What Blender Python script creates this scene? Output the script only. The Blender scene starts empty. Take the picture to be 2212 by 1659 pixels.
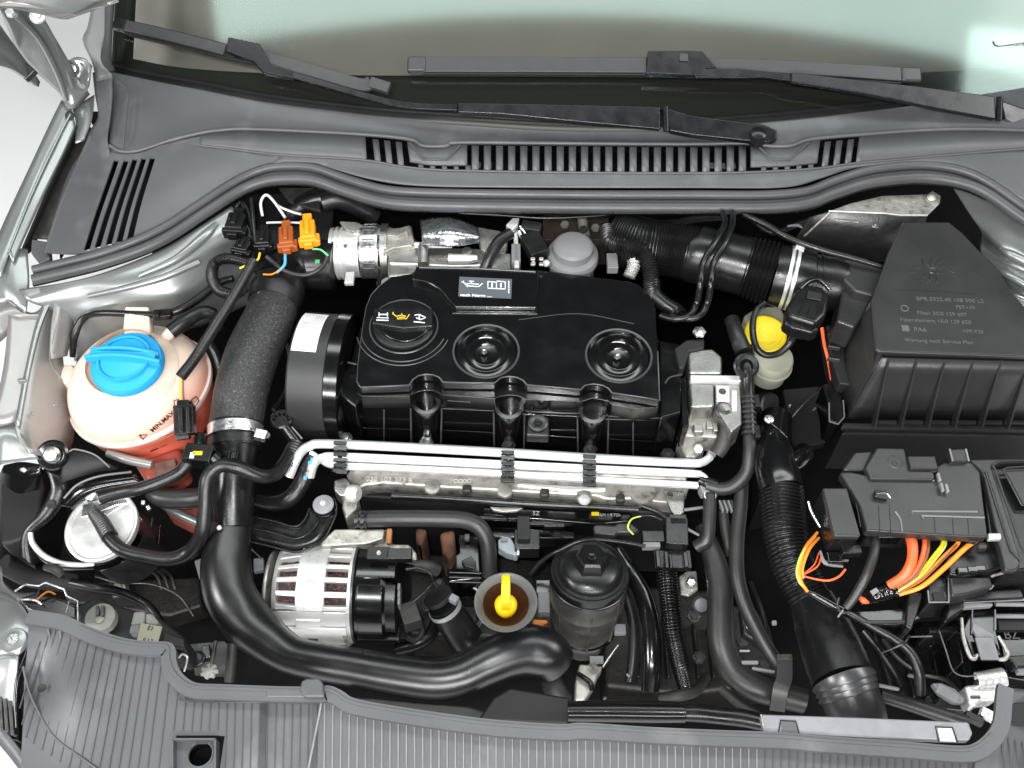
import bpy, bmesh, math, random
from math import pi, sin, cos, tan, radians as R
from mathutils import Vector as V, Matrix
random.seed(7)
scene = bpy.context.scene
col = scene.collection

# ------------------------------------------------------------------ camera
TH = R(55); CAM = V((0, -0.75, 1.10)); HF = R(54)
cd = bpy.data.cameras.new("camera"); cam = bpy.data.objects.new("camera", cd); col.objects.link(cam)
cam.location = CAM; cam.rotation_euler = (R(90) - TH, 0, 0)
cd.sensor_width = 36; cd.angle = HF; cd.clip_start = 0.02; cd.clip_end = 60
scene.camera = cam
# ------------------------------------------------------------------ world (plain studio surroundings) and lamps
w = bpy.data.worlds.new("World"); scene.world = w; w.use_nodes = True
bg = w.node_tree.nodes['Background']; bg.inputs[0].default_value = (0.80, 0.87, 0.95, 1); bg.inputs[1].default_value = 0.055
def lamp(name, loc, target, sx, sy, power, color=(1, 1, 1)):
    l = bpy.data.lights.new(name, 'AREA'); l.shape = 'RECTANGLE'; l.size = sx; l.size_y = sy; l.energy = power; l.color = color
    o = bpy.data.objects.new(name, l); col.objects.link(o); o.location = loc
    o.rotation_euler = (V(target) - V(loc)).to_track_quat('-Z', 'Y').to_euler()
    return o
lamp("screen_reflection_light", (1.0, 0.95, 2.6), (1.0, 0.95, 0), 5.6, 0.60, 72, (0.93, 1.0, 0.97))  # added area light; its reflection makes the mint band in the windscreen
lamp("ceiling_lamp_front", (-0.3, -2.0, 2.4), (0, 0.0, 0), 2.2, 0.32, 66, (0.97, 0.99, 1.0))
lamp("front_highlight_fill", (0.1, -2.6, 1.35), (0, 0.1, 0), 3.0, 0.30, 105, (1.0, 0.99, 0.98))  # added fill light for highlights on pipes and front edges
lamp("left_fill_light", (-2.3, -0.9, 1.5), (-0.3, 0.1, -0.1), 0.9, 0.6, 52, (1.0, 0.99, 0.97))  # added fill light; whitens the floor and puts highlights on left flanks
lamp("side_lamp_right", (2.4, 0.3, 1.6), (0.4, 0.1, -0.1), 1.0, 0.8, 20, (1.0, 0.99, 0.97))
lamp("camera_flash", (-0.05, -0.74, 1.18), (0.0, 0.05, 0), 0.05, 0.03, 9.0, (1.0, 1.0, 1.0))
scene.view_settings.view_transform = 'Standard'; scene.view_settings.look = 'None'
scene.view_settings.exposure = 0.0; scene.view_settings.gamma = 1.0
scene.render.resolution_x = 1024; scene.render.resolution_y = 768
scene.cycles.max_bounces = 8

# ------------------------------------------------------------------ projection helpers: a photo position at a given real height
FPX = 1106 / tan(HF / 2)
KR = {'G0': (0, 0, 1.0), 'A': (0, 0, .3646), 'B': (717.2, 0, .3646), 'C': (1434.4, 0, .3646), 'D': (0, 535.7, .3646),
      'E': (604.9, 535.7, .4297), 'F': (1434.4, 518.5, .3646), 'G': (0, 1054.2, .3646), 'H': (518.5, 1054.2, .3646),
      'I': (1080.1, 1054.2, .3646), 'J': (1607.2, 950.5, .4272)}
cur = KR['G0']
def use(k):
    global cur
    cur = KR[k]
def gx(x, y): return cur[0] + x * cur[2], cur[1] + y * cur[2]
def ray(x, y):
    a, b = gx(x, y)
    dx = (a - 1106) / FPX; dy = (829.5 - b) / FPX
    return V((dx, cos(TH) + dy * sin(TH), -sin(TH) + dy * cos(TH)))
def P(x, y, z):
    d = ray(x, y); return CAM + d * ((z - CAM.z) / d.z)
def S(p):                       # metres per (current crop) pixel at a world point
    return (p - CAM).dot(V((0, cos(TH), -sin(TH)))) / FPX * cur[2]

# ------------------------------------------------------------------ object helpers
WL = {}
def link(o, wl, parent=None):
    col.objects.link(o); WL[o.name] = V(wl)
    if parent is not None:
        o.parent = parent; o.location = V(wl) - WL[parent.name]
    else: o.location = wl
def tag(o, label=None, cat=None, group=None, kind=None):
    if label: o['label'] = label
    if cat: o['category'] = cat
    if group: o['group'] = group
    if kind: o['kind'] = kind
    return o
def thing(name, label, cat, loc, group=None):
    o = bpy.data.objects.new(name, None); o.empty_display_size = .03; link(o, loc)
    return tag(o, label, cat, group)
def mk(name, vs, fs, m, parent=None, ang=35, bevel=0, seg=2, solid=0, sub=0):
    vs = [V(v) for v in vs]
    c = sum(vs, V()) / len(vs)
    me = bpy.data.meshes.new(name); me.from_pydata([v - c for v in vs], [], fs)
    bm = bmesh.new(); bm.from_mesh(me)
    bmesh.ops.remove_doubles(bm, verts=bm.verts, dist=1e-6)
    bmesh.ops.recalc_face_normals(bm, faces=bm.faces); bm.to_mesh(me); bm.free()
    me.materials.append(m)
    for p in me.polygons: p.use_smooth = True
    o = bpy.data.objects.new(name, me); link(o, c, parent)
    if solid:
        s = o.modifiers.new('solid', 'SOLIDIFY'); s.thickness = abs(solid); s.offset = -1 if solid > 0 else 1
    if bevel:
        b = o.modifiers.new('bevel', 'BEVEL'); b.width = bevel; b.segments = seg; b.limit_method = 'ANGLE'; b.angle_limit = R(32); b.harden_normals = True
    elif sub == 0:
        me.set_sharp_from_angle(angle=R(ang))
    if sub:
        s = o.modifiers.new('sub', 'SUBSURF'); s.levels = sub; s.render_levels = sub
    return o
def cr(pts, n, closed=False):
    """Catmull-Rom through the points, n samples per span"""
    pts = [tuple(p) for p in pts]; L = len(pts); out = []
    if L == 2 and not closed:
        return [tuple(pts[0][k] + (pts[1][k] - pts[0][k]) * i / n for k in range(len(pts[0]))) for i in range(n + 1)]
    spans = L if closed else L - 1
    for i in range(spans):
        if closed: p0, p1, p2, p3 = pts[i - 1], pts[i], pts[(i + 1) % L], pts[(i + 2) % L]
        else:
            p1, p2 = pts[i], pts[i + 1]
            p0 = pts[i - 1] if i else tuple(2 * a - b for a, b in zip(p1, p2))
            p3 = pts[i + 2] if i + 2 < L else tuple(2 * b - a for a, b in zip(p1, p2))
        for j in range(n):
            t = j / n
            out.append(tuple(.5 * (2 * b + (c - a) * t + (2 * a - 5 * b + 4 * c - d) * t * t + (3 * b - a - 3 * c + d) * t ** 3) for a, b, c, d in zip(p0, p1, p2, p3)))
    if not closed: out.append(pts[-1])
    return out
def resample(pts, n, smooth=True):
    q = cr(pts, 10) if smooth else [tuple(p) for p in pts]
    d = [0]
    for a, b in zip(q, q[1:]): d.append(d[-1] + math.dist(a[:3], b[:3]))
    out = []; j = 0
    for i in range(n):
        t = d[-1] * i / (n - 1)
        while j < len(d) - 2 and d[j + 1] < t: j += 1
        u = 0 if d[j + 1] == d[j] else (t - d[j]) / (d[j + 1] - d[j])
        out.append(tuple(a + (b - a) * u for a, b in zip(q[j], q[j + 1])))
    return out
def frames(pts, up=None):
    pts = [V(p) for p in pts]; T = []
    for i in range(len(pts)):
        a = pts[max(i - 1, 0)]; b = pts[min(i + 1, len(pts) - 1)]
        T.append((b - a).normalized())
    fr = []
    n = None
    for i, t in enumerate(T):
        if up is not None:
            u = V(up)
            n = (u - t * u.dot(t)).normalized()
        elif n is None:
            u = V((0, 0, 1)) if abs(t.z) < .9 else V((0, 1, 0))
            n = (u - t * u.dot(t)).normalized()
        else:
            n = (n - t * n.dot(t)).normalized()
        fr.append((t, n, t.cross(n)))
    return pts, fr
def sweep_mesh(pts, rad, prof, up=None, caps=True):
    """prof: closed 2D profile (side, up) scaled by rad[i]"""
    pts, fr = frames(pts, up); m = len(prof); vs = []; fs = []
    for p, (t, n, b), r in zip(pts, fr, rad):
        for (a, c) in prof: vs.append(p + b * a * r + n * c * r)
    for i in range(len(pts) - 1):
        for j in range(m):
            k = (j + 1) % m
            fs.append((i * m + j, i * m + k, (i + 1) * m + k, (i + 1) * m + j))
    if caps:
        fs.append(tuple(range(m))); fs.append(tuple((len(pts) - 1) * m + j for j in range(m)))
    return vs, fs
def circ(n): return [(cos(2 * pi * i / n), sin(2 * pi * i / n)) for i in range(n)]
def wpts(pts):
    """(x,y,z,r px) -> world (x,y,z,r m)"""
    out = []
    for p in pts:
        q = P(p[0], p[1], p[2]); out.append((q.x, q.y, q.z, p[3] * S(q)))
    return out
def tube(name, pts, m, parent=None, n=6, seg=14, rib=None, smooth=True, world=False, caps=True):
    w4 = pts if world else wpts(pts)
    if rib:
        pitch, amp = rib
        q = cr(w4, 12); Ls = sum(math.dist(a[:3], b[:3]) for a, b in zip(q, q[1:]))
        N = int(Ls / pitch) * 6 + 1
        q = resample(w4, N)
        q = [(a, b, c, r * (1 + amp * cos(2 * pi * i / 6))) for i, (a, b, c, r) in enumerate(q)]
    else: q = cr(w4, n) if smooth else w4
    vs, fs = sweep_mesh([a[:3] for a in q], [a[3] for a in q], circ(seg), caps=caps)
    return mk(name, vs, fs, m, parent, ang=60 if not rib else 80)
def bar(name, pts, wd, ht, m, parent=None, n=6, up=(0, 0, 1), bevel=.0008, smooth=True, world=False):
    """rectangular section swept along px path; pts (x,y,z[,scale]); wd, ht metres"""
    q = [(p if world else tuple(P(*p[:3])) + tuple(p[3:])) for p in pts]
    if smooth and len(q) > 2: q = cr(q, n)
    rad = [a[3] if len(a) > 3 else 1 for a in q]
    vs, fs = sweep_mesh([a[:3] for a in q], rad, [(-wd / 2, -ht / 2), (wd / 2, -ht / 2), (wd / 2, ht / 2), (-wd / 2, ht / 2)], up)
    return mk(name, vs, fs, m, parent, bevel=bevel)
def prism(name, poly, z0, dz, m, parent=None, bevel=.0015, seg=2, taper=0, smooth=0):
    """px polygon at height z0 (or own z per vertex) extruded down dz"""
    pts = [P(p[0], p[1], (p[2] if len(p) > 2 else z0)) for p in poly]
    if smooth: pts = [V(p) for p in cr(pts, smooth, True)]
    n = len(pts); c = sum(pts, V()) / n
    low = [V((p.x + (c.x - p.x) * -taper, p.y + (c.y - p.y) * -taper, p.z - dz)) for p in pts]
    fs = [tuple(range(n)), tuple(range(n, 2 * n))] + [(i, (i + 1) % n, n + (i + 1) % n, n + i) for i in range(n)]
    return mk(name, pts + low, fs, m, parent, bevel=bevel, seg=seg)
def lathe(name, c, prof, m, parent=None, axis=(0, 0, 1), seg=40, px=True, world=False, ang=35, a0=0, a1=2 * pi, cap=False):
    """prof [(r,h)] in px (scaled) or metres"""
    o = V(c) if (world or isinstance(c, V)) else P(*c); s = S(o) if px else 1
    ax = V(axis).normalized(); u = V((1, 0, 0)) if abs(ax.x) < .9 else V((0, 1, 0)); u = (u - ax * u.dot(ax)).normalized(); v = ax.cross(u)
    full = abs(a1 - a0 - 2 * pi) < 1e-6; k = seg if full else seg + 1
    vs = []; fs = []
    for (r, h) in prof:
        for i in range(k):
            a = a0 + (a1 - a0) * i / seg
            vs.append(o + ax * h * s + (u * cos(a) + v * sin(a)) * max(r, 1e-4) * s)
    for j in range(len(prof) - 1):
        for i in range(seg):
            i2 = (i + 1) % k
            fs.append((j * k + i, j * k + i2, (j + 1) * k + i2, (j + 1) * k + i))
    if full and cap:
        if prof[0][0] > 0: fs.append(tuple(range(k)))
        if prof[-1][0] > 0: fs.append(tuple((len(prof) - 1) * k + i for i in range(k)))
    return mk(name, vs, fs, m, parent, ang=ang)
def box(name, c, size, m, parent=None, rot=(0, 0, 0), bevel=.0015, world=False):
    o = V(c) if world else P(*c)
    M = Matrix.Rotation(R(rot[2]), 3, 'Z') @ Matrix.Rotation(R(rot[1]), 3, 'Y') @ Matrix.Rotation(R(rot[0]), 3, 'X')
    vs = [o + M @ V((x * size[0] / 2, y * size[1] / 2, z * size[2] / 2)) for x in (-1, 1) for y in (-1, 1) for z in (-1, 1)]
    fs = [(0, 1, 3, 2), (4, 5, 7, 6), (0, 1, 5, 4), (2, 3, 7, 6), (0, 2, 6, 4), (1, 3, 7, 5)]
    return mk(name, vs, fs, m, parent, bevel=bevel)
def loft(name, rails, m, parent=None, nu=60, nv=5, solid=.003, world=False, smooth=True, cross=True, ang=50):
    rs = [resample([tuple(p) if world else tuple(P(*p)) for p in r], nu, smooth) for r in rails]
    cols = [cr([r[i] for r in rs], nv) if cross else [r[i] for r in rs] for i in range(nu)]
    k = len(cols[0]); vs = [p for c in cols for p in c]
    fs = [(i * k + j, (i + 1) * k + j, (i + 1) * k + j + 1, i * k + j + 1) for i in range(nu - 1) for j in range(k - 1)]
    o = mk(name, vs, fs, m, parent, ang=ang)
    me = o.data
    up = sum((p.normal.z * p.area for p in me.polygons))
    if up < 0:
        me.flip_normals()
    if solid:
        s = o.modifiers.new('solid', 'SOLIDIFY'); s.thickness = solid; s.offset = -1
    return o
def cut(o, cutters):
    """boolean cut, applied at once; the cutters are removed"""
    for c in cutters:
        b = o.modifiers.new('cut', 'BOOLEAN'); b.operation = 'DIFFERENCE'; b.solver = 'EXACT'; b.object = c
    bpy.context.view_layer.update()
    dg = bpy.context.evaluated_depsgraph_get()
    me = bpy.data.meshes.new_from_object(o.evaluated_get(dg))
    o.modifiers.clear(); o.data = me
    for c in cutters:
        WL.pop(c.name, None); bpy.data.objects.remove(c)
    me.set_sharp_from_angle(angle=R(35))
    return o
def text(name, s, c, size, m, parent=None, rot=(0, 0, 0), depth=.0003, align='LEFT', bold=0, stretch=1.0, world=False):
    cu = bpy.data.curves.new(name, 'FONT'); cu.body = s; cu.size = size; cu.extrude = depth; cu.align_x = align; cu.offset = bold
    t = bpy.data.objects.new(name + '_tmp', cu); col.objects.link(t)
    bpy.context.view_layer.update()
    me = bpy.data.meshes.new_from_object(t.evaluated_get(bpy.context.evaluated_depsgraph_get()))
    bpy.data.objects.remove(t)
    me.materials.clear(); me.materials.append(m)
    M = Matrix.Rotation(R(rot[2]), 4, 'Z') @ Matrix.Rotation(R(rot[1]), 4, 'Y') @ Matrix.Rotation(R(rot[0]), 4, 'X') @ Matrix.Diagonal((stretch, 1, 1, 1))
    me.transform(M)
    o = bpy.data.objects.new(name, me); link(o, V(c) if world else P(*c), parent)
    return o
def copy_tree(o, delta, parent=None):
    c = o.copy(); col.objects.link(c)
    if parent is None: c.location = o.location + V(delta)
    else: c.parent = parent
    for ch in list(o.children): copy_tree(ch, delta, c)
    return c

# ------------------------------------------------------------------ materials
def mat(name, colr, rough=.5, metal=0.0, bump=0.0, bs=400., var=0.0, vs=20., rvar=0.0, coat=0.0, spec=.5, emit=None, sss=0, trans=0, alpha=1, wear=None, ior=1.5):
    m = bpy.data.materials.new(name); m.use_nodes = True; nt = m.node_tree; b = nt.nodes['Principled BSDF']
    c = tuple(colr) + (1,)
    b.inputs['Base Color'].default_value = c; b.inputs['Roughness'].default_value = rough; b.inputs['Metallic'].default_value = metal
    b.inputs['Specular IOR Level'].default_value = spec; b.inputs['Coat Weight'].default_value = coat; b.inputs['IOR'].default_value = ior
    if coat: b.inputs['Coat Roughness'].default_value = .08
    if sss: b.inputs['Subsurface Weight'].default_value = sss; b.inputs['Subsurface Radius'].default_value = (.03, .012, .008); b.inputs['Subsurface Scale'].default_value = 1
    if trans: b.inputs['Transmission Weight'].default_value = trans
    if alpha < 1: b.inputs['Alpha'].default_value = alpha
    if emit: b.inputs['Emission Color'].default_value = tuple(emit[0]) + (1,); b.inputs['Emission Strength'].default_value = emit[1]
    tc = nt.nodes.new('ShaderNodeTexCoord')
    geo = nt.nodes.new('ShaderNodeNewGeometry')
    def noise(scale, det=4):
        n = nt.nodes.new('ShaderNodeTexNoise'); n.inputs['Scale'].default_value = scale; n.inputs['Detail'].default_value = det
        nt.links.new(geo.outputs['Position'], n.inputs['Vector']); return n
    src = None
    if var:
        n = noise(vs); r = nt.nodes.new('ShaderNodeMapRange'); r.inputs['From Min'].default_value = .3; r.inputs['From Max'].default_value = .7
        r.inputs['To Min'].default_value = 1 - var; r.inputs['To Max'].default_value = 1 + var
        nt.links.new(n.outputs['Fac'], r.inputs['Value'])
        mx = nt.nodes.new('ShaderNodeVectorMath'); mx.operation = 'SCALE'; mx.inputs[0].default_value = colr
        nt.links.new(r.outputs['Result'], mx.inputs['Scale']); src = mx.outputs[0]
        nt.links.new(src, b.inputs['Base Color'])
    if wear:   # (colour, scale, threshold) patches of dust, oil or oxide
        n = noise(wear[1], 6); r = nt.nodes.new('ShaderNodeMapRange'); r.inputs['From Min'].default_value = wear[2]; r.inputs['From Max'].default_value = wear[2] + .18
        nt.links.new(n.outputs['Fac'], r.inputs['Value'])
        mx = nt.nodes.new('ShaderNodeMix'); mx.data_type = 'RGBA'; mx.inputs['B'].default_value = tuple(wear[0]) + (1,)
        if src: nt.links.new(src, mx.inputs['A'])
        else: mx.inputs['A'].default_value = c
        nt.links.new(r.outputs['Result'], mx.inputs['Factor']); nt.links.new(mx.outputs['Result'], b.inputs['Base Color'])
    if rvar:
        n = noise(vs * 1.7, 5); r = nt.nodes.new('ShaderNodeMapRange'); r.inputs['From Min'].default_value = .3; r.inputs['From Max'].default_value = .7
        r.inputs['To Min'].default_value = max(rough - rvar, .03); r.inputs['To Max'].default_value = rough + rvar
        nt.links.new(n.outputs['Fac'], r.inputs['Value']); nt.links.new(r.outputs['Result'], b.inputs['Roughness'])
    if bump:
        n = noise(bs, 3); bp = nt.nodes.new('ShaderNodeBump'); bp.inputs['Strength'].default_value = bump; bp.inputs['Distance'].default_value = .001
        nt.links.new(n.outputs['Fac'], bp.inputs['Height']); nt.links.new(bp.outputs['Normal'], b.inputs['Normal'])
    return m
M = dict(
    edge=mat('highlight_black_edge', (.045, .045, .047), .30, spec=.8),  # paler black for rims; the lit edge lines are put into the colour
    cowl=mat('grey_textured_plastic', (.076, .078, .085), .40, bump=.25, bs=1400, var=.10, vs=9, rvar=.08, wear=((.115, .115, .12), 14, .58)),
    cowl2=mat('grey_front_plastic', (.084, .086, .093), .38, bump=.25, bs=1400, var=.10, vs=10, rvar=.08, wear=((.14, .14, .145), 12, .58)),
    seal=mat('rubber_seal', (.060, .061, .064), .42, bump=.1, bs=900, var=.12, vs=18, rvar=.08),
    gloss=mat('gloss_black_plastic', (.004, .004, .0043), .17, bump=.035, bs=1100, rvar=.06, vs=16, spec=.55, coat=.3),
    black=mat('satin_black_plastic', (.0065, .0065, .007), .29, bump=.10, bs=1100, rvar=.09, vs=22, wear=((.02, .02, .02), 60, .66)),
    void=mat('deep_shade_black', (.0035, .0035, .0035), .85, spec=.1, bump=.3, bs=80, var=.4, vs=15),  # near-black for bay floor and recesses; their shade is put into the colour
    matt=mat('matt_black_plastic', (.008, .008, .008), .6, bump=.2, bs=900, var=.2, vs=40),
    pipe=mat('powder_black_pipe', (.006, .006, .007), .30, bump=.10, bs=1500, rvar=.03, spec=.8, vs=20),
    rubber=mat('black_rubber', (.009, .009, .0095), .34, bump=.15, bs=700, var=.2, vs=30, rvar=.08, wear=((.035, .034, .033), 50, .62)),
    rubberg=mat('dusty_rubber', (.019, .019, .0185), .40, bump=.2, bs=700, var=.2, vs=30, rvar=.06),
    dirty=mat('dusty_black_plastic', (.022, .021, .019), .55, bump=.3, bs=500, var=.3, vs=40, wear=((.045, .042, .036), 35, .57)),
    wiper=mat('wiper_black', (.008, .008, .010), .26, bump=.05, rvar=.06, vs=30),
    wblade=mat('wiper_blade_grey', (.042, .041, .044), .36, bump=.08, rvar=.08, vs=40),
    alu=mat('cast_aluminium', (.36, .355, .34), .36, metal=.92, bump=.6, bs=500, var=.15, vs=40, rvar=.1, wear=((.25, .23, .20), 55, .58)),
    alud=mat('dirty_cast_aluminium', (.43, .41, .375), .42, metal=.65, bump=.5, bs=330, var=.25, vs=60, rvar=.1, wear=((.12, .10, .08), 70, .55)),
    alub=mat('bright_aluminium', (.74, .74, .72), .38, metal=.6, bump=.2, bs=500, rvar=.08, vs=40),
    tubem=mat('bright_steel_tube', (.72, .73, .74), .22, metal=.55),
    steel=mat('zinc_steel', (.72, .73, .74), .28, metal=.95, rvar=.12, vs=90, bump=.15, bs=300),
    dark=mat('dark_steel', (.10, .10, .10), .4, metal=.8, bump=.3, bs=300, rvar=.1, vs=60),
    silver=mat('silver_paint', (.28, .295, .292), .31, metal=.6, coat=.35, bump=.02, bs=2000, var=.05, vs=5),
    silverin=mat('inner_silver_paint', (.30, .29, .28), .36, metal=.5, coat=.2, bump=.05, bs=300, var=.10, vs=9, wear=((.30, .28, .26), 20, .60)),
    tank=mat('milky_tank_plastic', (.92, .66, .54), .35, bump=.06, bs=120, sss=.35, var=.05, vs=14),
    tankred=mat('tank_filled_with_red_coolant', (.86, .22, .15), .33, bump=.06, bs=120, sss=.25, var=.10, vs=18),
    blue=mat('blue_cap', (.02, .32, .68), .40, bump=.05, bs=500, sss=.05),
    inkblue=mat('dark_blue_print', (.05, .12, .42), .5),
    yellow=mat('yellow_plastic', (.68, .52, .008), .42, bump=.05),
    dipy=mat('dipstick_yellow', (1.0, .55, .01), .35, sss=.1),
    orange=mat('orange_plastic', (.95, .30, .01), .38), orange2=mat('dim_orange_plastic', (.55, .16, .01), .5),
    brown=mat('brown_plastic', (.32, .075, .015), .38),
    white=mat('white_paper', (.80, .80, .80), .55), greyink=mat('grey_print', (.42, .42, .42), .6),
    blackink=mat('black_print', (.02, .012, .01), .6), cream=mat('cream_label', (.36, .34, .26), .55),
    iconw=mat('white_print', (.75, .77, .80), .5), icony=mat('yellow_print', (.75, .50, .04), .5), labelg=mat('slate_label', (.085, .095, .11), .4),
    translucent=mat('milky_reservoir', (.27, .27, .215), .35, sss=.2, var=.1, vs=30),
    copper=mat('copper_winding', (.012, .008, .007), .45, metal=.3, bump=.9, bs=700, wear=((.24, .06, .03), 330, .50)),
    red=mat('red_wire', (.95, .13, .04), .4), wyel=mat('yellow_wire', (.9, .62, .03), .4), wgrn=mat('green_wire', (.10, .55, .18), .4),
    wblu=mat('blue_wire', (.08, .35, .65), .4), wora=mat('orange_wire', (1.0, .28, .03), .4), wbrn=mat('brown_wire', (.20, .07, .03), .5), wlim=mat('lime_wire', (.50, .68, .10), .4),
    rust=mat('rusty_manifold', (.085, .036, .018), .8, bump=.8, bs=250, var=.5, vs=60),
    greypl=mat('grey_dome_plastic', (.15, .15, .155), .45, bump=.1, bs=800, var=.08, vs=25),
    dimple=mat('grey_fuse_plastic', (.026, .026, .0255), .33, bump=.15, bs=1200, var=.1, vs=12, rvar=.07),
    airbox=mat('airbox_plastic', (.025, .025, .0248), .32, bump=.12, bs=1500, var=.1, vs=10, rvar=.07),
    plateg=mat('grey_moulded_plate', (.20, .20, .215), .6, bump=.4, bs=800, var=.12, vs=50),
    funnel=mat('clear_grey_funnel', (.11, .115, .115), .32, alpha=.92),
    lampgrey=mat('pale_grey_plastic', (.28, .28, .255), .5, var=.12, vs=60),
    floor=mat('white_floor', (.92, .92, .92), .6, var=.02, vs=2),
    dash=mat('dashboard', (.42, .405, .37), .7, bump=.3, bs=600, var=.05, vs=8),
    frit=mat('ceramic_frit', (.040, .041, .033), .5),
    foil=mat('heat_foil', (.66, .70, .74), .22, metal=.95, bump=1.0, bs=140, rvar=.1, vs=60),
)

# the bottle plastic: milky above the fluid line, redder with the coolant and, painted in, on the shaded right side
m_ = M['tank']; nt = m_.node_tree; b = nt.nodes['Principled BSDF']
g = nt.nodes.new('ShaderNodeNewGeometry'); dt = nt.nodes.new('ShaderNodeVectorMath'); dt.operation = 'DOT_PRODUCT'; dt.inputs[1].default_value = (.30, -.22, -1.0)
nt.links.new(g.outputs['Position'], dt.inputs[0]); nz = nt.nodes.new('ShaderNodeTexNoise'); nz.inputs['Scale'].default_value = 16; nt.links.new(g.outputs['Position'], nz.inputs['Vector'])
ad = nt.nodes.new('ShaderNodeMath'); ad.operation = 'MULTIPLY_ADD'; ad.inputs[1].default_value = .03; nt.links.new(nz.outputs['Fac'], ad.inputs[0]); nt.links.new(dt.outputs['Value'], ad.inputs[2])
FLUID_NODE = (nt, ad, b)
# ================================================================== SETTING
use('G0')
fl = mk('floor', [(-6, -5, -.80), (6, -5, -.80), (6, 6, -.80), (-6, 6, -.80)], [(0, 1, 2, 3)], M['floor']); tag(fl, kind='structure')
q = [P(150, 640, -.42), P(2500, 480, -.42), P(2500, 1720, -.42), P(20, 1720, -.42)]
ub = mk('engine_bay_floor', [(-.86, -.62, -.50), (1.0, -.62, -.50), (1.0, .62, -.50), (-.86, .62, -.50)], [(0, 1, 2, 3)], M['void'], solid=.004); tag(ub, kind='structure')
fw = mk('firewall', [(-.70, .585, -.50), (1.0, .585, -.50), (1.0, .565, .0), (-.70, .565, .0)], [(0, 1, 2, 3)], M['void'], solid=.004); tag(fw, kind='structure')

# ================================================================== WINDSCREEN
ZB = .062; SL = tan(R(28))
_c = P(1250, 258, ZB); _l = P(238, 140, ZB)
XC = _c.x; Y0 = _c.y; KQ = (_l.y - _c.y) / (_l.x - XC) ** 2
def yb(X): return Y0 + KQ * (X - XC) ** 2
def G(x, y, h):                       # point of the sight line that lies h above the screen
    d = ray(x, y); lo, hi = .3, 4
    for _ in range(50):
        t = (lo + hi) / 2; q = CAM + d * t
        if q.z > ZB + SL * (q.y - yb(q.x)) + h: lo = t
        else: hi = t
    return tuple(CAM + d * lo)
use('G0')
R0 = [(228, 138, .066), (303, 157, .064), (437, 181, .062), (583, 209, .060), (766, 232, .058), (860, 241, .056), (1000, 250, .054), (1200, 262, .052), (1420, 264, .052), (1600, 254, .054), (1760, 240, .056), (1930, 220, .058), (2109, 197, .062), (2320, 165, .066)]
R0W = cr([G(x, y, -.004) for x, y, z in R0], 6)
FR = cr([G(x, y, -.006) for x, y in ((200, 108), (250, 118), (292, 128), (400, 147), (580, 158), (840, 163), (1250, 166), (1600, 168), (1850, 161), (1981, 157), (2212, 146), (2360, 138))], 6)
def tab(T, X, off):
    for a_, b_ in zip(T, T[1:]):
        if a_[0] <= X <= b_[0]:
            u = (X - a_[0]) / (b_[0] - a_[0]); return a_[1] + (b_[1] - a_[1]) * u - yb(X) + off
    e = T[0] if X < T[0][0] else T[-1]
    return e[1] - yb(e[0]) + off
def s_base(X): return tab(R0W, X, -.012)
def s_frit(X): return tab(FR, X, 0)
def screen_sheet(name, m, parent, s0, s1, dz, x0, x1, nx=60, ns=8, solid=.004, frit=None):
    vs = []; fs = []
    for i in range(nx + 1):
        X = x0 + (x1 - x0) * i / nx
        a0 = s0(X) if callable(s0) else s0; a1 = s1(X) if callable(s1) else s1
        for j in range(ns + 1):
            s = a0 + (a1 - a0) * j / ns
            vs.append((X, yb(X) + s, ZB + SL * s + dz - .05 * (s * s)))
    k = ns + 1
    for i in range(nx):
        for j in range(ns): fs.append((i * k + j, (i + 1) * k + j, (i + 1) * k + j + 1, i * k + j + 1))
    return mk(name, vs, fs, m, parent, solid=solid)
xl = P(238, 140, ZB).x; xr = P(2330, 175, ZB).x
ws = thing('windscreen', 'tinted curved windscreen glass above the grey cowl, with black band along its lower edge', 'windscreen', (XC, Y0, ZB))
gm = bpy.data.materials.new('screen_glass'); gm.use_nodes = True; nt = gm.node_tree; nt.nodes.clear()
out = nt.nodes.new('ShaderNodeOutputMaterial'); mx = nt.nodes.new('ShaderNodeMixShader'); tr = nt.nodes.new('ShaderNodeBsdfTransparent'); gl = nt.nodes.new('ShaderNodeBsdfGlossy'); fr_ = nt.nodes.new('ShaderNodeFresnel')
tr.inputs[0].default_value = (.72, .71, .685, 1); gl.inputs[0].default_value = (.70, .92, .86, 1); gl.inputs['Roughness'].default_value = .085; fr_.inputs[0].default_value = 1.75
nt.links.new(fr_.outputs[0], mx.inputs[0]); nt.links.new(tr.outputs[0], mx.inputs[1]); nt.links.new(gl.outputs[0], mx.inputs[2]); nt.links.new(mx.outputs[0], out.inputs[0])
screen_sheet('glass', gm, ws, s_base, .85, 0, xl, xr, ns=14, solid=0)
screen_sheet('black_band', M['frit'], ws, s_base, s_frit, -.006, xl, xr, nx=120, solid=.002)
bl = []
for s in range(12):
    X = xl + .004; bl.append(s / 11 * .8)
screen_sheet('side_band', M['frit'], ws, .0, .85, -.0055, xl, xl + .036, nx=2, ns=12, solid=.002)
dsh = screen_sheet('dashboard', M['dash'], None, .06, 1.1, -.10, xl - .02, xr + .02, ns=10, solid=.01)
dsh.location.z -= .0
tag(dsh, 'dull grey dashboard seen dimly through the windscreen', 'dashboard')
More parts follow.
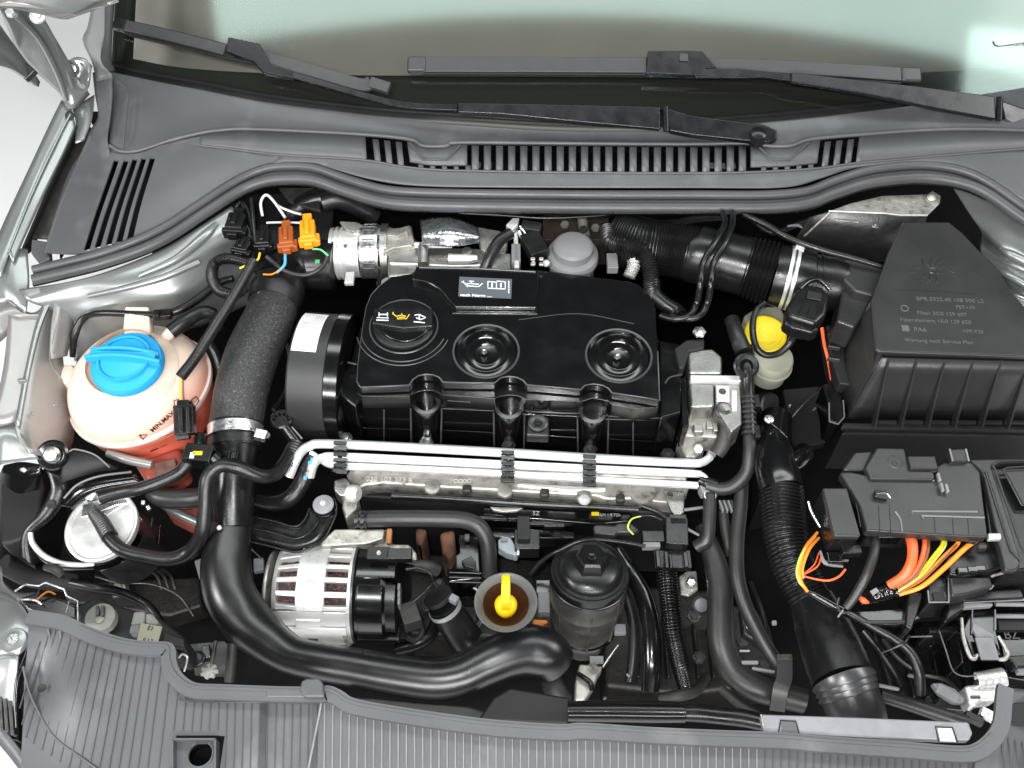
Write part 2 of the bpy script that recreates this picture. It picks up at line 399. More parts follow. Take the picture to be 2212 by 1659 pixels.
# rubber strip and silver pillar at the left end of the screen
use('A')
pil = thing('windscreen_pillar', 'silver painted windscreen pillar with dark rubber edge at the left end of the glass', 'car pillar', P(640, 200, .10))
loft('pillar_skin', [[(560, -60, .24), (520, 150, .16), (490, 240, .12), (545, 370, .09), (570, 480, .07)], [(640, -60, .25), (640, 180, .18), (625, 330, .12), (655, 420, .085), (668, 470, .07)]], M['silver'], pil, nu=30, nv=4, solid=.004)
loft('rubber_edge', [[(632, -60, .254), (628, 180, .184), (600, 330, .124), (640, 420, .09)], [(684, -60, .256), (668, 180, .186), (662, 330, .126), (668, 400, .09)]], M['seal'], pil, nu=30, nv=3, solid=.006)

# ================================================================== COWL
cow = thing('cowl_panel', 'grey plastic cowl panel with louvred air slots between windscreen and engine bay', 'cowl panel', P(640, 900, .04))
use('G0')
R1 = [(237, 317, .040), (262, 329, .040), (300, 327, .040), (365, 306, .042), (430, 290, .044), (480, 283, .045), (547, 281, .045), (778, 292, .045), (885, 303, .045), (914, 317, .045), (965, 317, .045), (994, 310, .045), (1250, 312, .045), (1495, 313, .045), (1617, 311, .045), (1660, 317, .045), (1708, 317, .045), (1752, 303, .045), (1872, 292, .045), (2072, 281, .045), (2320, 288, .045)]
mid = [(237, 240, .040), (303, 262, .044), (437, 245, .047), (583, 252, .047), (766, 270, .047), (885, 282, .046), (1000, 284, .045), (1250, 292, .045), (1495, 293, .045), (1640, 290, .046), (1760, 278, .046), (1900, 262, .047), (2109, 245, .048), (2320, 240, .048)]
loft('upper_panel', [R0W, [tuple(P(*p)) for p in mid], [tuple(P(*p)) for p in R1]], M['cowl'], cow, nu=150, nv=6, solid=.003, world=True)
loft('screen_lip', [[(x, y + .004, z + .0045) for x, y, z in R0W], [(x, y - .003, z + .001) for x, y, z in R0W]], M['seal'], cow, nu=140, nv=1, solid=.005, world=True)
# raised line along the crease
tube('crease_bead', [(a, b - 2, z + .001, 4.2) for a, b, z in R1], M['cowl'], cow, n=5, seg=8)
# raised corner ridge at the left
use('A')
tube('corner_ridge', [(690, 480, .068, 5), (755, 535, .062, 5), (752, 650, .056, 5), (735, 800, .050, 5), (728, 880, .044, 4)], M['cowl'], cow, seg=8)
use('G0')
def interp(r, x):
    for a, b in zip(r, r[1:]):
        if a[0] <= x <= b[0]:
            u = (x - a[0]) / (b[0] - a[0]); return tuple(p + (q - p) * u for p, q in zip(a, b))
    return r[-1]
R2 = [(430, 314, .041), (500, 322, .040), (600, 334, .039), (778, 345, .037), (863, 359, .036), (930, 366, .035), (1009, 369, .035), (1250, 373, .035), (1495, 374, .035), (1617, 372, .035), (1752, 365, .035), (1846, 353, .036), (1960, 343, .037), (2072, 333, .038), (2212, 322, .040), (2320, 318, .040)]
def strip(name, xa, xb, r_top, r_bot, sl0=0, sl1=0, top=0., bot=1., m='cowl', n=None, smooth=3):
    n = n or max(2, int((xb - xa) / 8)); vs = []; fs = []
    for i in range(n + 1):
        x = xa + (xb - xa) * i / n
        a = interp(r_top, x); b = interp(r_bot, x + (sl0 + (sl1 - sl0) * i / n))
        for u in (0, .5, 1):
            v = top + (bot - top) * u
            vs.append(P(*(p + (q - p) * v for p, q in zip(a, b))))
    for i in range(n):
        for j in range(2): fs.append((i * 3 + j, (i + 1) * 3 + j, (i + 1) * 3 + j + 1, i * 3 + j + 1))
    o = mk(name, vs, fs, M[m], cow, ang=40)
    if sum(p.normal.z * p.area for p in o.data.polygons) < 0: o.data.flip_normals()
    s = o.modifiers.new('solid', 'SOLIDIFY'); s.thickness = .004; s.offset = -1
    return o
strip('vent_strip', 432, 789, R1, R2, 0, 3)
lsl = [793 + 25 * i for i in range(4)]
for i, x in enumerate(lsl):
    if i < 3: strip('slat', x + 11, x + 24, R1, R2, 6, 6, top=.10)
strip('vent_strip', 879, 1009, R1, R2, 8, 0, bot=.78)
big = [1009 + 26.25 * i for i in range(24)]
for x in big[:-1]: strip('slat', x + 10, x + 25, R1, R2, 0, 0, top=.07)
strip('vent_strip', 1622, 1772, R1, R2, 0, -8, bot=.80)
for i in range(3): strip('slat', 1772 + 25 * i + 11, 1772 + 25 * i + 24, R1, R2, -8, -8, top=.10)
strip('vent_strip', 1857, 2318, R1, R2, -8, 0)
# square holes below the two recessed fields
for x0, n_, st in ((884, 5, 25.5), (1632, 5, 25.5)):
    for i in range(n_ + 0): strip('hole_bridge', x0 + 16 + st * i, x0 + 16 + st * i + 11, R1, R2, 4 if x0 < 1000 else -4, 4 if x0 < 1000 else -4, top=.79, bot=1, n=2)
# two triangular dips drawn in the strip
for (a, b, c, d) in (((885, 309), (914, 345), (965, 345), (994, 314)), ((1636, 314), (1668, 346), (1706, 346), (1746, 309))):
    tube('dip_ridge', [(a[0], a[1], .0458, 2), (b[0], b[1], .043, 2), (c[0], c[1], .043, 2), (d[0], d[1], .0458, 2)], M['cowl'], cow, seg=6, smooth=False)
# black sheet added under the slots for their shade
loft('slot_shade_sheet', [[(700, 315, .015), (1250, 330, .015), (1900, 315, .015)], [(700, 375, .012), (1250, 398, .012), (1900, 375, .012)]], M['void'], cow, nu=20, nv=2, solid=.002)
tray = [(1032, 357), (1056, 357), (1536, 358), (1560, 359), (1582, 358)]
for x, y in tray: box('drain_clip', (x, y, .022), (.010, .012, .004), M['cowl'], cow)
# lower band from the strip down to the seal
L3 = [(583, 356, .030), (660, 352, .031), (717, 364, .031), (800, 386, .029), (900, 400, .027), (1082, 404, .026), (1495, 405, .026), (1690, 404, .026), (1770, 386, .028), (1835, 366, .030), (1910, 356, .032), (1981, 354, .033), (2060, 360, .033), (2130, 390, .030), (2212, 434, .022), (2320, 500, .012)]
R2l = [(500, 322, .040)] + R2[2:]
loft('lower_band', [[(x, y, z) for x, y, z in R2 if x > 500], [(600, 345, .037), (778, 358, .033), (880, 374, .031), (1009, 384, .030), (1495, 388, .030), (1700, 383, .030), (1846, 361, .034), (1981, 347, .036), (2110, 350, .036), (2212, 362, .034), (2320, 385, .030)], L3], M['cowl'], cow, nu=120, nv=4, solid=.003)
tube('step_bead', [(x, y, z + .0005, 2.6) for x, y, z in R2], M['cowl'], cow, n=5, seg=8)
# left wing of the cowl with its five long slots
use('G0')
LW = loft('grille_wing', [
    [(196, 300, .040), (243, 330, .040), (300, 331, .040), (365, 310, .041), (437, 315, .040), (520, 326, .039), (606, 340, .036)],
    [(170, 350, .034), (225, 370, .035), (300, 372, .036), (370, 366, .036), (440, 352, .036), (510, 346, .035), (588, 358, .030)],
    [(130, 450, .022), (190, 462, .026), (250, 455, .028), (320, 435, .029), (390, 410, .029), (450, 392, .028), (520, 378, .026)],
    [(100, 545, .012), (150, 548, .015), (190, 545, .016), (250, 530, .016), (310, 502, .016), (365, 477, .016), (430, 436, .017)]], M['cowl'], cow, nu=70, nv=8, solid=.003)
cs = []
use('A')
for (x0, y0, x1, y1) in ((692, 955, 510, 1480), (750, 957, 575, 1465), (803, 950, 640, 1450), (856, 945, 702, 1435), (908, 942, 765, 1415)):
    cs.append(bar('cutter', [(x0, y0, .036), (x1, y1, .018)], .0085, .05, M['cowl'], bevel=0, smooth=False))
cut(LW, cs)
loft('slot_shade_sheet', [[(600, 950, .020), (960, 940, .022)], [(420, 1500, -.006), (820, 1400, -.006)]], M['void'], cow, nu=8, nv=2, solid=.002)  # black sheet added as the shade behind the wing slots
use('G0')
loft('corner_infill', [[(x, y - 1, z - .0015) for x, y, z in R1 if x <= 620] + [(640, 292, .041)], [(196, 306, .037), (243, 334, .0375), (300, 337, .0375), (365, 320, .038), (437, 322, .038), (520, 332, .037), (640, 346, .035)]], M['cowl'], cow, nu=60, nv=3, solid=.003)
use('A')
loft('side_column', [[(548, 430, .072), (562, 560, .056), (580, 690, .046), (530, 780, .040), (490, 890, .032), (400, 1040, .020), (310, 1330, .002), (290, 1440, -.004)], [(610, 420, .074), (620, 560, .060), (625, 700, .050), (600, 820, .044), (590, 930, .038), (520, 1080, .026), (420, 1300, .008), (380, 1480, .0)], [(662, 430, .074), (664, 560, .062), (650, 700, .052), (634, 820, .046), (650, 900, .042), (640, 960, .036), (560, 1200, .020), (470, 1480, .006)]], M['cowl'], cow, nu=50, nv=3, solid=.003)
prism('end_clip', [(185, 1412), (290, 1430), (300, 1530), (235, 1560), (180, 1490)], .004, .012, M['cowl'], cow, bevel=.003); prism('end_notch', [(312, 1443), (398, 1443), (385, 1480), (355, 1530), (350, 1475), (320, 1470)], .004, .004, M['void'], cow, bevel=0)
use('G0')
# wing: left edge roll
tube('edge_roll', [(196, 296, .038, 5), (172, 350, .031, 5), (130, 450, .019, 5), (98, 550, .008, 5)], M['cowl'], cow, seg=8)
# ---- the seal that runs along the cowl
se = thing('cowl_seal', 'dark grey rubber seal curving along the lower edge of the cowl panel', 'rubber seal', P(1250, 430, .02))
SC = [(72, 588, .004), (140, 572, .008), (219, 552, .012), (300, 522, .014), (365, 490, .015), (430, 447, .016), (510, 396, .020), (570, 370, .024), (620, 364, .026), (680, 368, .027), (750, 392, .025), (830, 414, .022), (920, 421, .020), (1082, 424, .019), (1300, 426, .019), (1495, 426, .019), (1650, 426, .019), (1740, 418, .021), (1800, 396, .024), (1870, 374, .026), (1940, 364, .028), (2010, 362, .028), (2080, 374, .027), (2140, 402, .024), (2212, 452, .016), (2330, 530, .004)]
SC2 = [(x + (8 if 250 < x < 560 else -8 if x > 2080 else 0), y + (16 if x < 560 or x > 2080 else 22), z - .004) for x, y, z in SC]
tube('upper_bead', [(x, y - 5, z + .001, 10) for x, y, z in SC], M['seal'], se, n=5, seg=12)
tube('lower_bead', [(x, y, z, 12) for x, y, z in SC2], M['seal'], se, n=5, seg=12)
loft('sealing_web', [[(x, y, z - .002) for x, y, z in SC], [(x, y, z - .002) for x, y, z in SC2]], M['seal'], se, nu=120, nv=2, solid=.004)
tube('lip', [(x, y + 11, z - .012, 5) for x, y, z in SC2 if x < 2200], M['black'], se, n=4, seg=8)

# ================================================================== WIPERS
def gb(pts, k, h):
    use(k); return [G(x, y, h) for x, y in pts]
def wbar(name, pts, wd, ht, m, parent, sc=None, smooth=True, bevel=.0012):
    pts = [tuple(p) + ((sc[i],) if sc else ()) for i, p in enumerate(pts)]
    return bar(name, pts, wd, ht, m, parent, world=True, up=(0, -sin(R(28)), cos(R(28))), bevel=bevel, smooth=smooth)
def blade(parent, pa, pb, w1, w2):
    """pa, pb: world polylines of the two halves"""
    wbar('spoiler', pa, w1, .010, M['wblade'], parent); wbar('spoiler', pb, w2, .009, M['wblade'], parent)
    wbar('spoiler_ridge', [V(p) + V((0, w1 * .38, .006)) for p in pa], .003, .004, M['wiper'], parent)
    lo = [V(p) + V((0, -w1 * .42, -.009)) for p in pa + pb]
    wbar('rubber_lip', lo, .0035, .010, M['matt'], parent, smooth=False)
    lathe_end = pa[0]
h = .020
w1 = thing('windscreen_wiper', 'left wiper, blade rising to the upper left, its round pivot cap above the louvres', 'wiper', G(345, 600, .01), 'wipers on the windscreen')
pa = gb([(745, 155), (1000, 215), (1340, 300)], 'A', h); pb = gb([(1560, 345), (1850, 425), (2133, 505)], 'A', h) + gb([(230, 492)], 'B', h)
blade(w1, pa, pb, .0185, .019)
wbar('end_cap', gb([(682, 140), (752, 156)], 'A', h), .020, .013, M['wiper'], w1)
wbar('end_cap', gb([(225, 490), (342, 526)], 'B', h), .017, .012, M['wblade'], w1)
def poly_block(name, pts, k, h, th, m, parent, bevel=.0015):
    use(k); top = [V(G(x, y, h)) for x, y in pts]; n = len(top); low = [p - V((0, -sin(R(28)) * th, cos(R(28)) * th)) for p in top]
    fs = [tuple(range(n)), tuple(range(n, 2 * n))] + [(i, (i + 1) % n, n + (i + 1) % n, n + i) for i in range(n)]
    return mk(name, top + low, fs, m, parent, bevel=bevel)
poly_block('connector', [(1352, 218), (1540, 258), (1600, 375), (1740, 425), (1735, 462), (1560, 428), (1500, 362), (1335, 300)], 'A', .034, .014, M['wiper'], w1)
wbar('arm_tip', gb([(1560, 395), (1740, 445), (2133, 560)], 'A', .030) + gb([(430, 622), (745, 640)], 'B', .028), .0095, .005, M['wiper'], w1)
poly_block('arm', [(745, 606), (1200, 613), (1945, 630), (1945, 765), (1500, 725), (1000, 675), (745, 665)], 'B', .036, .010, M['wiper'], w1, bevel=.002)
tube('hinge_pin', [tuple(G(1975, 632, .036)) + (.0045,), tuple(G(1980, 780, .030)) + (.0045,)], M['wiper'], w1, world=True, smooth=False)
use('B')
poly_block('arm_head', [(1950, 632), (2020, 645), (2133, 680), (2560, 735), (2640, 770), (2640, 830), (2560, 845), (2133, 800), (2000, 775)], 'B', .030, .014, M['wiper'], w1, bevel=.003)
use('C'); qn = G(560, 790, .036)
lathe('nut_cap', qn, [(0, .004), (.006, .0038), (.0115, .001), (.013, -.004), (.013, -.018)], M['wiper'], w1, world=True, px=False, axis=(0, -.2, 1), seg=24)
w2 = thing('windscreen_wiper', 'right wiper with level blade and arm running out at the right edge', 'wiper', G(1000, 480, .01), 'wipers on the windscreen')
pa = gb([(545, 388), (1100, 388), (1862, 392)], 'B', h); pb = gb([(200, 385), (700, 402), (1100, 425), (1400, 446)], 'C', h)
blade(w2, pa, pb, .0245, .022)
wbar('end_cap', gb([(448, 388), (560, 388)], 'B', h), .025, .016, M['wblade'], w2, bevel=.004)
wbar('end_cap', gb([(1398, 446), (1515, 450)], 'C', h), .024, .015, M['wblade'], w2, bevel=.004)
poly_block('connector', [(1872, 300), (2133, 298), (2195, 302), (2278, 400), (2215, 405), (2225, 445), (2060, 440), (1865, 432)], 'B', .036, .016, M['wiper'], w2)
box('connector_badge', tuple(G(2085, 340, .0375)), (.013, .012, .001), M['wblade'], w2, rot=(28, 0, 0), world=True, bevel=.0003)
poly_block('arm_tip', [(145, 400), (440, 406), (640, 424), (760, 440), (760, 480), (600, 458), (440, 462), (190, 458)], 'C', .034, .006, M['wiper'], w2)
poly_block('arm', [(755, 426), (1500, 508), (1960, 570), (1965, 706), (1600, 640), (1200, 556), (755, 483)], 'C', .040, .010, M['wiper'], w2, bevel=.002)
use('C')
tube('hinge_pin', [tuple(G(1990, 575, .042)) + (.0050,), tuple(G(1985, 715, .036)) + (.0050,)], M['wiper'], w2, world=True, smooth=False)
poly_block('arm_head', [(1990, 590), (2133, 640), (2400, 780), (2400, 900), (2133, 770), (2020, 712)], 'C', .036, .016, M['wiper'], w2, bevel=.003)

# ================================================================== LEFT FENDER, HINGE, BONNET CORNER
use('A')
fe = thing('left_fender', 'silver painted fender edge running down the left side of the engine bay', 'fender', P(100, 1300, .02))
loft('outer_flange', [[(365, 590, .055), (300, 720, .045), (160, 1020, .025), (20, 1320, .008), (-80, 1560, 0)], [(430, 650, .050), (360, 790, .040), (215, 1100, .020), (60, 1480, .002), (0, 1640, -.004)]], M['silver'], fe, nu=30, nv=3, solid=.003)
loft('flange_ridge', [[(425, 650, .052), (350, 800, .042), (205, 1110, .022), (50, 1490, .004)], [(450, 745, .040), (400, 860, .032), (265, 1150, .012), (80, 1560, -.006)]], M['silver'], fe, nu=30, nv=3, solid=.003)
tube('flange_bead', [(428, 655, .0535, 7), (352, 800, .0435, 7), (206, 1110, .0235, 7), (52, 1490, .0055, 7)], M['silver'], fe, seg=8)
loft('gutter_wall', [[(450, 745, .038), (400, 860, .030), (265, 1150, .010), (90, 1560, -.010)], [(470, 760, .0), (425, 900, -.005), (300, 1200, -.03), (190, 1480, -.04)]], M['matt'], fe, nu=30, nv=2, solid=.002)
loft('gutter_floor', [[(470, 700, .015), (400, 900, .005), (190, 1410, -.012)], [(545, 760, .016), (500, 880, .006), (330, 1420, -.012)]], M['dirty'], fe, nu=20, nv=2, solid=.002)
loft('hinge_mount', [[(430, 640, .045), (450, 740, .035), (445, 850, .028)], [(560, 560, .045), (545, 700, .036), (500, 830, .028)]], M['silver'], fe, nu=12, nv=2, solid=.002)
use('D')
loft('front_slope', [[(-90, -30, 0), (0, -10, -.002), (90, 0, -.004), (160, 5, -.006)], [(-90, 170, -.012), (0, 190, -.016), (90, 250, -.020), (170, 205, -.018)], [(-60, 330, -.03), (0, 330, -.03), (55, 320, -.03), (150, 390, -.035)]], M['silver'], fe, nu=16, nv=4, solid=.003)
loft('recess_wall', [[(-30, 330, -.030), (50, 320, -.030), (140, 390, -.034), (260, 400, -.036)], [(-30, 600, -.045), (0, 560, -.050), (110, 470, -.055), (250, 440, -.06)]], M['silverin'], fe, nu=16, nv=3, solid=.003)
loft('inner_skin', [[(55, 330, -.034), (210, 380, -.040), (310, 230, -.030)], [(20, 700, -.052), (130, 700, -.055), (285, 300, -.040)], [(-60, 1060, -.060), (85, 1030, -.066), (130, 790, -.056)]], M['silverin'], fe, nu=16, nv=4, solid=.003)
loft('weld_flange', [[(300, 235, -.026), (210, 450, -.036), (140, 760, -.048), (85, 1045, -.060)], [(330, 245, -.026), (240, 460, -.036), (165, 770, -.048), (110, 1060, -.060)]], M['silver'], fe, nu=20, nv=2, solid=.004)
loft('inner_wall', [[(320, 240, -.030), (240, 450, -.038), (165, 770, -.050), (95, 1060, -.062), (180, 1210, -.066)], [(430, 210, -.060), (370, 480, -.075), (390, 800, -.10), (440, 1080, -.13), (400, 1260, -.14)]], M['silverin'], fe, nu=24, nv=4, solid=.003)
loft('inner_fold', [[(350, 215, -.020), (310, 450, -.040), (300, 660, -.052)], [(455, 205, -.045), (440, 440, -.065), (400, 640, -.080)]], M['silverin'], fe, nu=16, nv=3, solid=.003)
tube('fold_bead', [(385, 210, -.024, 4), (345, 400, -.042, 4), (298, 655, -.052, 4), (375, 790, -.060, 3)], M['silver'], fe, seg=6)
box('weld_nut', (135, 790, -.050), (.012, .005, .010), M['silver'], fe)
for (x, y) in ((150, 895), (190, 985), (330, 930), (270, 620), (370, 300)): lathe('spot_weld', (x, y, -.068), [(0, 5), (9, 4), (12, 0)], M['silver'], fe, seg=12, axis=(.6, -.3, .7))
loft('shoulder', [[(-90, 1080, -.05), (0, 1060, -.058), (85, 1040, -.064)], [(-90, 1180, -.055), (40, 1130, -.064), (180, 1180, -.072)], [(-90, 1330, -.07), (20, 1280, -.08), (230, 1250, -.085)]], M['silver'], fe, nu=14, nv=4, solid=.003)
# hinge and bonnet corner
use('A')
hi = thing('bonnet_hinge', 'pale silver curved bonnet hinge arm at the upper left corner', 'hinge', P(410, 600, .06))
loft('hinge_arm', [[(-60, -40, .34), (30, 120, .26), (130, 330, .17), (370, 560, .075), (400, 640, .055)], [(-60, -150, .36), (110, 60, .28), (250, 260, .19), (400, 490, .095), (440, 640, .058)], [(60, -150, .36), (230, 60, .27), (330, 230, .19), (430, 430, .10), (520, 560, .058)]], M['silver'], hi, nu=36, nv=5, solid=.005)
tube('hinge_rib', [(90, 90, .290, 16), (230, 230, .213, 18), (330, 420, .135, 16), (395, 590, .075, 12)], M['silver'], hi, seg=10)
tube('hinge_rib', [(215, 100, .29, 12), (290, 190, .225, 12), (370, 360, .14, 12), (430, 520, .09, 10)], M['silver'], hi, seg=10)
lathe('hinge_bolt', (62, 80, .30), [(0, 26), (24, 24), (28, 16), (28, -6)], M['alub'], hi, seg=6, axis=(.2, -.3, .8))
lathe('hinge_bolt', (222, 100, .295), [(0, 30), (22, 28), (26, 14), (44, 10), (44, -6)], M['alub'], hi, seg=24, axis=(.2, -.3, .8))
loft('fixed_bracket', [[(375, 380, .105), (440, 340, .11), (500, 345, .11), (548, 390, .10)], [(380, 470, .085), (430, 440, .09), (490, 450, .09), (520, 480, .09)], [(405, 640, .052), (430, 640, .050), (470, 600, .055), (520, 560, .06)]], M['silver'], hi, nu=16, nv=4, solid=.004)
lathe('pivot_recess', (420, 405, .108), [(30, -8), (34, 0), (46, 2), (50, -8)], M['dark'], hi, seg=24, axis=(.5, -.5, .7))
lathe('black_hole', (410, 683, .052), [(0, 1), (22, 1), (27, -3), (27, -10)], M['matt'], hi, seg=20, axis=(.0, -.5, .8))
bo = thing('open_bonnet', 'grey underside corner of the raised bonnet, cut by the upper left corner of the photo', 'bonnet', P(100, 10, .38))
loft('inner_skin', [[(-80, 20, .36), (60, 12, .37), (200, 40, .36), (330, 62, .35), (400, 80, .34)], [(-80, -140, .44), (60, -140, .44), (250, -140, .44), (500, -100, .44), (680, -60, .44)]], M['silver'], bo, nu=24, nv=3, solid=.006)
loft('edge_fold', [[(-80, 40, .352), (60, 30, .362), (200, 60, .352), (340, 90, .342), (395, 96, .335)], [(-80, 5, .372), (60, 0, .382), (210, 20, .376), (360, 50, .362), (520, 60, .36), (700, -10, .41)]], M['silverin'], bo, nu=24, nv=2, solid=.004)
loft('latch_flange', [[(-60, 100, .30), (60, 270, .22), (215, 480, .14)], [(-60, 380, .26), (60, 415, .21), (205, 512, .135)]], M['silver'], bo, nu=12, nv=2, solid=.006)
box('square_slot', (130, 400, .176), (.040, .020, .012), M['dark'], bo, rot=(20, 20, -38))

use('C')
wst = poly_block('reflective_label', [(1955, 238), (1990, 222), (2300, 190), (2300, 225), (1990, 270), (1965, 262)], 'C', .003, .001, mat('pale_teal_label', (.55, .78, .76), .4), ws, bevel=0)
text('label_print', 'WINDSCREEN', tuple(G(2000, 262, .0045)), .0085, M['iconw'], ws, rot=(28, 0, 8), world=True)
# ================================================================== BAY SIDES
use('A')
stl = thing('left_strut_tower', 'shiny silver painted strut tower bulging under the left end of the cowl seal', 'strut tower', P(900, 1560, -.05))
use('G0')
loft('tower_skin', [
    [(40, 625, -.015), (140, 610, -.012), (220, 590, -.008), (300, 560, -.004), (365, 530, -.002), (430, 490, .002), (500, 445, .004)],
    [(60, 650, -.02), (160, 625, -.018), (240, 612, -.014), (320, 590, -.010), (390, 560, -.008), (460, 520, -.006), (530, 480, -.006)],
    [(110, 670, -.04), (190, 650, -.034), (270, 630, -.024), (350, 606, -.020), (420, 575, -.022), (480, 545, -.028), (545, 510, -.03)],
    [(150, 700, -.07), (220, 690, -.06), (290, 672, -.055), (370, 655, -.052), (430, 630, -.055), (480, 600, -.06), (545, 560, -.07)],
    [(160, 780, -.14), (230, 770, -.14), (300, 750, -.13), (390, 720, -.13), (450, 700, -.13), (510, 670, -.13), (570, 640, -.13)]], M['silver'], stl, nu=50, nv=6, solid=.003)
tube('pressed_ridge', [(300, 596, -.006, 5), (380, 560, -.003, 9), (440, 512, .0, 11), (468, 484, .0, 7)], M['silver'], stl)
tube('pressed_ridge', [(190, 640, -.026, 5), (270, 622, -.019, 7), (350, 600, -.013, 8), (430, 566, -.013, 7)], M['silver'], stl)
use('F')
strt = thing('right_strut_tower', 'silver strut tower with pressed ridges at the right edge beside the air filter box', 'strut tower', P(2100, 150, -.03))
loft('tower_skin', [
    [(1700, -330, -.03), (1950, -260, -.012), (2150, -90, -.006), (2300, 30, -.01)],
    [(1800, -170, -.03), (2010, -60, -.008), (2140, 20, -.008), (2300, 100, -.01)],
    [(1870, -60, -.03), (1990, 40, -.012), (2110, 90, -.008), (2300, 180, -.008)],
    [(1870, 20, -.05), (1990, 110, -.034), (2090, 170, -.030), (2300, 260, -.03)],
    [(1880, 100, -.05), (1980, 170, -.022), (2070, 230, -.014), (2300, 330, -.014)],
    [(1900, 200, -.06), (1990, 250, -.045), (2070, 320, -.034), (2300, 430, -.034)],
    [(1920, 300, -.08), (2010, 330, -.05), (2100, 420, -.03), (2300, 560, -.03)]], M['silver'], strt, nu=24, nv=6, solid=.003)
for a in ([(1990, 50, -.006, 8), (2060, 90, -.002, 26), (2250, 180, -.002, 28)], [(1965, 170, -.018, 8), (2040, 210, -.006, 22), (2250, 330, -.006, 26)]):
    tube('pressed_ridge', a, M['silver'], strt)
# sheet-metal shelf behind the air box
use('C')
sh = thing('bulkhead_shelf', 'thin bright folded metal shelf under the seal behind the air filter box', 'metal bracket', P(1300, 1250, -.01))
prism('shelf', [(980, 1250), (1100, 1205), (1290, 1160), (1560, 1150), (1590, 1130), (1640, 1160), (1635, 1200), (1560, 1275), (1400, 1275), (1300, 1262)], -.004, .004, M['alud'], sh, bevel=.001)
tube('front_edge', [(975, 1250, -.003, 5), (1310, 1264, -.003, 5), (1400, 1276, -.003, 5), (1560, 1276, -.003, 6)], M['alub'], sh, smooth=False)
loft('front_face', [[(860, 1290, -.03), (990, 1255, -.008), (1400, 1280, -.008), (1560, 1280, -.008)], [(740, 1480, -.10), (900, 1500, -.10), (1260, 1560, -.10), (1500, 1500, -.10)]], M['dark'], sh, nu=12, nv=2, solid=.003, smooth=False)
tube('left_edge', [(985, 1255, -.006, 7), (830, 1400, -.05, 7)], M['alud'], sh)
lathe('bolt', (1252, 1325, -.028), [(0, 14), (14, 13), (16, 4), (30, 3), (32, -4)], M['steel'], sh, seg=6, axis=(0, -.6, .8))
lathe('bolt', (1585, 1170, -.002), [(0, 12), (14, 11), (16, 2), (24, 1), (26, -4)], M['alub'], sh, seg=20)
tube('pressed_line', [(1010, 1305, -.018, 3), (1150, 1318, -.018, 3)], M['alud'], sh); tube('pressed_line', [(1190, 1385, -.05, 3), (1280, 1390, -.05, 3), (1360, 1345, -.04, 3)], M['alud'], sh)

# ================================================================== COOLANT TANK
use('D')
tk = thing('coolant_tank', 'round milky coolant bottle with pink red fluid and black level marks', 'coolant tank', P(830, 900, -.19))
cT = P(835, 835, -.115); sT = S(cT); rT = 415 * sT; hT = .80
_dir = V((.30, -.22, -1.0)); _m = cT.dot(_dir)
def _fluid():
    nt, ad, b = FLUID_NODE
    mr = nt.nodes.new('ShaderNodeMapRange'); mr.inputs['From Min'].default_value = _m - .040; mr.inputs['From Max'].default_value = _m + .052
    nt.links.new(ad.outputs[0], mr.inputs['Value']); cr_ = nt.nodes.new('ShaderNodeValToRGB'); nt.links.new(mr.outputs['Result'], cr_.inputs['Fac'])
    e = cr_.color_ramp.elements; e[0].position = .0; e[0].color = (.80, .64, .53, 1); e[1].position = 1; e[1].color = (.74, .15, .09, 1)
    for p_, c_ in ((.35, (.86, .62, .51, 1)), (.60, (.88, .48, .38, 1)), (.80, (.86, .34, .24, 1))): k_ = e.new(p_); k_.color = c_
    nt.links.new(cr_.outputs['Color'], b.inputs['Base Color'])
_fluid()
def ell(name, a0, a1, m, r=1.0, hT=hT):
    pr = [(rT * r * cos(a0 + (a1 - a0) * i / 16), rT * hT * r * sin(a0 + (a1 - a0) * i / 16)) for i in range(17)]
    return lathe(name, cT, pr, m, tk, px=False, world=True, seg=72, axis=(-.14, .10, 1), ang=60)
ell('upper_shell', pi / 2 - .01, -.02, M['tank'])
ell('lower_shell', .0, -pi / 2 + .3, M['tank'], .985, 1.2)
lathe('seam_flange', cT, [(rT * .98, .004), (rT * 1.035, .003), (rT * 1.035, -.003), (rT * .98, -.004)], mat('pale_pink_seam', (.90, .66, .60), .35, sss=.2), tk, px=False, world=True, seg=72, axis=(-.14, .10, 1))
lathe('fluid_band', cT, [(rT * .985, -.004), (rT * .995, -.007), (rT * .97, -.02)], M['tank'], tk, px=False, world=True, seg=72, axis=(-.14, .10, 1))
nb = P(738, 640, -.030)
lathe('filler_neck', (742, 690, -.035), [(290, -80), (252, -30), (232, 0), (222, 40)], M['tank'], tk, axis=(-.04, -.12, 1))
prism('bracket_tab', [(738, 345), (880, 345), (890, 460), (880, 540), (740, 540), (728, 470)], -.028, .022, M['tank'], tk, bevel=.003)
prism('tab_slot', [(765, 372), (855, 372), (858, 430), (762, 430)], -.0275, .002, M['tank'], tk, bevel=.001)
lathe('side_lobe', (425, 800, -.12), [(0, 120), (50, 112), (78, 70), (84, 0), (80, -120), (40, -160)], M['tank'], tk, axis=(0, 0, 1), seg=28)
tube('side_spout', [(360, 945, -.135, 13), (440, 945, -.135, 13)], M['tank'], tk)
tube('outlet_nozzle', [(960, 560, -.055, 36), (1030, 480, -.035, 34)], M['tank'], tk)
from mathutils.bvhtree import BVHTree
_v = []; _f = []
for o_ in tk.children:
    if 'shell' in o_.name or 'seam' in o_.name or 'fluid' in o_.name:
        k0 = len(_v); _v += [v.co + WL[o_.name] for v in o_.data.vertices]; _f += [tuple(i + k0 for i in p.vertices) for p in o_.data.polygons]
TBV = BVHTree.FromPolygons(_v, _f)
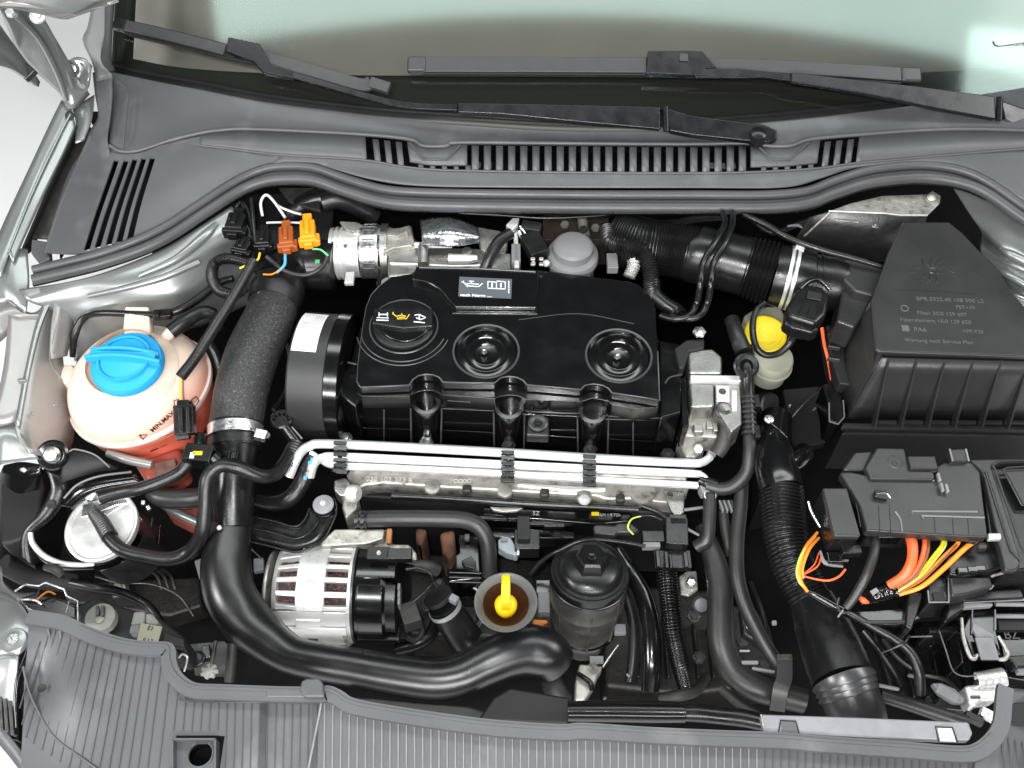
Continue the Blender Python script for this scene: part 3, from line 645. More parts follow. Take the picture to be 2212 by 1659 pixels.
# print on the shell
def on_tank(x, y, lift=.0006):
    hit = TBV.ray_cast(CAM, ray(x, y).normalized())
    return hit[0] + hit[1] * lift
def tank_print(name, s, x, y, size, spin, m, kind='text'):
    p = on_tank(x, y); n = (p - cT); n.z *= 1.5; n.normalize(); u = V((0, 0, 1)); r_ = u.cross(n).normalized(); up = n.cross(r_)
    rr = r_ * cos(spin) + up * sin(spin); uu = n.cross(rr)
    cu = bpy.data.curves.new(name, 'FONT'); cu.body = s; cu.size = size; cu.extrude = .0002; cu.offset = size * .02
    t = bpy.data.objects.new('tmp', cu); col.objects.link(t); bpy.context.view_layer.update()
    me = bpy.data.meshes.new_from_object(t.evaluated_get(bpy.context.evaluated_depsgraph_get())); bpy.data.objects.remove(t)
    me.materials.clear(); me.materials.append(m); me.transform(Matrix((rr, uu, n)).transposed().to_4x4())
    o = bpy.data.objects.new(name, me); link(o, p, tk); return o
def tank_line(name, pts, r, m):
    return tube(name, [tuple(on_tank(x, y, .0002)) + (r,) for x, y in pts], m, tk, world=True, seg=6, smooth=False)
tank_print('level_text', 'MIN.MAX', 905, 1092, .0100, .42, M['blackink'])
tank_line('level_mark', [(825, 1108), (872, 1106), (848, 1135), (825, 1108)], .0011, M['blackink'])
tank_line('level_line', [(850, 1142), (960, 1118), (1060, 1082)], .0004, M['blackink'])
tank_line('warning_frame', [(1128, 905), (1160, 880), (1180, 905), (1150, 948), (1128, 905)], .0009, M['blackink'])
tank_print('warning_text', 'E', 1138, 928, .011, .8, M['blackink'])
tank_line('warning_frame', [(1030, 905), (1070, 892), (1075, 940), (1035, 950), (1030, 905)], .0007, M['blackink'])
tank_line('level_line', [(1175, 990), (1205, 950)], .0003, M['greyink'])
tank_print('lower_text', 'min  ----', 895, 1205, .0085, .35, M['blackink'])
# blue cap
cc = P(735, 655, -.008); axc = (-.03, -.06, 1)
cp = lathe('cap', cc, [(0, .0015), (.030, .0012), (.034, -.0005), (.0345, -.003), (.0475, -.007), (.0495, -.010), (.0495, -.020)], M['blue'], tk, px=False, world=True, axis=axc, seg=56)
cp['label'] = 'bright blue screw cap with a double grip bar'
lathe('inner_ring', cc, [(.0335, .001), (.034, .003), (.036, .003), (.0365, -.003)], M['blue'], cp, px=False, world=True, axis=axc, seg=56)
for dy, L, hh in ((.0085, .047, .0035), (-.0050, .052, .005)):
    pts = [(cc.x + t * L, cc.y + dy + t * -.004 + .004 * (1 - t * t), cc.z + hh - .004 * t * t) for t in (-1, -.5, 0, .5, 1)]
    bar('grip_bar', pts, .0055, .014, M['blue'], cp, world=True, bevel=.0018)
bar('grip_valley', [(cc.x - .045, cc.y + .004, cc.z + .003), (cc.x + .045, cc.y, cc.z + .003)], .010, .010, M['blue'], cp, world=True)
for k in range(3): bar('printed_mark', [(665 + k * 17, 735, -.0095), (687 + k * 10, 688, -.0095)], .0018, .0006, M['inkblue'], cp, bevel=0)
bar('printed_mark', [(635, 730, -.0095), (712, 738, -.0095)], .002, .0006, M['inkblue'], cp, bevel=0)
# small hoses behind the tank
def hose(name, label, pts, m='rubber', cat='hose', group=None, **k):
    return tag(tube(name, pts, M[m], **k), label, cat, group)
hose('coolant_hose', 'short black hose pushed onto the spout at the right of the coolant bottle', [(1010, 500, -.033, 46), (1090, 440, -.03, 46), (1180, 385, -.032, 42), (1260, 390, -.04, 36), (1300, 470, -.07, 34)])
hose('wiring_loom', 'black taped wiring loom running over the wing behind the coolant bottle', [(430, 640, -.10, 18), (440, 520, -.07, 24), (500, 410, -.05, 22), (620, 385, -.035, 20), (900, 395, -.03, 22), (1040, 375, -.03, 26), (1160, 310, -.03, 26), (1290, 210, -.025, 24), (1380, 180, -.02, 20)], 'black', 'cable')
hose('wiring_loom', 'dark loop of hose at the upper left of the coolant bottle', [(560, 430, -.07, 16), (500, 480, -.09, 16), (470, 560, -.12, 16), (500, 640, -.15, 16)], 'rubber', 'cable')
cb = thing('cable_clip', 'black clip holding the loom right of the tank tab', 'clip', P(950, 400, -.03))
box('clip_body', (965, 395, -.02), (.026, .014, .010), M['black'], cb, rot=(0, 0, 5)); box('clip_tongue', (930, 392, -.014), (.008, .012, .008), M['black'], cb)
sl = thing('wire_sleeve', 'ribbed black sleeve running diagonally across the right of the coolant bottle', 'cable sleeve', P(1200, 600, .0))
tube('sleeve', [(1500, 80, .012, 30), (1400, 260, .012, 31), (1240, 520, .008, 32), (1150, 660, .0, 33), (1070, 765, -.012, 34)], M['rubber'], sl, rib=(.0022, .05), seg=16)
tube('wire', [(1072, 765, -.012, 7), (1065, 830, -.02, 6), (1075, 930, -.025, 6)], M['wyel'], sl, seg=6)
tube('wire', [(1085, 765, -.012, 6), (1085, 840, -.02, 6), (1090, 930, -.025, 6)], M['wbrn'], sl, seg=6)
cn = thing('sensor_connector', 'black plug hanging on the yellow wire in front of the coolant bottle', 'plug', P(1090, 1000, -.03))
box('plug_body', (1095, 1020, -.030), (.026, .040, .018), M['black'], cn, rot=(25, 0, 6)); box('plug_neck', (1090, 935, -.024), (.016, .014, .014), M['black'], cn, rot=(20, 0, 4))
box('locking_tab', (1072, 1020, -.018), (.006, .034, .006), M['black'], cn, rot=(25, 0, 6)); box('plug_rib', (1115, 1020, -.018), (.005, .036, .006), M['black'], cn, rot=(25, 0, 6))
box('plug_foot', (1085, 1110, -.048), (.018, .012, .012), M['black'], cn, rot=(30, 0, 10))
hb = thing('hose_quick_coupling', 'black right angled hose coupling with yellow mark below the hanging plug', 'coupling', P(1160, 1220, -.05))
box('coupling_body', (1185, 1235, -.05), (.038, .026, .024), M['gloss'], hb, rot=(0, 0, -6)); tube('coupling_spout', [(1190, 1110, -.05, 36), (1180, 1190, -.05, 40), (1170, 1270, -.055, 42)], M['black'], hb)
box('yellow_mark', (1170, 1215, -.0375), (.013, .006, .001), M['yellow'], hb); box('white_mark', (1138, 1228, -.0375), (.006, .009, .001), M['white'], hb)
tube('coupling_collar', [(1255, 1235, -.05, 46), (1285, 1260, -.055, 46)], M['black'], hb)
hose('filter_hose', 'black hose from the coupling down to the top of the silver fuel filter', [(1120, 1265, -.055, 42), (1060, 1330, -.06, 40), (960, 1380, -.06, 40), (830, 1425, -.06, 40), (700, 1450, -.065, 40), (600, 1480, -.07, 40)])

# ================================================================== INTERCOOLER HOSE + CLAMP
cz = thing('charge_air_hose', 'wide fabric textured black hose between coolant bottle and timing cover', 'hose', P(1500, 700, -.1))
cloth = mat('woven_rubber', (.030, .030, .030), .38, bump=1.0, bs=800, var=.4, vs=300, wear=((.13, .13, .13), 300, .60))
tube('hose_body', [(1625, 320, -.055, 142), (1590, 430, -.055, 150), (1500, 620, -.06, 158), (1435, 830, -.07, 158), (1395, 1060, -.085, 156)], cloth, cz, seg=36, n=10)
tube('upper_cuff', [(1655, 215, -.055, 150), (1640, 275, -.055, 158), (1615, 345, -.055, 150)], M['rubber'], cz, seg=36)
tube('cuff_bead', [(1648, 238, -.055, 158), (1643, 258, -.055, 160)], M['rubber'], cz, seg=36)
tube('lower_cuff', [(1396, 1040, -.084, 160), (1392, 1180, -.094, 160)], M['rubber'], cz, seg=36)
for k in range(3): box('printed_letter', (1535 + k * 4, 262 + k * 24, -.0215 ), (.006, .0012, .0004), M['wblu'], cz, rot=(0, 0, 70))
hcl = thing('hose_clamp', 'bright worm drive hose clamp at the lower end of the fabric textured hose', 'hose clamp', P(1400, 1090, -.08))
c1 = P(1395, 1095, -.085); s1 = S(c1)
dirh = (P(1396, 1130, -.088) - P(1398, 1060, -.084)).normalized()
lathe('band', c1, [(160 * s1, -.008), (164 * s1, -.008), (164 * s1, .008), (160 * s1, .008)], M['steel'], hcl, px=False, world=True, axis=dirh, seg=48)
box('screw_housing', (1545, 1110, -.068), (.016, .014, .012), M['steel'], hcl, rot=(0, 10, -10)); lathe('screw_head', (1580, 1110, -.068), [(0, 8), (20, 8), (24, 0), (24, -20)], M['steel'], hcl, seg=6, axis=(.5, -.5, .6))
for k in range(14):
    a = pi * (.25 + .5 * k / 13); 
lp = thing('charge_air_duct', 'black plastic duct stub below the hose clamp leading down to the boost pipe', 'duct', P(1400, 1300, -.13))
tube('duct', [(1392, 1170, -.094, 150), (1388, 1260, -.10, 138), (1385, 1500, -.12, 120), (1385, 1640, -.135, 112)], M['black'], lp, seg=32)
tube('flange_bead', [(1392, 1178, -.095, 160), (1391, 1196, -.096, 160)], M['black'], lp, seg=32)
box('latch_pin', (1385, 1232, -.062), (.008, .012, .006), M['black'], lp); box('latch_side', (1360, 1232, -.062), (.003, .014, .006), M['black'], lp); box('latch_side', (1408, 1232, -.062), (.003, .014, .006), M['black'], lp)
# elbow from the hose to the throttle
el = thing('rubber_elbow', 'black rubber elbow joining the wide hose to the aluminium throttle pipe', 'hose', P(1750, 170, -.08))
tube('elbow', [(1655, 225, -.058, 152), (1690, 150, -.065, 150), (1780, 105, -.07, 148), (1900, 100, -.072, 150), (1990, 105, -.072, 152)], M['black'], el, seg=32)
box('green_mark', (1880, 80, -.026), (.007, .007, .001), M['wgrn'], el)

# ================================================================== THROTTLE PIPE (cast aluminium)
use('B')
tp = thing('throttle_body', 'cast aluminium throttle pipe with stacked rings and slotted clamp behind the engine cover', 'throttle body', P(300, 1500, -.08))
cx = P(60, 1500, -.072); s0 = S(cx)
lathe('ring_stack', cx, [(0, -60), (120, -60), (150, -58), (152, -40), (140, -38), (140, -28), (156, -26), (156, -10), (144, -8), (144, 2), (158, 4), (158, 20), (146, 24), (144, 110), (150, 112)], M['alub'], tp, axis=(1, .02, 0), seg=48)
lathe('clamp_band', P(185, 1490, -.070), [(150, -4), (160, -4), (160, 100), (150, 100)], M['steel'], tp, axis=(1, .02, 0), seg=48)
bc = P(185, 1490, -.070); sb_ = S(bc)
for k in range(13):
    a = R(8 + k * 13)
    p0 = bc + V((.004, -cos(a) * 161 * sb_, sin(a) * 161 * sb_)); 
    bar('band_slot', [tuple(p0), tuple(p0 + V((.018, 0, 0)))], .0016, .0008, M['dark'], tp, world=True, bevel=0, up=(0, -cos(a), sin(a)))
lathe('flange', P(300, 1490, -.070), [(0, 0), (165, 0), (165, 40), (120, 44), (120, 90)], M['alu'], tp, axis=(1, .02, 0), seg=40)
prism('body_block', [(330, 1420), (480, 1400), (560, 1460), (900, 1470), (1020, 1500), (1060, 1600), (330, 1640)], -.045, .05, M['alu'], tp, bevel=.004)
prism('upper_wall', [(330, 1340), (400, 1360), (470, 1335), (495, 1450), (360, 1470), (300, 1500)], -.035, .04, M['alud'], tp, bevel=.002)
prism('upper_wing', [(45, 1310), (150, 1315), (200, 1345), (320, 1355), (400, 1350), (460, 1332), (490, 1440), (470, 1450), (440, 1370), (390, 1400), (180, 1380), (80, 1360)], -.030, .006, M['alud'], tp, bevel=.001)
tube('spigot', [(540, 1450, -.030, 30), (540, 1570, -.035, 34)], M['alu'], tp); box('spigot_flange', (600, 1452, -.030), (.058, .005, .010), M['alub'], tp)
tube('side_spigot', [(690, 1535, -.035, 34), (800, 1535, -.035, 30), (860, 1530, -.035, 20)], M['alub'], tp); lathe('boss', (800, 1490, -.030), [(0, 10), (30, 8), (34, -60)], M['alu'], tp, seg=20)
prism('cover_plate', [(860, 1340), (1000, 1365), (1040, 1430), (1030, 1500), (940, 1520), (880, 1470)], -.035, .02, M['alud'], tp, bevel=.003)
prism('cream_block', [(960, 1500), (1060, 1500), (1060, 1600), (940, 1600)], -.030, .03, M['alu'], tp, bevel=.002)
tube('cast_seam', [(345, 1560, -.044, 7), (500, 1565, -.044, 7), (700, 1575, -.044, 7), (900, 1570, -.044, 7)], M['alub'], tp); 
lathe('bolt', (100, 1412, -.040), [(0, 12), (12, 12), (14, 0)], M['steel'], tp, seg=6); lathe('bolt', (80, 1460, -.035), [(0, 12), (10, 12), (12, 0)], M['steel'], tp, seg=6)
box('clamp_ear', (160, 1385, -.032), (.010, .010, .008), M['alub'], tp); tube('clamp_screw', [(130, 1385, -.03, 8), (215, 1385, -.03, 8)], M['alub'], tp)
box('foot_tab', (105, 1652, -.055), (.014, .022, .008), M['alub'], tp)
fo = loft('foil_shield', [[(520, 1300, -.020), (700, 1285, -.008), (860, 1340, -.020)], [(530, 1380, -.006), (700, 1370, .004), (875, 1400, -.008)], [(535, 1450, -.020), (700, 1462, -.012), (870, 1440, -.020)]], M['foil'], None, nu=24, nv=8, solid=.002)
tag(fo, 'crumpled shiny foil heat shield above the aluminium pipe', 'heat shield')
use('E')
rg = thing('toothed_pulley', 'dark toothed pulley edge peeping out left of the engine cover', 'pulley', P(545, 170, -.06))
lathe('toothed_ring', (545, 180, -.055), [(40, 8), (58, 8), (62, 0), (62, -30)], M['black'], rg, seg=36); lathe('hub', (545, 175, -.055), [(0, 4), (36, 4), (40, -20)], M['alud'], rg, seg=24)
for k in range(18):
    a = 2 * pi * k / 18; c = P(545, 180, -.053); box('tooth', (c.x + cos(a) * .0170, c.y + sin(a) * .0170, c.z), (.0030, .0022, .006), M['black'], rg, rot=(0, 0, math.degrees(a)), world=True, bevel=.0003)

# ---- dark hoses, sensors and brackets behind the engine cover
use('B')
hose('breather_hose', 'black hose arching down between the aluminium pipe and the grey dome', [(1060, 1380, -.01, 34), (990, 1430, -.012, 36), (930, 1530, -.025, 36), (900, 1620, -.04, 36)])
br = thing('actuator_bracket', 'grey angled metal bracket with a small black plug left of the grey dome', 'bracket', P(1130, 1450, -.03))
prism('back_plate', [(1030, 1330), (1070, 1290), (1110, 1290), (1100, 1330), (1060, 1370)], -.008, .01, M['alub'], br)
prism('leg', [(1075, 1380), (1100, 1350), (1110, 1580), (1080, 1580)], -.02, .02, M['alub'], br)
bar('strut', [(1105, 1370, -.015), (1200, 1570, -.03)], .004, .006, M['alub'], br)
bar('strut', [(1110, 1340, -.012), (1240, 1520, -.03)], .003, .006, M['steel'], br)
box('black_plug', (1200, 1460, -.022), (.030, .045, .02), M['black'], br, rot=(0, 0, 22)); box('black_module', (1180, 1360, -.02), (.030, .018, .02), M['matt'], br, rot=(0, 0, -12))
box('grey_case', (1090, 1520, -.03), (.014, .036, .02), M['greypl'], br)
for k in range(4): box('pin', (1190 + (k % 2) * 50, 1535 + (k // 2) * 30, -.018), (.007, .006, .004), M['alud'], br)
lathe('ball_stud', (1268, 1560, -.025), [(0, 24), (14, 20), (22, 6), (20, -12), (8, -20)], M['alub'], br, seg=20, axis=(.3, -.5, .7))
gd = thing('grey_dome', 'grey round domed valve housing standing behind the engine cover', 'valve', P(1430, 1500, -.06))
lathe('dome', (1430, 1450, -.008), [(0, 6), (96, 5), (104, 0), (118, -12), (122, -60), (150, -75), (156, -90), (156, -120), (140, -130), (136, -260), (130, -300)], M['greypl'], gd, seg=56)
for k in range(4):
    a = pi * 1.5 + (k - 1.5) * .5; c = P(1430, 1450, -.008); s = S(c); box('clip', (c.x + cos(a) * 140 * s, c.y + sin(a) * 140 * s, c.z - .045), (.004, .004, .012), M['greypl'], gd, world=True)
use('B')
ch = thing('corrugated_breather_hose', 'black corrugated hose bending down right of the grey dome', 'hose', P(1800, 1450, -.02))
tube('hose', [(1630, 1360, -.01, 44), (1650, 1425, -.008, 46), (1740, 1450, -.006, 46), (1840, 1490, -.010, 46), (1885, 1590, -.020, 44), (1890, 1700, -.03, 44), (1900, 1740, -.035, 46)], M['rubber'], ch, rib=(.0042, .13), seg=20)
tube('end_cuff', [(1890, 1700, -.03, 54), (1905, 1760, -.04, 54)], M['black'], ch)
fh = thing('mesh_pipe', 'short silver braided pipe piece beside the corrugated hose', 'pipe', P(1780, 1560, -.03))
tube('braid', [(1760, 1480, -.03, 34), (1790, 1560, -.03, 36), (1760, 1640, -.04, 34)], mat('silver_braid', (.55, .55, .53), .4, metal=.6, bump=1.2, bs=700, var=.5, vs=500), fh, rib=(.003, .12)); box('clip', (1660, 1560, -.03), (.016, .030, .014), M['greypl'], fh)
hose('dark_hose', 'dim black hoses curling under the seal right of the orange plug', [(-60, 1200, -.03, 60), (40, 1180, -.03, 60), (160, 1230, -.05, 56), (260, 1290, -.07, 50)])
hose('dark_hose', 'thick black hose rising under the seal right of the black connectors', [(-260, 1420, -.10, 50), (-240, 1280, -.05, 60), (-120, 1190, -.035, 60), (60, 1170, -.04, 60), (170, 1200, -.08, 50)], 'black')
hose('cable_strand', 'thin bright edged cable sagging below the seal over the engine', [(750, 1262, -.012, 7), (1000, 1275, -.010, 8), (1250, 1292, -.008, 9), (1500, 1283, -.008, 8), (1750, 1262, -.01, 7)], 'black', 'cable')
rs = thing('rear_engine_block', 'dark rust stained castings deep behind the grey dome', 'engine casting', P(1500, 1350, -.15))
prism('casting', [(1250, 1270), (1640, 1270), (1640, 1420), (1250, 1420)], -.08, .06, mat('dark_rusty_iron', (.035, .022, .016), .7, bump=1, bs=200, var=.5, vs=60), rs); tube('pipe', [(1480, 1290, -.06, 30), (1500, 1400, -.07, 30)], M['alud'], rs); lathe('nut', (1490, 1360, -.05), [(0, 14), (24, 12), (26, -10)], M['dark'], rs, seg=6)
for x, y in ((1380, 1330), (1560, 1350), (1700, 1370)): lathe('nut', (x, y, -.06), [(0, 14), (24, 12), (26, -10)], M['alud'], rs, seg=6)

# ================================================================== CONNECTORS, upper left
use('A')
def plug(name, label, x, y, z, L, Wd, ang, m, wires=()):
    t = thing(name, label, 'plug', P(x, y, z)); c = P(x, y, z); a = R(ang); dv = V((sin(a), cos(a), 0)); sv = V((cos(a), -sin(a), 0))
    def b(n, off, side, s, dz=0, mm=None): return box(n, tuple(c + dv * off + sv * side + V((0, 0, dz))), s, mm or M[m], t, rot=(0, 0, -ang), world=True, bevel=.0018)
    b('plug_body', 0, 0, (Wd, L * .62, Wd * .8)); b('wire_boot', L * .42, 0, (Wd * .62, L * .34, Wd * .6)); b('collar', -L * .36, 0, (Wd * 1.25, L * .16, Wd * .7))
    b('side_ear', -L * .30, Wd * .62, (Wd * .3, L * .3, Wd * .5)); b('latch', L * .02, 0, (Wd * .3, L * .5, Wd * .25), Wd * .48); b('top_rib', L * .12, -Wd * .3, (Wd * .12, L * .3, Wd * .2), Wd * .42)
    b('rear_stub', -L * .48, 0, (Wd * .6, L * .12, Wd * .5))
    return t
plug('brown_plug', 'brown electrical plug left of the orange one, near the coolant bottle', 1698, 1410, .005, .054, .021, -8, 'brown')
plug('orange_plug', 'bright orange electrical plug under the seal at the upper left', 1825, 1375, .012, .056, .022, -8, 'orange')
plug('black_plug', 'black plug with thick grey ribs just left of the brown plug', 1560, 1420, -.002, .044, .020, -4, 'black')
plug('black_plug', 'leftmost black plug in the cluster under the seal', 1400, 1330, -.002, .050, .026, 4, 'black')
plug('black_plug', 'lower black plug in the cluster left of the brown plug', 1440, 1470, -.006, .032, .022, 15, 'black')
wb = thing('wire_bundle', 'thin silver, yellow, blue and green wires looping between the plugs', 'wires', P(1600, 1200, .01))
tube('silver_wire', [(1555, 1280, .005, 9), (1545, 1200, .015, 9), (1575, 1155, .02, 9), (1620, 1190, .018, 9), (1690, 1290, .01, 9)], M['alub'], wb, seg=8)
tube('silver_wire', [(1600, 1165, .016, 8), (1650, 1220, .014, 8), (1730, 1255, .012, 8), (1785, 1270, .014, 8)], M['alub'], wb, seg=8)
tube('silver_wire', [(1580, 1320, .002, 7), (1650, 1318, .004, 7), (1780, 1320, .006, 7)], M['alub'], wb, seg=8)
tube('yellow_wire', [(1540, 1500, 0, 7), (1520, 1545, 0, 7), (1420, 1590, -.004, 7)], M['wyel'], wb, seg=8)
tube('blue_wire', [(1690, 1510, 0, 9), (1685, 1570, -.004, 9), (1640, 1615, -.01, 9)], M['wblu'], wb, seg=8)
tube('orange_wire', [(1660, 1600, -.006, 5), (1610, 1625, -.01, 5), (1560, 1625, -.012, 5)], M['orange'], wb, seg=8)
tube('green_wire', [(1850, 1475, .005, 6), (1900, 1480, .003, 6), (1945, 1515, -.002, 7)], M['wgrn'], wb, seg=8)
tube('black_wire', [(1580, 1520, -.004, 14), (1680, 1600, -.01, 14), (1800, 1630, -.012, 14), (1900, 1590, -.008, 13), (1945, 1510, -.004, 12)], M['rubberg'], wb, seg=10)
hose('flexible_conduit', 'ribbed conduit looping below the black plugs at the upper left', [(1480, 1560, -.005, 26), (1350, 1530, -.005, 30), (1270, 1560, -.008, 32), (1255, 1640, -.012, 32), (1300, 1720, -.012, 32), (1400, 1740, -.006, 30), (1460, 1700, -.002, 28)], 'rubber', 'cable', rib=(.0028, .10), seg=16)
hose('black_cable', 'black cable standing in the middle of the plug cluster', [(1490, 1180, .01, 14), (1500, 1300, .004, 14), (1520, 1500, -.01, 14)], 'black', 'cable')
hose('black_cable', 'black cable at the left side of the plug cluster', [(1370, 1280, -.005, 16), (1420, 1200, .0, 16), (1470, 1250, -.002, 16), (1500, 1390, -.008, 14)], 'black', 'cable')
bb = tag(prism('bulkhead_box', [(1380, 1150), (1900, 1130), (1980, 1250), (1960, 1420), (1500, 1500), (1360, 1420)], -.06, .05, M['matt'], None, bevel=.004), 'dark plastic box behind the plug cluster', 'bulkhead box')
tag(prism('grey_shelf', [(1650, 1110), (1860, 1110), (1890, 1170), (1900, 1250), (1720, 1200)], -.025, .006, M['dirty'], None), 'small dusty shelf under the seal above the plugs', 'bracket')
# ================================================================== ENGINE: cam cover
use('E')
ec = thing('engine_cover', 'glossy black engine cover with two round wells and a grey oil label', 'engine cover', P(1100, 600, -.05))
top = [(662, 128), (700, 92), (1300, 112), (1420, 125), (1740, 165), (1800, 180), (1855, 225), (1888, 300), (1898, 520), (1908, 766), (1785, 745), (1668, 728), (1650, 705), (1622, 690), (1575, 683), (1535, 690), (1512, 712), (1380, 700), (1240, 688), (1222, 665), (1190, 650), (1150, 645), (1110, 652), (1080, 678), (950, 678), (818, 674), (800, 650), (770, 638), (735, 634), (695, 642), (668, 662), (650, 690), (530, 695), (405, 700), (386, 672), (392, 580), (412, 420), (432, 300), (458, 235), (500, 190), (560, 145)]
tp_ = prism('top_plate', top, -.030, .016, M['gloss'], ec, bevel=0)
cs = [lathe('cutter', (1036, 517, -.030), [(164, 6), (160, -8), (150, -75)], M['gloss'], seg=48, cap=True), lathe('cutter', (1703, 540, -.030), [(164, 6), (160, -8), (150, -75)], M['gloss'], seg=48, cap=True)]
cut(tp_, cs)
bv = tp_.modifiers.new('bevel', 'BEVEL'); bv.width = .0016; bv.segments = 3; bv.limit_method = 'ANGLE'; bv.angle_limit = R(40); bv.harden_normals = True
def edge_line(pts, z, r=3.2, m='gloss', par=ec, nm='rim_bead'):
    return tube(nm, [(x, y, z, r) for x, y in pts], M[m], par, smooth=False, seg=8)
edge_line(top[8:35], -.0305, 4.2, 'edge')
edge_line(top[34:], -.0305, 2.4, 'edge')
for (x, y) in ((1036, 517), (1703, 540)):
    wl = lathe('well', (x, y, -.030), [(166, 4), (158, 0), (150, -26), (118, -27), (114, -24), (108, -24), (104, -29), (78, -31), (72, -27), (66, -27), (60, -34), (34, -38), (0, -40)], M['gloss'], ec, seg=56, ang=40)
    lathe('well_ring', (x, y, -.030), [(158, -2), (160, 4), (168, 5), (172, -2)], M['edge'], ec, seg=56)
lathe('well_glint_stud', (1026, 517, -.034), [(0, 14), (8, 12), (12, 4), (14, -10)], M['steel'], ec, seg=16); lathe('well_glint_stud', (1696, 540, -.034), [(0, 14), (10, 12), (14, 4), (18, -10)], M['steel'], ec, seg=16)  # bright studs added to stand for the flash glints in the wells
# raised plateau with label
plat = [(684, 90), (1300, 108), (1294, 262), (1290, 300), (880, 296), (846, 262), (805, 210), (760, 180), (700, 164), (662, 158)]
prism('raised_plateau', plat, -.0215, .012, M['gloss'], ec, bevel=.002, seg=3)
tube('rear_bead', [(700, 98, -.0205, 5), (1000, 104, -.0205, 5), (1285, 120, -.0205, 5)], M['edge'], ec, smooth=False)
prism('plateau_foot', [(862, 312), (1296, 318), (1296, 332), (866, 328)], -.0285, .006, M['gloss'], ec, bevel=.001)
lb = prism('oil_label', [(902, 144), (1166, 156), (1162, 254), (896, 242)], -.0210, .0008, M['labelg'], ec, bevel=0)
zl = -.0206
text('label_text', 'nach Norm ....', (905, 241, zl), .0064, M['iconw'], lb, rot=(0, 0, -2.5), bold=.00012, stretch=1.25)
def ln(pts, w_, par, m='iconw', z=zl, nm='icon_line'):
    return bar(nm, [(x, y, z) for x, y in pts], w_, .0004, M[m], par, bevel=0, smooth=False)
ln([(918, 168), (940, 190), (998, 194), (1018, 178)], .0016, lb); ln([(938, 178), (1000, 182)], .0014, lb); ln([(940, 178), (942, 196)], .0016, lb); ln([(912, 172), (925, 166)], .0016, lb); ln([(962, 168), (962, 180)], .0018, lb); ln([(950, 166), (975, 168)], .0014, lb)
ln([(1045, 168), (1045, 202), (1132, 206), (1132, 170)], .0016, lb); ln([(1045, 168), (1085, 172), (1092, 166), (1132, 170)], .0014, lb); ln([(1088, 168), (1088, 204)], .0014, lb)
for k in (0, 1): ln([(1066 + 44 * k, 176), (1066 + 44 * k, 198)], .0022, lb)
for k in range(5): ln([(1148, 166 + k * 13), (1152, 175 + k * 13)], .0016, lb)
# oil filler
for r_, dz in ((238, 0), (216, .0004)):
    pts = []
    for k in range(15):
        an = R(196 + k * 10.3); c = P(622, 398, -.0298); q = S(c); pts.append((c.x + cos(an) * r_ * q, c.y + sin(an) * r_ * q, c.z + dz, .0009))
    tube('filler_arc', pts, M['edge'], ec, world=True, seg=8)
lathe('filler_well_bead', (622, 392, -.029), [(166, 0), (168, 4), (172, 4), (175, 0)], M['edge'], ec, seg=64)
oc = lathe('oil_filler_cap', (620, 386, -.030), [(0, 4), (140, 4), (152, 2), (160, -4), (162, -20)], M['black'], ec, seg=64)
prism('cap_grip', [(470, 302), (770, 305), (768, 392), (620, 402), (462, 378)], -.020, .010, M['black'], oc, bevel=.002)
zc = -.0195
prism('cap_dish', [(500, 395), (620, 410), (740, 400), (700, 450), (620, 470), (540, 445)], -.0255, .004, M['gloss'], oc, bevel=.0015, smooth=4)
def icn(pts, m, w_=.0014): return ln(pts, w_, oc, m, zc)
icn([(566, 330), (590, 346), (590, 356), (635, 356), (650, 334)], 'icony'); icn([(592, 340), (632, 342)], 'icony', .0018); icn([(612, 330), (612, 342)], 'icony', .0018); icn([(566, 330), (570, 322)], 'icony'); icn([(598, 352), (630, 354)], 'icony', .003)
icn([(498, 324), (498, 344)], 'iconw'); icn([(540, 324), (540, 344)], 'iconw'); icn([(498, 334), (540, 334)], 'iconw', .002); icn([(486, 350), (546, 352)], 'iconw', .0012); icn([(484, 362), (546, 364)], 'iconw', .0016)
icn([(676, 338), (700, 334), (732, 350)], 'iconw'); icn([(684, 350), (704, 360), (728, 352)], 'iconw'); icn([(700, 340), (700, 358)], 'iconw', .002); icn([(672, 370), (728, 376)], 'iconw', .0016)
# middle step and flange line
def shift(pts, dy): return [(x, y + dy) for x, y in pts]
step_f = [(1905, 800), (1785, 808), (1668, 788), (1650, 770), (1575, 755), (1512, 772), (1380, 768), (1240, 762), (1190, 742), (1150, 740), (1110, 745), (1080, 758), (950, 748), (818, 740), (770, 718), (735, 715), (695, 722), (650, 745), (405, 745), (388, 730)]
prism('cover_side', step_f + [(400, 480), (470, 300), (1800, 300), (1895, 480)], -.048, .030, M['gloss'], ec, bevel=.001)
flg = [(2008, 818), (1940, 822), (1930, 856), (1785, 852), (1650, 845), (1635, 812), (1612, 798), (1575, 790), (1535, 800), (1505, 832), (1380, 828), (1240, 822), (1222, 792), (1195, 775), (1150, 768), (1112, 778), (1082, 804), (950, 796), (805, 792), (790, 765), (770, 752), (735, 748), (695, 755), (668, 785), (520, 782), (388, 776), (362, 748), (302, 735)]
fz = -.075
prism('flange', flg + [(300, 640), (360, 560), (400, 400), (1880, 400), (1960, 600), (2020, 640)], fz, .008, M['gloss'], ec, bevel=.0015, seg=3)
edge_line(flg, fz - .0005, 4.2, 'edge')
edge_line([(x, y - 38) for x, y in step_f[1:-1]], -.050, 2.2, 'edge')
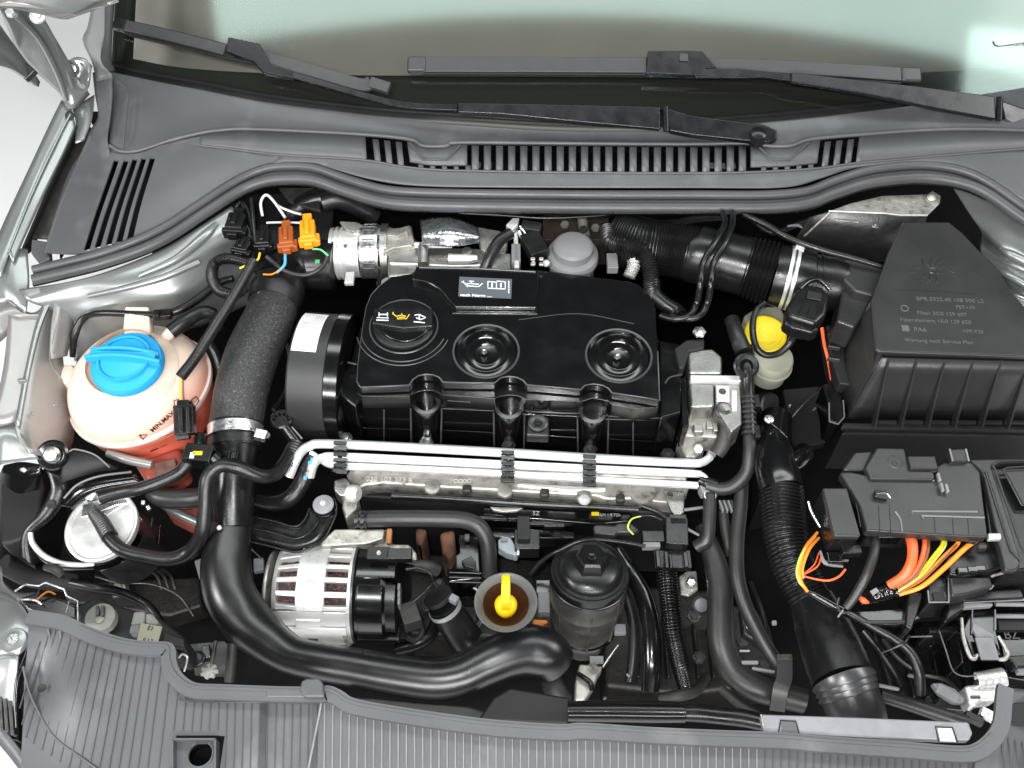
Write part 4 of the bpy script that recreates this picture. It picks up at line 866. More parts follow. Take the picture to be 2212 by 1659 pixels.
# lower body: wall and injector columns
wall = [(2000, 850), (1930, 868), (1650, 862), (1500, 848), (1240, 838), (1080, 820), (805, 808), (668, 800), (400, 790), (310, 760)]
prism('lower_wall', wall + [(420, 500), (1900, 500)], fz - .006, .085, M['gloss'], ec, bevel=.001)
for (x, y) in ((735, 745), (1152, 768), (1573, 790)):
    lathe('injector_column', (x, y + 44, fz - .002), [(0, 0), (66, 0), (66, -300)], M['gloss'], ec, seg=28)
    lathe('column_collar', (x, y + 30, fz + .012), [(52, 0), (72, -2), (74, -20), (60, -30), (60, -60)], M['gloss'], ec, seg=28)
    tube('column_loop', [(x - 26, y + 60, fz - .003, 6), (x - 22, y + 110, fz - .018, 6), (x, y + 165, fz - .034, 6), (x + 24, y + 110, fz - .018, 6), (x + 28, y + 60, fz - .003, 6)], M['gloss'], ec, seg=8)
    for sx in (-1, 1):
        tube('column_edge', [(x + sx * 78, y + 62, fz - .004, 5), (x + sx * 74, y + 270, fz - .084, 5)], M['edge'], ec, seg=6)
for x in (523, 1775): tube('wall_rib', [(x, 812 + (x - 523) * .045, fz - .010, 4), (x, 990 + (x - 523) * .045, fz - .082, 4)], M['edge'], ec, seg=6)
tube('wall_seam', [(390, 905, fz - .052, 4), (660, 912, fz - .052, 4)], M['gloss'], ec, seg=6, smooth=False); tube('wall_seam', [(805, 916, fz - .052, 4), (1080, 930, fz - .052, 4)], M['gloss'], ec, seg=6, smooth=False)
tube('wall_seam', [(1350, 945, fz - .052, 4), (1500, 955, fz - .052, 4)], M['gloss'], ec, seg=6, smooth=False); tube('wall_seam', [(1650, 960, fz - .052, 4), (1910, 975, fz - .052, 4)], M['gloss'], ec, seg=6, smooth=False)
prism('sticker_strip', [(830, 738), (1040, 752), (1040, 778), (830, 765)], -.060, .002, M['cowl'], ec, bevel=0)
prism('bolt_pad', [(1242, 840), (1355, 845), (1355, 945), (1235, 940)], fz - .006, .02, M['black'], ec, bevel=.003)
lathe('bolt_washer', (1297, 878, fz - .003), [(50, -8), (50, 2), (40, 6), (30, 2), (0, 2)], M['dark'], ec, seg=28); lathe('cover_bolt', (1297, 876, fz + .0), [(0, 8), (20, 7), (24, 0), (24, -8)], M['gloss'], ec, seg=6)
for pts in ([(2020, 635, -.045, 5), (1960, 650, -.045, 5), (1935, 680, -.05, 5)], [(340, 575, -.05, 5), (385, 585, -.05, 5)], [(1200, 360, -.0295, 2), (1500, 330, -.0295, 2), (1780, 380, -.0295, 2)]):
    tube('cover_bead', pts, M['edge'], ec, seg=6)
prism('end_wall', [(1905, 460), (2010, 480), (2020, 640), (2015, 830), (1910, 860)], -.060, .10, M['gloss'], ec, bevel=.003)
prism('left_wall', [(300, 640), (385, 560), (400, 760), (380, 800), (300, 740)], -.065, .10, M['gloss'], ec, bevel=.003)
for x, y in ((735, 975), (1150, 990), (1560, 1010), (330, 955), (1950, 1035)):
    lathe('cover_bolt', (x, y, -.135), [(0, 16), (20, 14), (24, 4), (36, 2), (38, -10)], M['steel'] if x in (735, 330) else M['dark'], ec, seg=6)

# ---- timing belt cover
tb = thing('timing_belt_cover', 'rounded black timing belt cover carrying a white barcode sticker left of the engine cover', 'belt cover', P(200, 700, -.12))
tc_ = P(205, 645, -.115); ts = S(tc_); rr = 318 * ts
lathe('drum', tc_, [(0, -.028), (rr * .97, -.027), (rr, -.024), (rr, .026), (rr * .97, .028), (0, .029)], mat('satin_grey_black', (.022, .022, .023), .42, bump=.12, bs=1200, var=.1, vs=12), tb, px=False, world=True, axis=(1, -.10, .0), seg=72, ang=25)
lathe('drum_rim', tc_ + V((.030, -.003, 0)), [(rr * .99, -.003), (rr * 1.03, -.002), (rr * 1.03, .016), (rr * .98, .018), (0, .018)], M['gloss'], tb, px=False, world=True, axis=(1, -.10, 0), seg=72, ang=25)
axt = V((1, -.10, 0)).normalized()
def sector(name, a0, a1, h0, h1, r, m, par, n=12):
    vv = axt.cross(V((0, 0, 1))).normalized()   # pointing to -y
    vs = []; fs = []
    for i in range(n + 1):
        a = a0 + (a1 - a0) * i / n
        for h_ in (h0, h1): vs.append(tc_ + axt * h_ + (vv * cos(a) + V((0, 0, 1)) * sin(a)) * r)
    for i in range(n): fs.append((2 * i, 2 * i + 1, 2 * i + 3, 2 * i + 2))
    return mk(name, vs, fs, m, par, solid=0)
st = sector('barcode_sticker', R(76), R(128), -.0235, .012, rr + .0004, M['white'], tb)
for k in range(15): sector('barcode_line', R(84 + k * 1.7), R(84 + k * 1.7 + (.9 if k % 3 else .5)), -.020, -.008, rr + .0007, M['greyink'], st, n=2)
for k in range(4): sector('printed_line', R(82), R(122), -.003 + k * .0035, -.0022 + k * .0035, rr + .0007, M['greyink'], st, n=8)

# ================================================================== CYLINDER HEAD + PIPES
hd = thing('cylinder_head', 'rough cast aluminium cylinder head ledge under the three bright pipes', 'cylinder head', P(1100, 1200, -.17))
hp = [(370, 1085), (2040, 1150), (2060, 1200), (2010, 1290), (1880, 1275), (1860, 1262), (1640, 1262), (1590, 1248), (1400, 1235), (1200, 1225), (1040, 1215), (860, 1205), (640, 1190), (520, 1182), (430, 1190), (380, 1215), (330, 1140)]
prism('casting_ledge', hp, -.150, .030, M['alud'], hd, bevel=.004, seg=3)
prism('upper_ledge', [(360, 1060), (2050, 1130), (2045, 1165), (1500, 1140), (900, 1115), (365, 1105)], -.140, .03, M['alud'], hd, bevel=.003)
for (x, y) in ((765, 1200), (1130, 1218), (1530, 1250)):
    lathe('casting_boss', (x, y, -.146), [(0, 3), (30, 3), (38, 0), (40, -70)], M['alud'], hd, seg=24)
for (x, y) in ((940, 1215), (1330, 1236), (1710, 1262)): box('casting_notch', (x, y, -.150), (.013, .012, .012), M['dirty'], hd, bevel=.003)
lathe('core_plug', (1820, 1215, -.148), [(0, 2), (50, 2), (58, 5), (70, 4), (74, -10)], M['alud'], hd, seg=32); lathe('core_plug', (1530, 1262, -.144), [(0, 5), (7, 5), (9, 2), (26, 2), (30, -10)], M['alub'], hd, seg=24)
text('cast_number', '038 103 373 R', (430, 1168, -.1485), .0095, M['alub'], hd, rot=(0, 0, -2.5), depth=.0009, stretch=1.2)
for k in range(4): lathe('cast_mark', (885 + k * 22, 1172, -.1485), [(7, 0), (8, 3), (11, 3), (12, 0)], M['alub'], hd, seg=14)
prism('cast_rib', [(1200, 1178), (1480, 1195), (1640, 1200), (1640, 1215), (1450, 1222), (1190, 1192)], -.146, .008, M['alub'], hd, bevel=.002)
prism('left_lug', [(270, 1165), (330, 1150), (350, 1175), (350, 1240), (300, 1245), (270, 1215)], -.135, .03, M['alu'], hd, bevel=.003); lathe('lug_barrel', (375, 1235, -.14), [(0, 26), (30, 25), (34, 18), (38, 18), (44, 6), (44, -30)], M['alub'], hd, axis=(.9, -.3, .3), seg=24)
prism('left_leg', [(320, 1235), (395, 1240), (385, 1310), (330, 1360), (310, 1300)], -.155, .05, M['alud'], hd, bevel=.003)
prism('lifting_eye', [(1925, 1210), (2035, 1225), (2032, 1330), (2005, 1352), (1985, 1350), (1965, 1320)], -.140, .007, M['alu'], hd, bevel=.002); lathe('eye_hole', (1960, 1240, -.1385), [(0, 1), (10, 1), (12, 2), (16, 0)], M['dark'], hd, seg=16)
prism('block_front', [(400, 1190), (2000, 1290), (1990, 1340), (400, 1250)], -.185, .20, M['matt'], hd, bevel=.004)
# three fuel/vacuum pipes
zp = -.105
pp = [('bright metal pipe nearest the engine cover, bending down at its left end', [(45, 1150, -.125, 24), (95, 1040, -.108, 24), (150, 995, zp, 24), (230, 985, zp, 24), (600, 1000, zp, 24), (1150, 1030, zp, 24), (1600, 1058, zp, 24), (2040, 1080, zp, 22), (2120, 1078, zp, 21), (2165, 1050, zp, 20)]),
      ('middle one of the three bright metal pipes crossing the engine', [(150, 1150, -.125, 24), (170, 1085, -.112, 24), (215, 1055, zp - .006, 23), (300, 1050, zp - .006, 23), (700, 1068, zp - .006, 22), (1150, 1090, zp - .006, 22), (1600, 1112, zp - .006, 21), (2060, 1134, zp - .006, 20), (2120, 1140, zp - .006, 14), (2150, 1165, zp - .008, 12)]),
      ('lowest of the three bright metal pipes crossing the engine', [(155, 1030, -.112, 15), (200, 1060, -.113, 16), (250, 1088, zp - .012, 18), (350, 1098, zp - .012, 20), (700, 1114, zp - .012, 20), (1150, 1138, zp - .012, 20), (1600, 1166, zp - .012, 19), (2100, 1194, zp - .012, 19)])]
for lab, pts in pp: tag(tube('metal_pipe', pts, M['tubem'], seg=20, n=8), lab, 'pipe', 'metal pipes')
for i, (x, y) in enumerate(((303, 1055), (1145, 1102), (1555, 1122))):
    t = thing('pipe_clip', 'black ribbed clip holding the three pipes, ' + ('at their left end', 'below the middle injector column', 'below the right injector column')[i], 'clip', P(x, y, zp), 'pipe clips')
    box('clip_spine', (x, y, zp - .004), (.0065, .044, .011), M['black'], t, rot=(9, 0, -3))
    for k in range(6): box('clip_tooth', (x, y - 72 + k * 28, zp + .006 - .0019 * k), (.0185, .0052, .006), M['gloss'] if k % 2 else M['black'], t, rot=(8, 0, -3), bevel=.0008)
    box('clip_back', (x, y, zp - .010), (.0185, .043, .005), M['black'], t, rot=(9, 0, -3))
use('F')
hose('rubber_pipe_coupling', 'dark collar where the pipes enter the rubber hoses at the right', [(215, 1420, -.118, 36), (250, 1440, -.118, 42), (310, 1460, -.118, 42)], 'black', 'coupling')
hose('fuel_hose', 'grey black hose curving up from the pipes beside the aluminium pump', [(250, 1455, -.118, 40), (340, 1475, -.117, 40), (420, 1450, -.112, 41), (490, 1370, -.100, 41), (508, 1240, -.085, 40), (505, 1100, -.075, 40), (495, 960, -.065, 36)], 'rubberg')
qc = thing('ribbed_coupling', 'ribbed quick coupling stacked on the hose right of the aluminium pump', 'coupling', P(505, 1050, -.07))
tube('coupling_stem', [(488, 640, -.045, 44), (490, 760, -.045, 46), (495, 900, -.058, 40), (508, 1160, -.075, 42)], M['black'], qc, seg=20)
for k in range(8): tube('coupling_ring', [(498 + k, 930 + k * 30, -.060 - k * .002, 48 if k % 2 else 44), (498 + k, 944 + k * 30, -.061 - k * .002, 48 if k % 2 else 44)], M['rubberg'], qc, seg=20)
lathe('star_wheel', (488, 745, -.034), [(40, 4), (66, 6), (76, 0), (76, -14)], M['black'], qc, seg=32, axis=(0, -.5, .8))
for k in range(7):
    a = 2 * pi * k / 7; c = P(488, 745, -.033); s = S(c); lathe('wheel_hole', V((c.x + cos(a) * 58 * s, c.y + sin(a) * 50 * s, c.z + .002)), [(0, 2), (9, 2), (10, -4)], M['matt'], qc, seg=10, axis=(0, -.5, .8))
box('side_clip', (548, 960, -.06), (.008, .020, .010), M['black'], qc); box('side_clip', (550, 1140, -.07), (.008, .020, .010), M['black'], qc)
tube('black_bend', [(400, 470, -.03, 44), (430, 560, -.03, 48), (470, 660, -.035, 52)], M['rubber'], qc)

# ---- aluminium pump at the right end
pu = thing('vacuum_pump', 'cast aluminium pump bolted to the right end of the engine', 'pump', P(280, 950, -.1))
prism('upper_housing', [(140, 650), (290, 640), (345, 690), (345, 790), (150, 790)], -.050, .05, M['alu'], pu, bevel=.004)
prism('flange', [(155, 795), (450, 800), (462, 835), (158, 838)], -.050, .016, M['alub'], pu, bevel=.002)
prism('left_half', [(150, 845), (296, 850), (300, 985), (160, 990)], -.054, .05, M['alu'], pu, bevel=.004)
prism('right_half', [(300, 850), (458, 855), (462, 1090), (400, 1140), (305, 1000)], -.058, .05, M['alu'], pu, bevel=.003)
prism('bolt_face', [(308, 856), (392, 860), (392, 960), (310, 955)], -.053, .01, M['alub'], pu, bevel=.002)
lathe('bolt_hole', (346, 897, -.0525), [(0, 1), (8, 1), (10, 3), (20, 3), (22, 0)], M['dark'], pu, seg=20)
prism('name_plate', [(400, 890), (432, 890), (432, 1010), (400, 1010)], -.056, .002, M['alub'], pu, bevel=.0005)
lathe('dark_port', (352, 1010, -.056), [(0, -6), (34, -4), (46, 2), (50, -2), (50, -20)], M['dark'], pu, seg=28, axis=(0, -.5, .85))
prism('lower_housing', [(160, 1000), (300, 1000), (310, 1090), (390, 1120), (340, 1170), (120, 1160), (95, 1090)], -.085, .04, M['alud'], pu, bevel=.004)
for (x0, y0, w_, h_) in ((170, 1130, 60, 50), (245, 1110, 44, 50), (285, 1120, 30, 60)): box('casting_lug', (x0 + w_ / 2, y0, -.082), (w_ * .00023, h_ * .00026, .016), M['alu'], pu, bevel=.002)
prism('lower_wall', [(100, 1120), (230, 1170), (240, 1250), (190, 1290), (130, 1290), (85, 1180)], -.110, .04, M['alud'], pu, bevel=.004)
tube('delivery_bend', [(352, 1010, -.062, 40), (370, 1090, -.075, 44), (350, 1200, -.09, 48), (310, 1270, -.10, 44)], M['dirty'], pu, seg=20)
lathe('big_bolt', (205, 1235, -.100), [(0, 14), (26, 12), (32, 0), (32, -20)], M['steel'], pu, seg=6, axis=(-.3, -.6, .6)); lathe('union_nut', (285, 1268, -.103), [(0, 10), (22, 8), (26, 0), (26, -20)], M['steel'], pu, seg=20, axis=(.2, -.5, .8))
prism('black_bracket', [(60, 640), (130, 590), (240, 580), (240, 640), (150, 660), (120, 760), (90, 760)], -.045, .02, M['matt'], pu, bevel=.003)
lathe('bracket_bolt', (210, 540, -.035), [(0, 16), (18, 14), (22, 0), (40, -2), (42, -14)], M['steel'], pu, seg=6)
prism('left_gasket', [(95, 820), (130, 800), (150, 1100), (110, 1120)], -.062, .05, M['gloss'], pu, bevel=.002)

# ================================================================== INTAKE PIPE, right rear
use('F')
ip = thing('intake_hose', 'large black air intake hose with fine bellows left of the air filter box', 'hose', P(300, 100, -.03))
tube('fine_bellows', [(-290, -10, -.035, 150), (-120, 35, -.030, 155), (60, 60, -.030, 158), (190, 85, -.030, 162)], M['black'], ip, rib=(.0040, .035), seg=48)
tube('smooth_section', [(180, 82, -.030, 166), (200, 88, -.030, 172), (330, 118, -.030, 172), (500, 162, -.030, 176)], M['black'], ip, seg=48)
tube('coarse_bellows', [(490, 160, -.030, 176), (570, 182, -.030, 182), (650, 205, -.030, 186)], M['black'], ip, rib=(.0062, .06), seg=48)
tube('cuff', [(650, 205, -.030, 180), (700, 216, -.030, 184), (860, 248, -.030, 184)], M['black'], ip, seg=48)
dirc = (P(800, 236, -.03) - P(640, 202, -.03)).normalized(); c2 = P(742, 226, -.03); s2 = S(c2)
lathe('clamp_band', c2, [(186 * s2, -.0065), (190 * s2, -.0065), (190 * s2, .0065), (186 * s2, .0065)], M['alub'], ip, px=False, axis=dirc, seg=56)
lathe('band_groove', c2, [(189 * s2, -.0016), (192 * s2, -.0016), (192 * s2, .0016), (189 * s2, .0016)], M['dark'], ip, px=False, axis=dirc, seg=56)
box('band_buckle', (800, 70, .012), (.013, .020, .004), M['alub'], ip, rot=(25, 0, -18))
af = thing('airflow_meter', 'black airflow meter tube with a rounded plug between intake hose and air filter box', 'air sensor', P(950, 280, -.03))
tube('meter_tube', [(850, 246, -.030, 165), (1000, 262, -.030, 160), (1060, 268, -.030, 150)], M['black'], af, seg=48)
tube('meter_rib', [(868, 249, -.030, 172), (880, 250, -.030, 172)], M['black'], af, seg=48); tube('meter_rib', [(905, 252, -.030, 170), (915, 253, -.030, 170)], M['black'], af, seg=48)
prism('inlet_box', [(1060, 110), (1150, 115), (1300, 170), (1290, 290), (1240, 330), (1130, 300), (1060, 230)], .006, .07, M['airbox'], af, bevel=.004)
prism('box_step', [(1070, 225), (1160, 250), (1260, 290), (1200, 420), (1130, 520), (1020, 480), (1050, 330)], -.008, .05, M['airbox'], af, bevel=.004)
pl = thing('airflow_plug', 'big rounded black plug with a bright foot in front of the yellow reservoir cap', 'plug', P(850, 420, .0))
lathe('plug_head', (880, 350, .018), [(0, 4), (60, 2), (88, -8), (100, -30), (104, -80)], M['black'], pl, seg=32)
prism('plug_body', [(780, 300), (840, 260), (940, 270), (985, 330), (960, 440), (900, 500), (740, 450), (720, 400)], .020, .03, M['black'], pl, bevel=.006, seg=3)
prism('plug_foot', [(705, 460), (780, 455), (905, 505), (925, 530), (880, 548), (760, 520), (712, 490)], .006, .022, M['wiper'], pl, bevel=.004, seg=3)
for k in range(4): bar('plug_rib', [(745 + k * 52, 440 - k * 4 + k * 10, .0215), (775 + k * 50, 385 + k * 2, .0215)], .0018, .002, M['wiper'], pl)
box('plug_window', (890, 330, .0222), (.020, .014, .002), M['matt'], pl, rot=(0, 0, -15)); tube('plug_hood', [(805, 290, .018, 12), (860, 246, .018, 14), (930, 242, .016, 14), (985, 300, .01, 12)], M['gloss'], pl)
# thin rods over the intake
use('C')
hose('bonnet_cable', 'long thin rod slanting down from the seal over the intake clamp', [(470, 1272, .012, 16), (600, 1330, .016, 20), (740, 1410, .02, 20), (930, 1480, .02, 20), (1120, 1530, .018, 18), (1290, 1580, .015, 14)], 'black', 'cable')
for k, (dx) in enumerate((0, 62)):
    hose('vacuum_line', ('left', 'right')[k] + ' one of the two thin shiny lines hanging over the intake hose', [(350 + dx * .9, 1260, .02, 18), (360 + dx * .7, 1330, .03, 19), (300 + dx, 1440, .032, 20), (230 + dx, 1560, .022, 20), (215 + dx, 1680, .015, 20), (195 + dx, 1790, -.012, 20), (150 + dx, 1870, -.02, 20), (60 + dx, 1890, -.024, 18), (-20 + dx, 1870, -.03, 18)], 'black', 'hose', 'vacuum lines')
use('E')
hose('crankcase_hose', 'black hose curving down beside the right corner of the engine cover', [(1870, 170, -.03, 44), (1880, 230, -.035, 40), (1930, 280, -.04, 38), (1990, 320, -.045, 44), (2010, 345, -.045, 44)], 'black')

# ================================================================== BRAKE FLUID RESERVOIR
use('F')
bf = thing('brake_fluid_reservoir', 'milky brake fluid reservoir with a yellow cap in the shadow under the intake plug', 'fluid reservoir', P(640, 700, -.15))
lathe('reservoir_body', (640, 720, -.095), [(0, 62), (60, 60), (112, 50), (120, 30), (118, -20), (126, -24), (126, -36), (112, -44), (104, -140)], M['translucent'], bf, seg=36)
prism('filler_shoulder', [(470, 440), (560, 390), (690, 380), (720, 440), (700, 520), (500, 520)], -.085, .04, M['translucent'], bf, bevel=.006)
lathe('tank_neck', (610, 590, -.085), [(112, 20), (118, -60)], M['translucent'], bf, seg=36)
cy = lathe('yellow_cap', (605, 552, -.066), [(0, 4), (14, 4), (16, 1), (30, 1), (32, 4), (44, 4), (46, 1), (60, 1), (62, 4), (74, 4), (76, 1), (92, 1), (94, 5), (112, 4), (122, -4), (124, -16)], M['yellow'], bf, seg=48, axis=(0, -.18, 1))
lathe('lower_cylinder', (630, 970, -.16), [(0, 6), (56, 4), (66, -6), (68, -60)], M['dark'], bf, seg=28, axis=(.4, -.6, .7))
hose('cap_strap', 'black cable looping over the yellow reservoir cap', [(600, 370, -.035, 16), (545, 420, -.04, 18), (525, 520, -.045, 20), (545, 630, -.05, 20), (600, 680, -.055, 20), (680, 670, -.055, 20), (745, 610, -.045, 22), (775, 550, -.03, 22)], 'rubber', 'cable')

# ================================================================== AIR FILTER BOX
ab = thing('air_filter_box', 'big black air filter box with sloping fins and moulded lettering', 'air filter box', P(1750, 700, -.05))
lid = [(1420, -110), (1690, -110), (1770, -45), (1870, 60), (1990, 180), (2060, 300), (2180, 440), (2700, 560), (2700, 720), (2133, 692), (1270, 660), (1250, 640), (1228, 372), (1330, 90)]
zt = .030
prism('lid', lid, zt, .008, M['airbox'], ab, bevel=.0035, seg=3)
tube('lid_front_edge', [(1268, 655, zt - .003, 12), (1700, 672, zt - .003, 12), (2133, 690, zt - .003, 12), (2690, 716, zt - .003, 12)], M['edge'], ab, smooth=False)
tube('lid_left_edge', [(1416, -100, zt - .002, 9), (1330, 95, zt - .002, 9), (1230, 372, zt - .002, 9), (1252, 640, zt - .003, 9)], M['airbox'], ab, smooth=False)
prism('lid_skirt', [(1240, 380), (1345, 100), (1430, -95), (1680, -95), (1860, 70), (2160, 440), (2690, 570), (2690, 712), (2133, 684), (1275, 655)], zt - .006, .03, M['airbox'], ab, bevel=.001)
mq = [(1290, 700, .018), (1500, 706, .018), (1800, 714, .018), (2133, 722, .018), (2700, 740, .018)]
mb = [(1085, 1060, -.092), (1300, 1062, -.092), (1700, 1068, -.092), (2133, 1078, -.092), (2700, 1100, -.092)]
loft('sloping_front', [mq, mb], M['airbox'], ab, nu=30, nv=4, solid=.003, smooth=False)
loft('left_side', [[(1230, 390, .020), (1255, 560, .018), (1290, 700, .016)], [(1060, 560, -.07), (1030, 800, -.085), (1085, 1060, -.092)]], M['airbox'], ab, nu=16, nv=3, solid=.003)
for k in range(9):
    xt = 1325 + k * 167; xb = 1230 + k * 157
    a0 = P(xt, 706, .019); a1 = P(xb, 1062, -.090); a2 = a1 + V((-.002, -.020, 0.003)); a3 = a0 + V((0, -.002, 0))
    off = V((.0028, 0, 0)); vs = [a0, a1, a2, a3, a0 + off, a1 + off, a2 + off, a3 + off]
    mk('fin', vs, [(0, 1, 2, 3), (4, 5, 6, 7), (0, 1, 5, 4), (1, 2, 6, 5), (2, 3, 7, 6), (3, 0, 4, 7)], M['airbox'], ab, bevel=.0006)
    if k < 8: prism('foot_pad', [(xb + 6, 1062), (xb + 152, 1064), (xb + 152, 1086), (xb + 6, 1084)], -.086, .006, M['plateg'] if False else M['airbox'], ab, bevel=.0015)
prism('lower_rim', [(1060, 1080), (2700, 1115), (2700, 1140), (1050, 1112)], -.095, .008, M['airbox'], ab, bevel=.002)
prism('lower_case', [(1080, 1100), (2700, 1120), (2700, 1180), (1050, 1150)], -.105, .10, M['matt'], ab, bevel=.004)
tube('mould_line', [(1150, 1000, -.072, 2), (1700, 1005, -.072, 2), (2120, 1010, -.072, 2)], M['airbox'], ab, smooth=False)
ctr = (1590, 180)
for k in range(11):
    a = 2 * pi * k / 11 + .2; x0, y0 = ctr[0] + 34 * cos(a), ctr[1] + 22 * sin(a); x1, y1 = ctr[0] + (90 + 50 * abs(cos(a))) * cos(a), ctr[1] + 80 * sin(a)
    bar('moulded_swirl', [(x0, y0, zt + .0004), ((x0 + x1) / 2 + 14 * sin(a), (y0 + y1) / 2 - 12 * cos(a), zt + .0008), (x1, y1, zt + .0004)], .0022, .0012, M['airbox'], ab, bevel=.0003)
lathe('moulded_hub', (1590, 180, zt), [(12, 2), (22, 4), (26, 0)], M['airbox'], ab, seg=16)
bar('moulded_line', [(1360, 294, zt + .0004), (1600, 304, zt + .0004), (1850, 320, zt + .0004)], .0010, .001, M['airbox'], ab, bevel=0)
lt = mat('raised_lettering_glint', (.095, .095, .093), .4)  # letters paler than the lid: their glints are put into the colour
for (s_, x, y, sz) in (('BPR 0322.40 108 500 L2', 1495, 356, .0088), ('PET+30', 1730, 405, .0078), ('Filter 3C0 129 607', 1500, 440, .0084), ('Filterelement 1K0 129 620', 1400, 480, .0084), ('PA6', 1480, 540, .010), ('Wartung nach Service Plan', 1425, 600, .0080), ('>PP-T20', 1770, 548, .0076)):
    text('moulded_lettering', s_, (x, y, zt + .0003), sz, lt, ab, rot=(0, 0, -3), depth=.0005, stretch=1.05)
lathe('moulded_symbol', (1425, 405, zt), [(18, 0), (19, 4), (24, 4), (25, 0)], lt, ab, seg=24); box('moulded_block', (1430, 522, zt + .0004), (.010, .010, .001), lt, ab, rot=(0, 0, -3), bevel=.0003)
use('F')
# bracket, orange edge wire left of the box
hose('orange_cable', 'thin orange red cable in the dark gap left of the air filter box', [(935, 520, -.06, 11), (950, 620, -.07, 10), (975, 720, -.08, 10), (998, 830, -.09, 14)], 'red', 'cable')
kb = thing('filter_box_catch', 'black angular catch at the lower left corner of the air filter box', 'catch', P(1020, 1030, -.09))
prism('catch_body', [(940, 850), (1000, 840), (1060, 920), (1068, 1060), (1030, 1090), (978, 1075), (972, 960)], -.085, .05, M['gloss'], kb, bevel=.003)
tube('catch_edge', [(978, 965, -.084, 5), (980, 1075, -.084, 5), (1030, 1092, -.084, 5), (1068, 1050, -.084, 5), (1062, 950, -.084, 5)], M['greypl'], kb, smooth=False, seg=6)
for k in range(3): box('side_ledge', (1005, 570 + k * 70, -.05), (.018, .003, .008), M['airbox'], kb, rot=(0, 0, -12))
prism('side_post', [(960, 500), (1130, 520), (1140, 760), (1130, 860), (1040, 850), (990, 700)], -.065, .04, M['matt'], kb, bevel=.003)
# ================================================================== FUEL FILTER (left, lower)
use('G')
ff = thing('fuel_filter', 'bright silver round fuel filter with crimped rim in a black bracket at the left', 'fuel filter', P(590, 230, -.2))
zf = -.150
lathe('filter_can', (600, 225, zf), [(0, 6), (120, 6), (178, 2), (196, -4), (200, 6), (212, 10), (222, 6), (224, -8), (214, -16), (216, -40), (212, -44)], M['alub'], ff, seg=64, axis=(-.12, -.10, 1))
lathe('can_wall', (602, 232, zf - .006), [(212, 0), (212, -420)], M['dark'], ff, seg=64, axis=(-.12, -.10, 1))
lathe('filter_clamp', (604, 245, zf - .016), [(218, 10), (230, 8), (230, -60), (218, -62)], M['gloss'], ff, seg=64, axis=(-.12, -.10, 1))
bar('top_bracket', [(490, 140, zf + .006), (560, 120, zf + .010), (680, 70, zf + .010), (760, 55, zf + .006)], .020, .004, M['steel'], ff)
lathe('top_port', (590, 160, zf), [(0, 30), (38, 28), (46, 10), (50, 0)], M['steel'], ff, seg=24)
lathe('top_port', (545, 60, zf + .004), [(0, 50), (36, 46), (42, 20), (46, 0)], M['steel'], ff, seg=24); lathe('vent_screw', (510, 20, zf + .012), [(0, 24), (16, 22), (18, 0)], M['alub'], ff, seg=6)
for (x, y) in ((850, 90), (880, 120), (790, 150), (830, 190), (500, 395), (570, 408)): box('crimp_tab', (x, y, zf - .012), (.006, .007, .006), M['steel'], ff, rot=(0, 0, x % 60), bevel=.001)
tube('side_rib', [(905, 180, zf - .05, 8), (880, 300, zf - .05, 8)], M['dark'], ff); tube('side_rib', [(950, 220, zf - .06, 8), (940, 330, zf - .07, 8)], M['gloss'], ff)
use('G')
fbk = thing('filter_bracket', 'black curved holder half ringing the silver fuel filter, with a tall arm', 'bracket', P(250, 300, -.2))
tube('ring_bead', [(180, 265, -.150, 16), (195, 330, -.156, 17), (260, 400, -.162, 17), (360, 445, -.166, 17), (480, 455, -.168, 15), (560, 452, -.17, 12)], M['alub'], fbk)
loft('ring_wall', [[(165, 260, -.150), (185, 340, -.155), (260, 420, -.162), (380, 465, -.168), (560, 465, -.172)], [(140, 270, -.24), (170, 380, -.24), (260, 480, -.24), (400, 540, -.24), (560, 560, -.24)]], M['gloss'], fbk, nu=24, nv=2, solid=.003)
loft('arm', [[(270, -120, -.105), (300, 0, -.115), (215, 160, -.135), (130, 270, -.150), (110, 420, -.17)], [(390, -60, -.115), (395, 50, -.125), (300, 190, -.14), (190, 300, -.158), (210, 480, -.18)]], M['black'], fbk, nu=24, nv=2, solid=.004)
lathe('arm_hole', (300, 95, -.124), [(0, 1), (18, 1), (20, 2), (26, 1), (28, -2)], M['matt'], fbk, seg=20, axis=(.1, -.3, 1))
loft('collar', [[(350, 100, -.12), (440, 0, -.105), (580, -50, -.10), (800, -80, -.10)], [(430, 130, -.125), (520, 40, -.108), (620, 0, -.104), (830, -30, -.105)]], M['gloss'], fbk, nu=24, nv=2, solid=.004)
tube('collar_bead', [(380, 60, -.110, 7), (460, -20, -.100, 7), (590, -70, -.097, 7), (780, -95, -.097, 7)], M['greypl'], fbk)
use('D')
loft('upper_apron', [[(380, 1220, -.095), (440, 1195, -.095), (550, 1225, -.095), (640, 1295, -.10)], [(350, 1400, -.115), (420, 1370, -.11), (560, 1330, -.108), (700, 1310, -.11)]], M['matt'], fbk, nu=16, nv=2, solid=.003)
tube('apron_edge', [(410, 1205, -.094, 5), (450, 1193, -.094, 5), (560, 1225, -.094, 5), (650, 1300, -.10, 5)], M['greypl'], fbk)
lathe('bracket_bolt', (305, 1225, -.088), [(0, 34), (34, 26), (48, 8), (52, -10)], M['steel'], fbk, seg=32, axis=(.1, -.5, .8)); lathe('bolt_recess', (312, 1228, -.094), [(50, 6), (80, 10), (92, 0), (92, -20)], M['gloss'], fbk, seg=32, axis=(.1, -.5, .8))
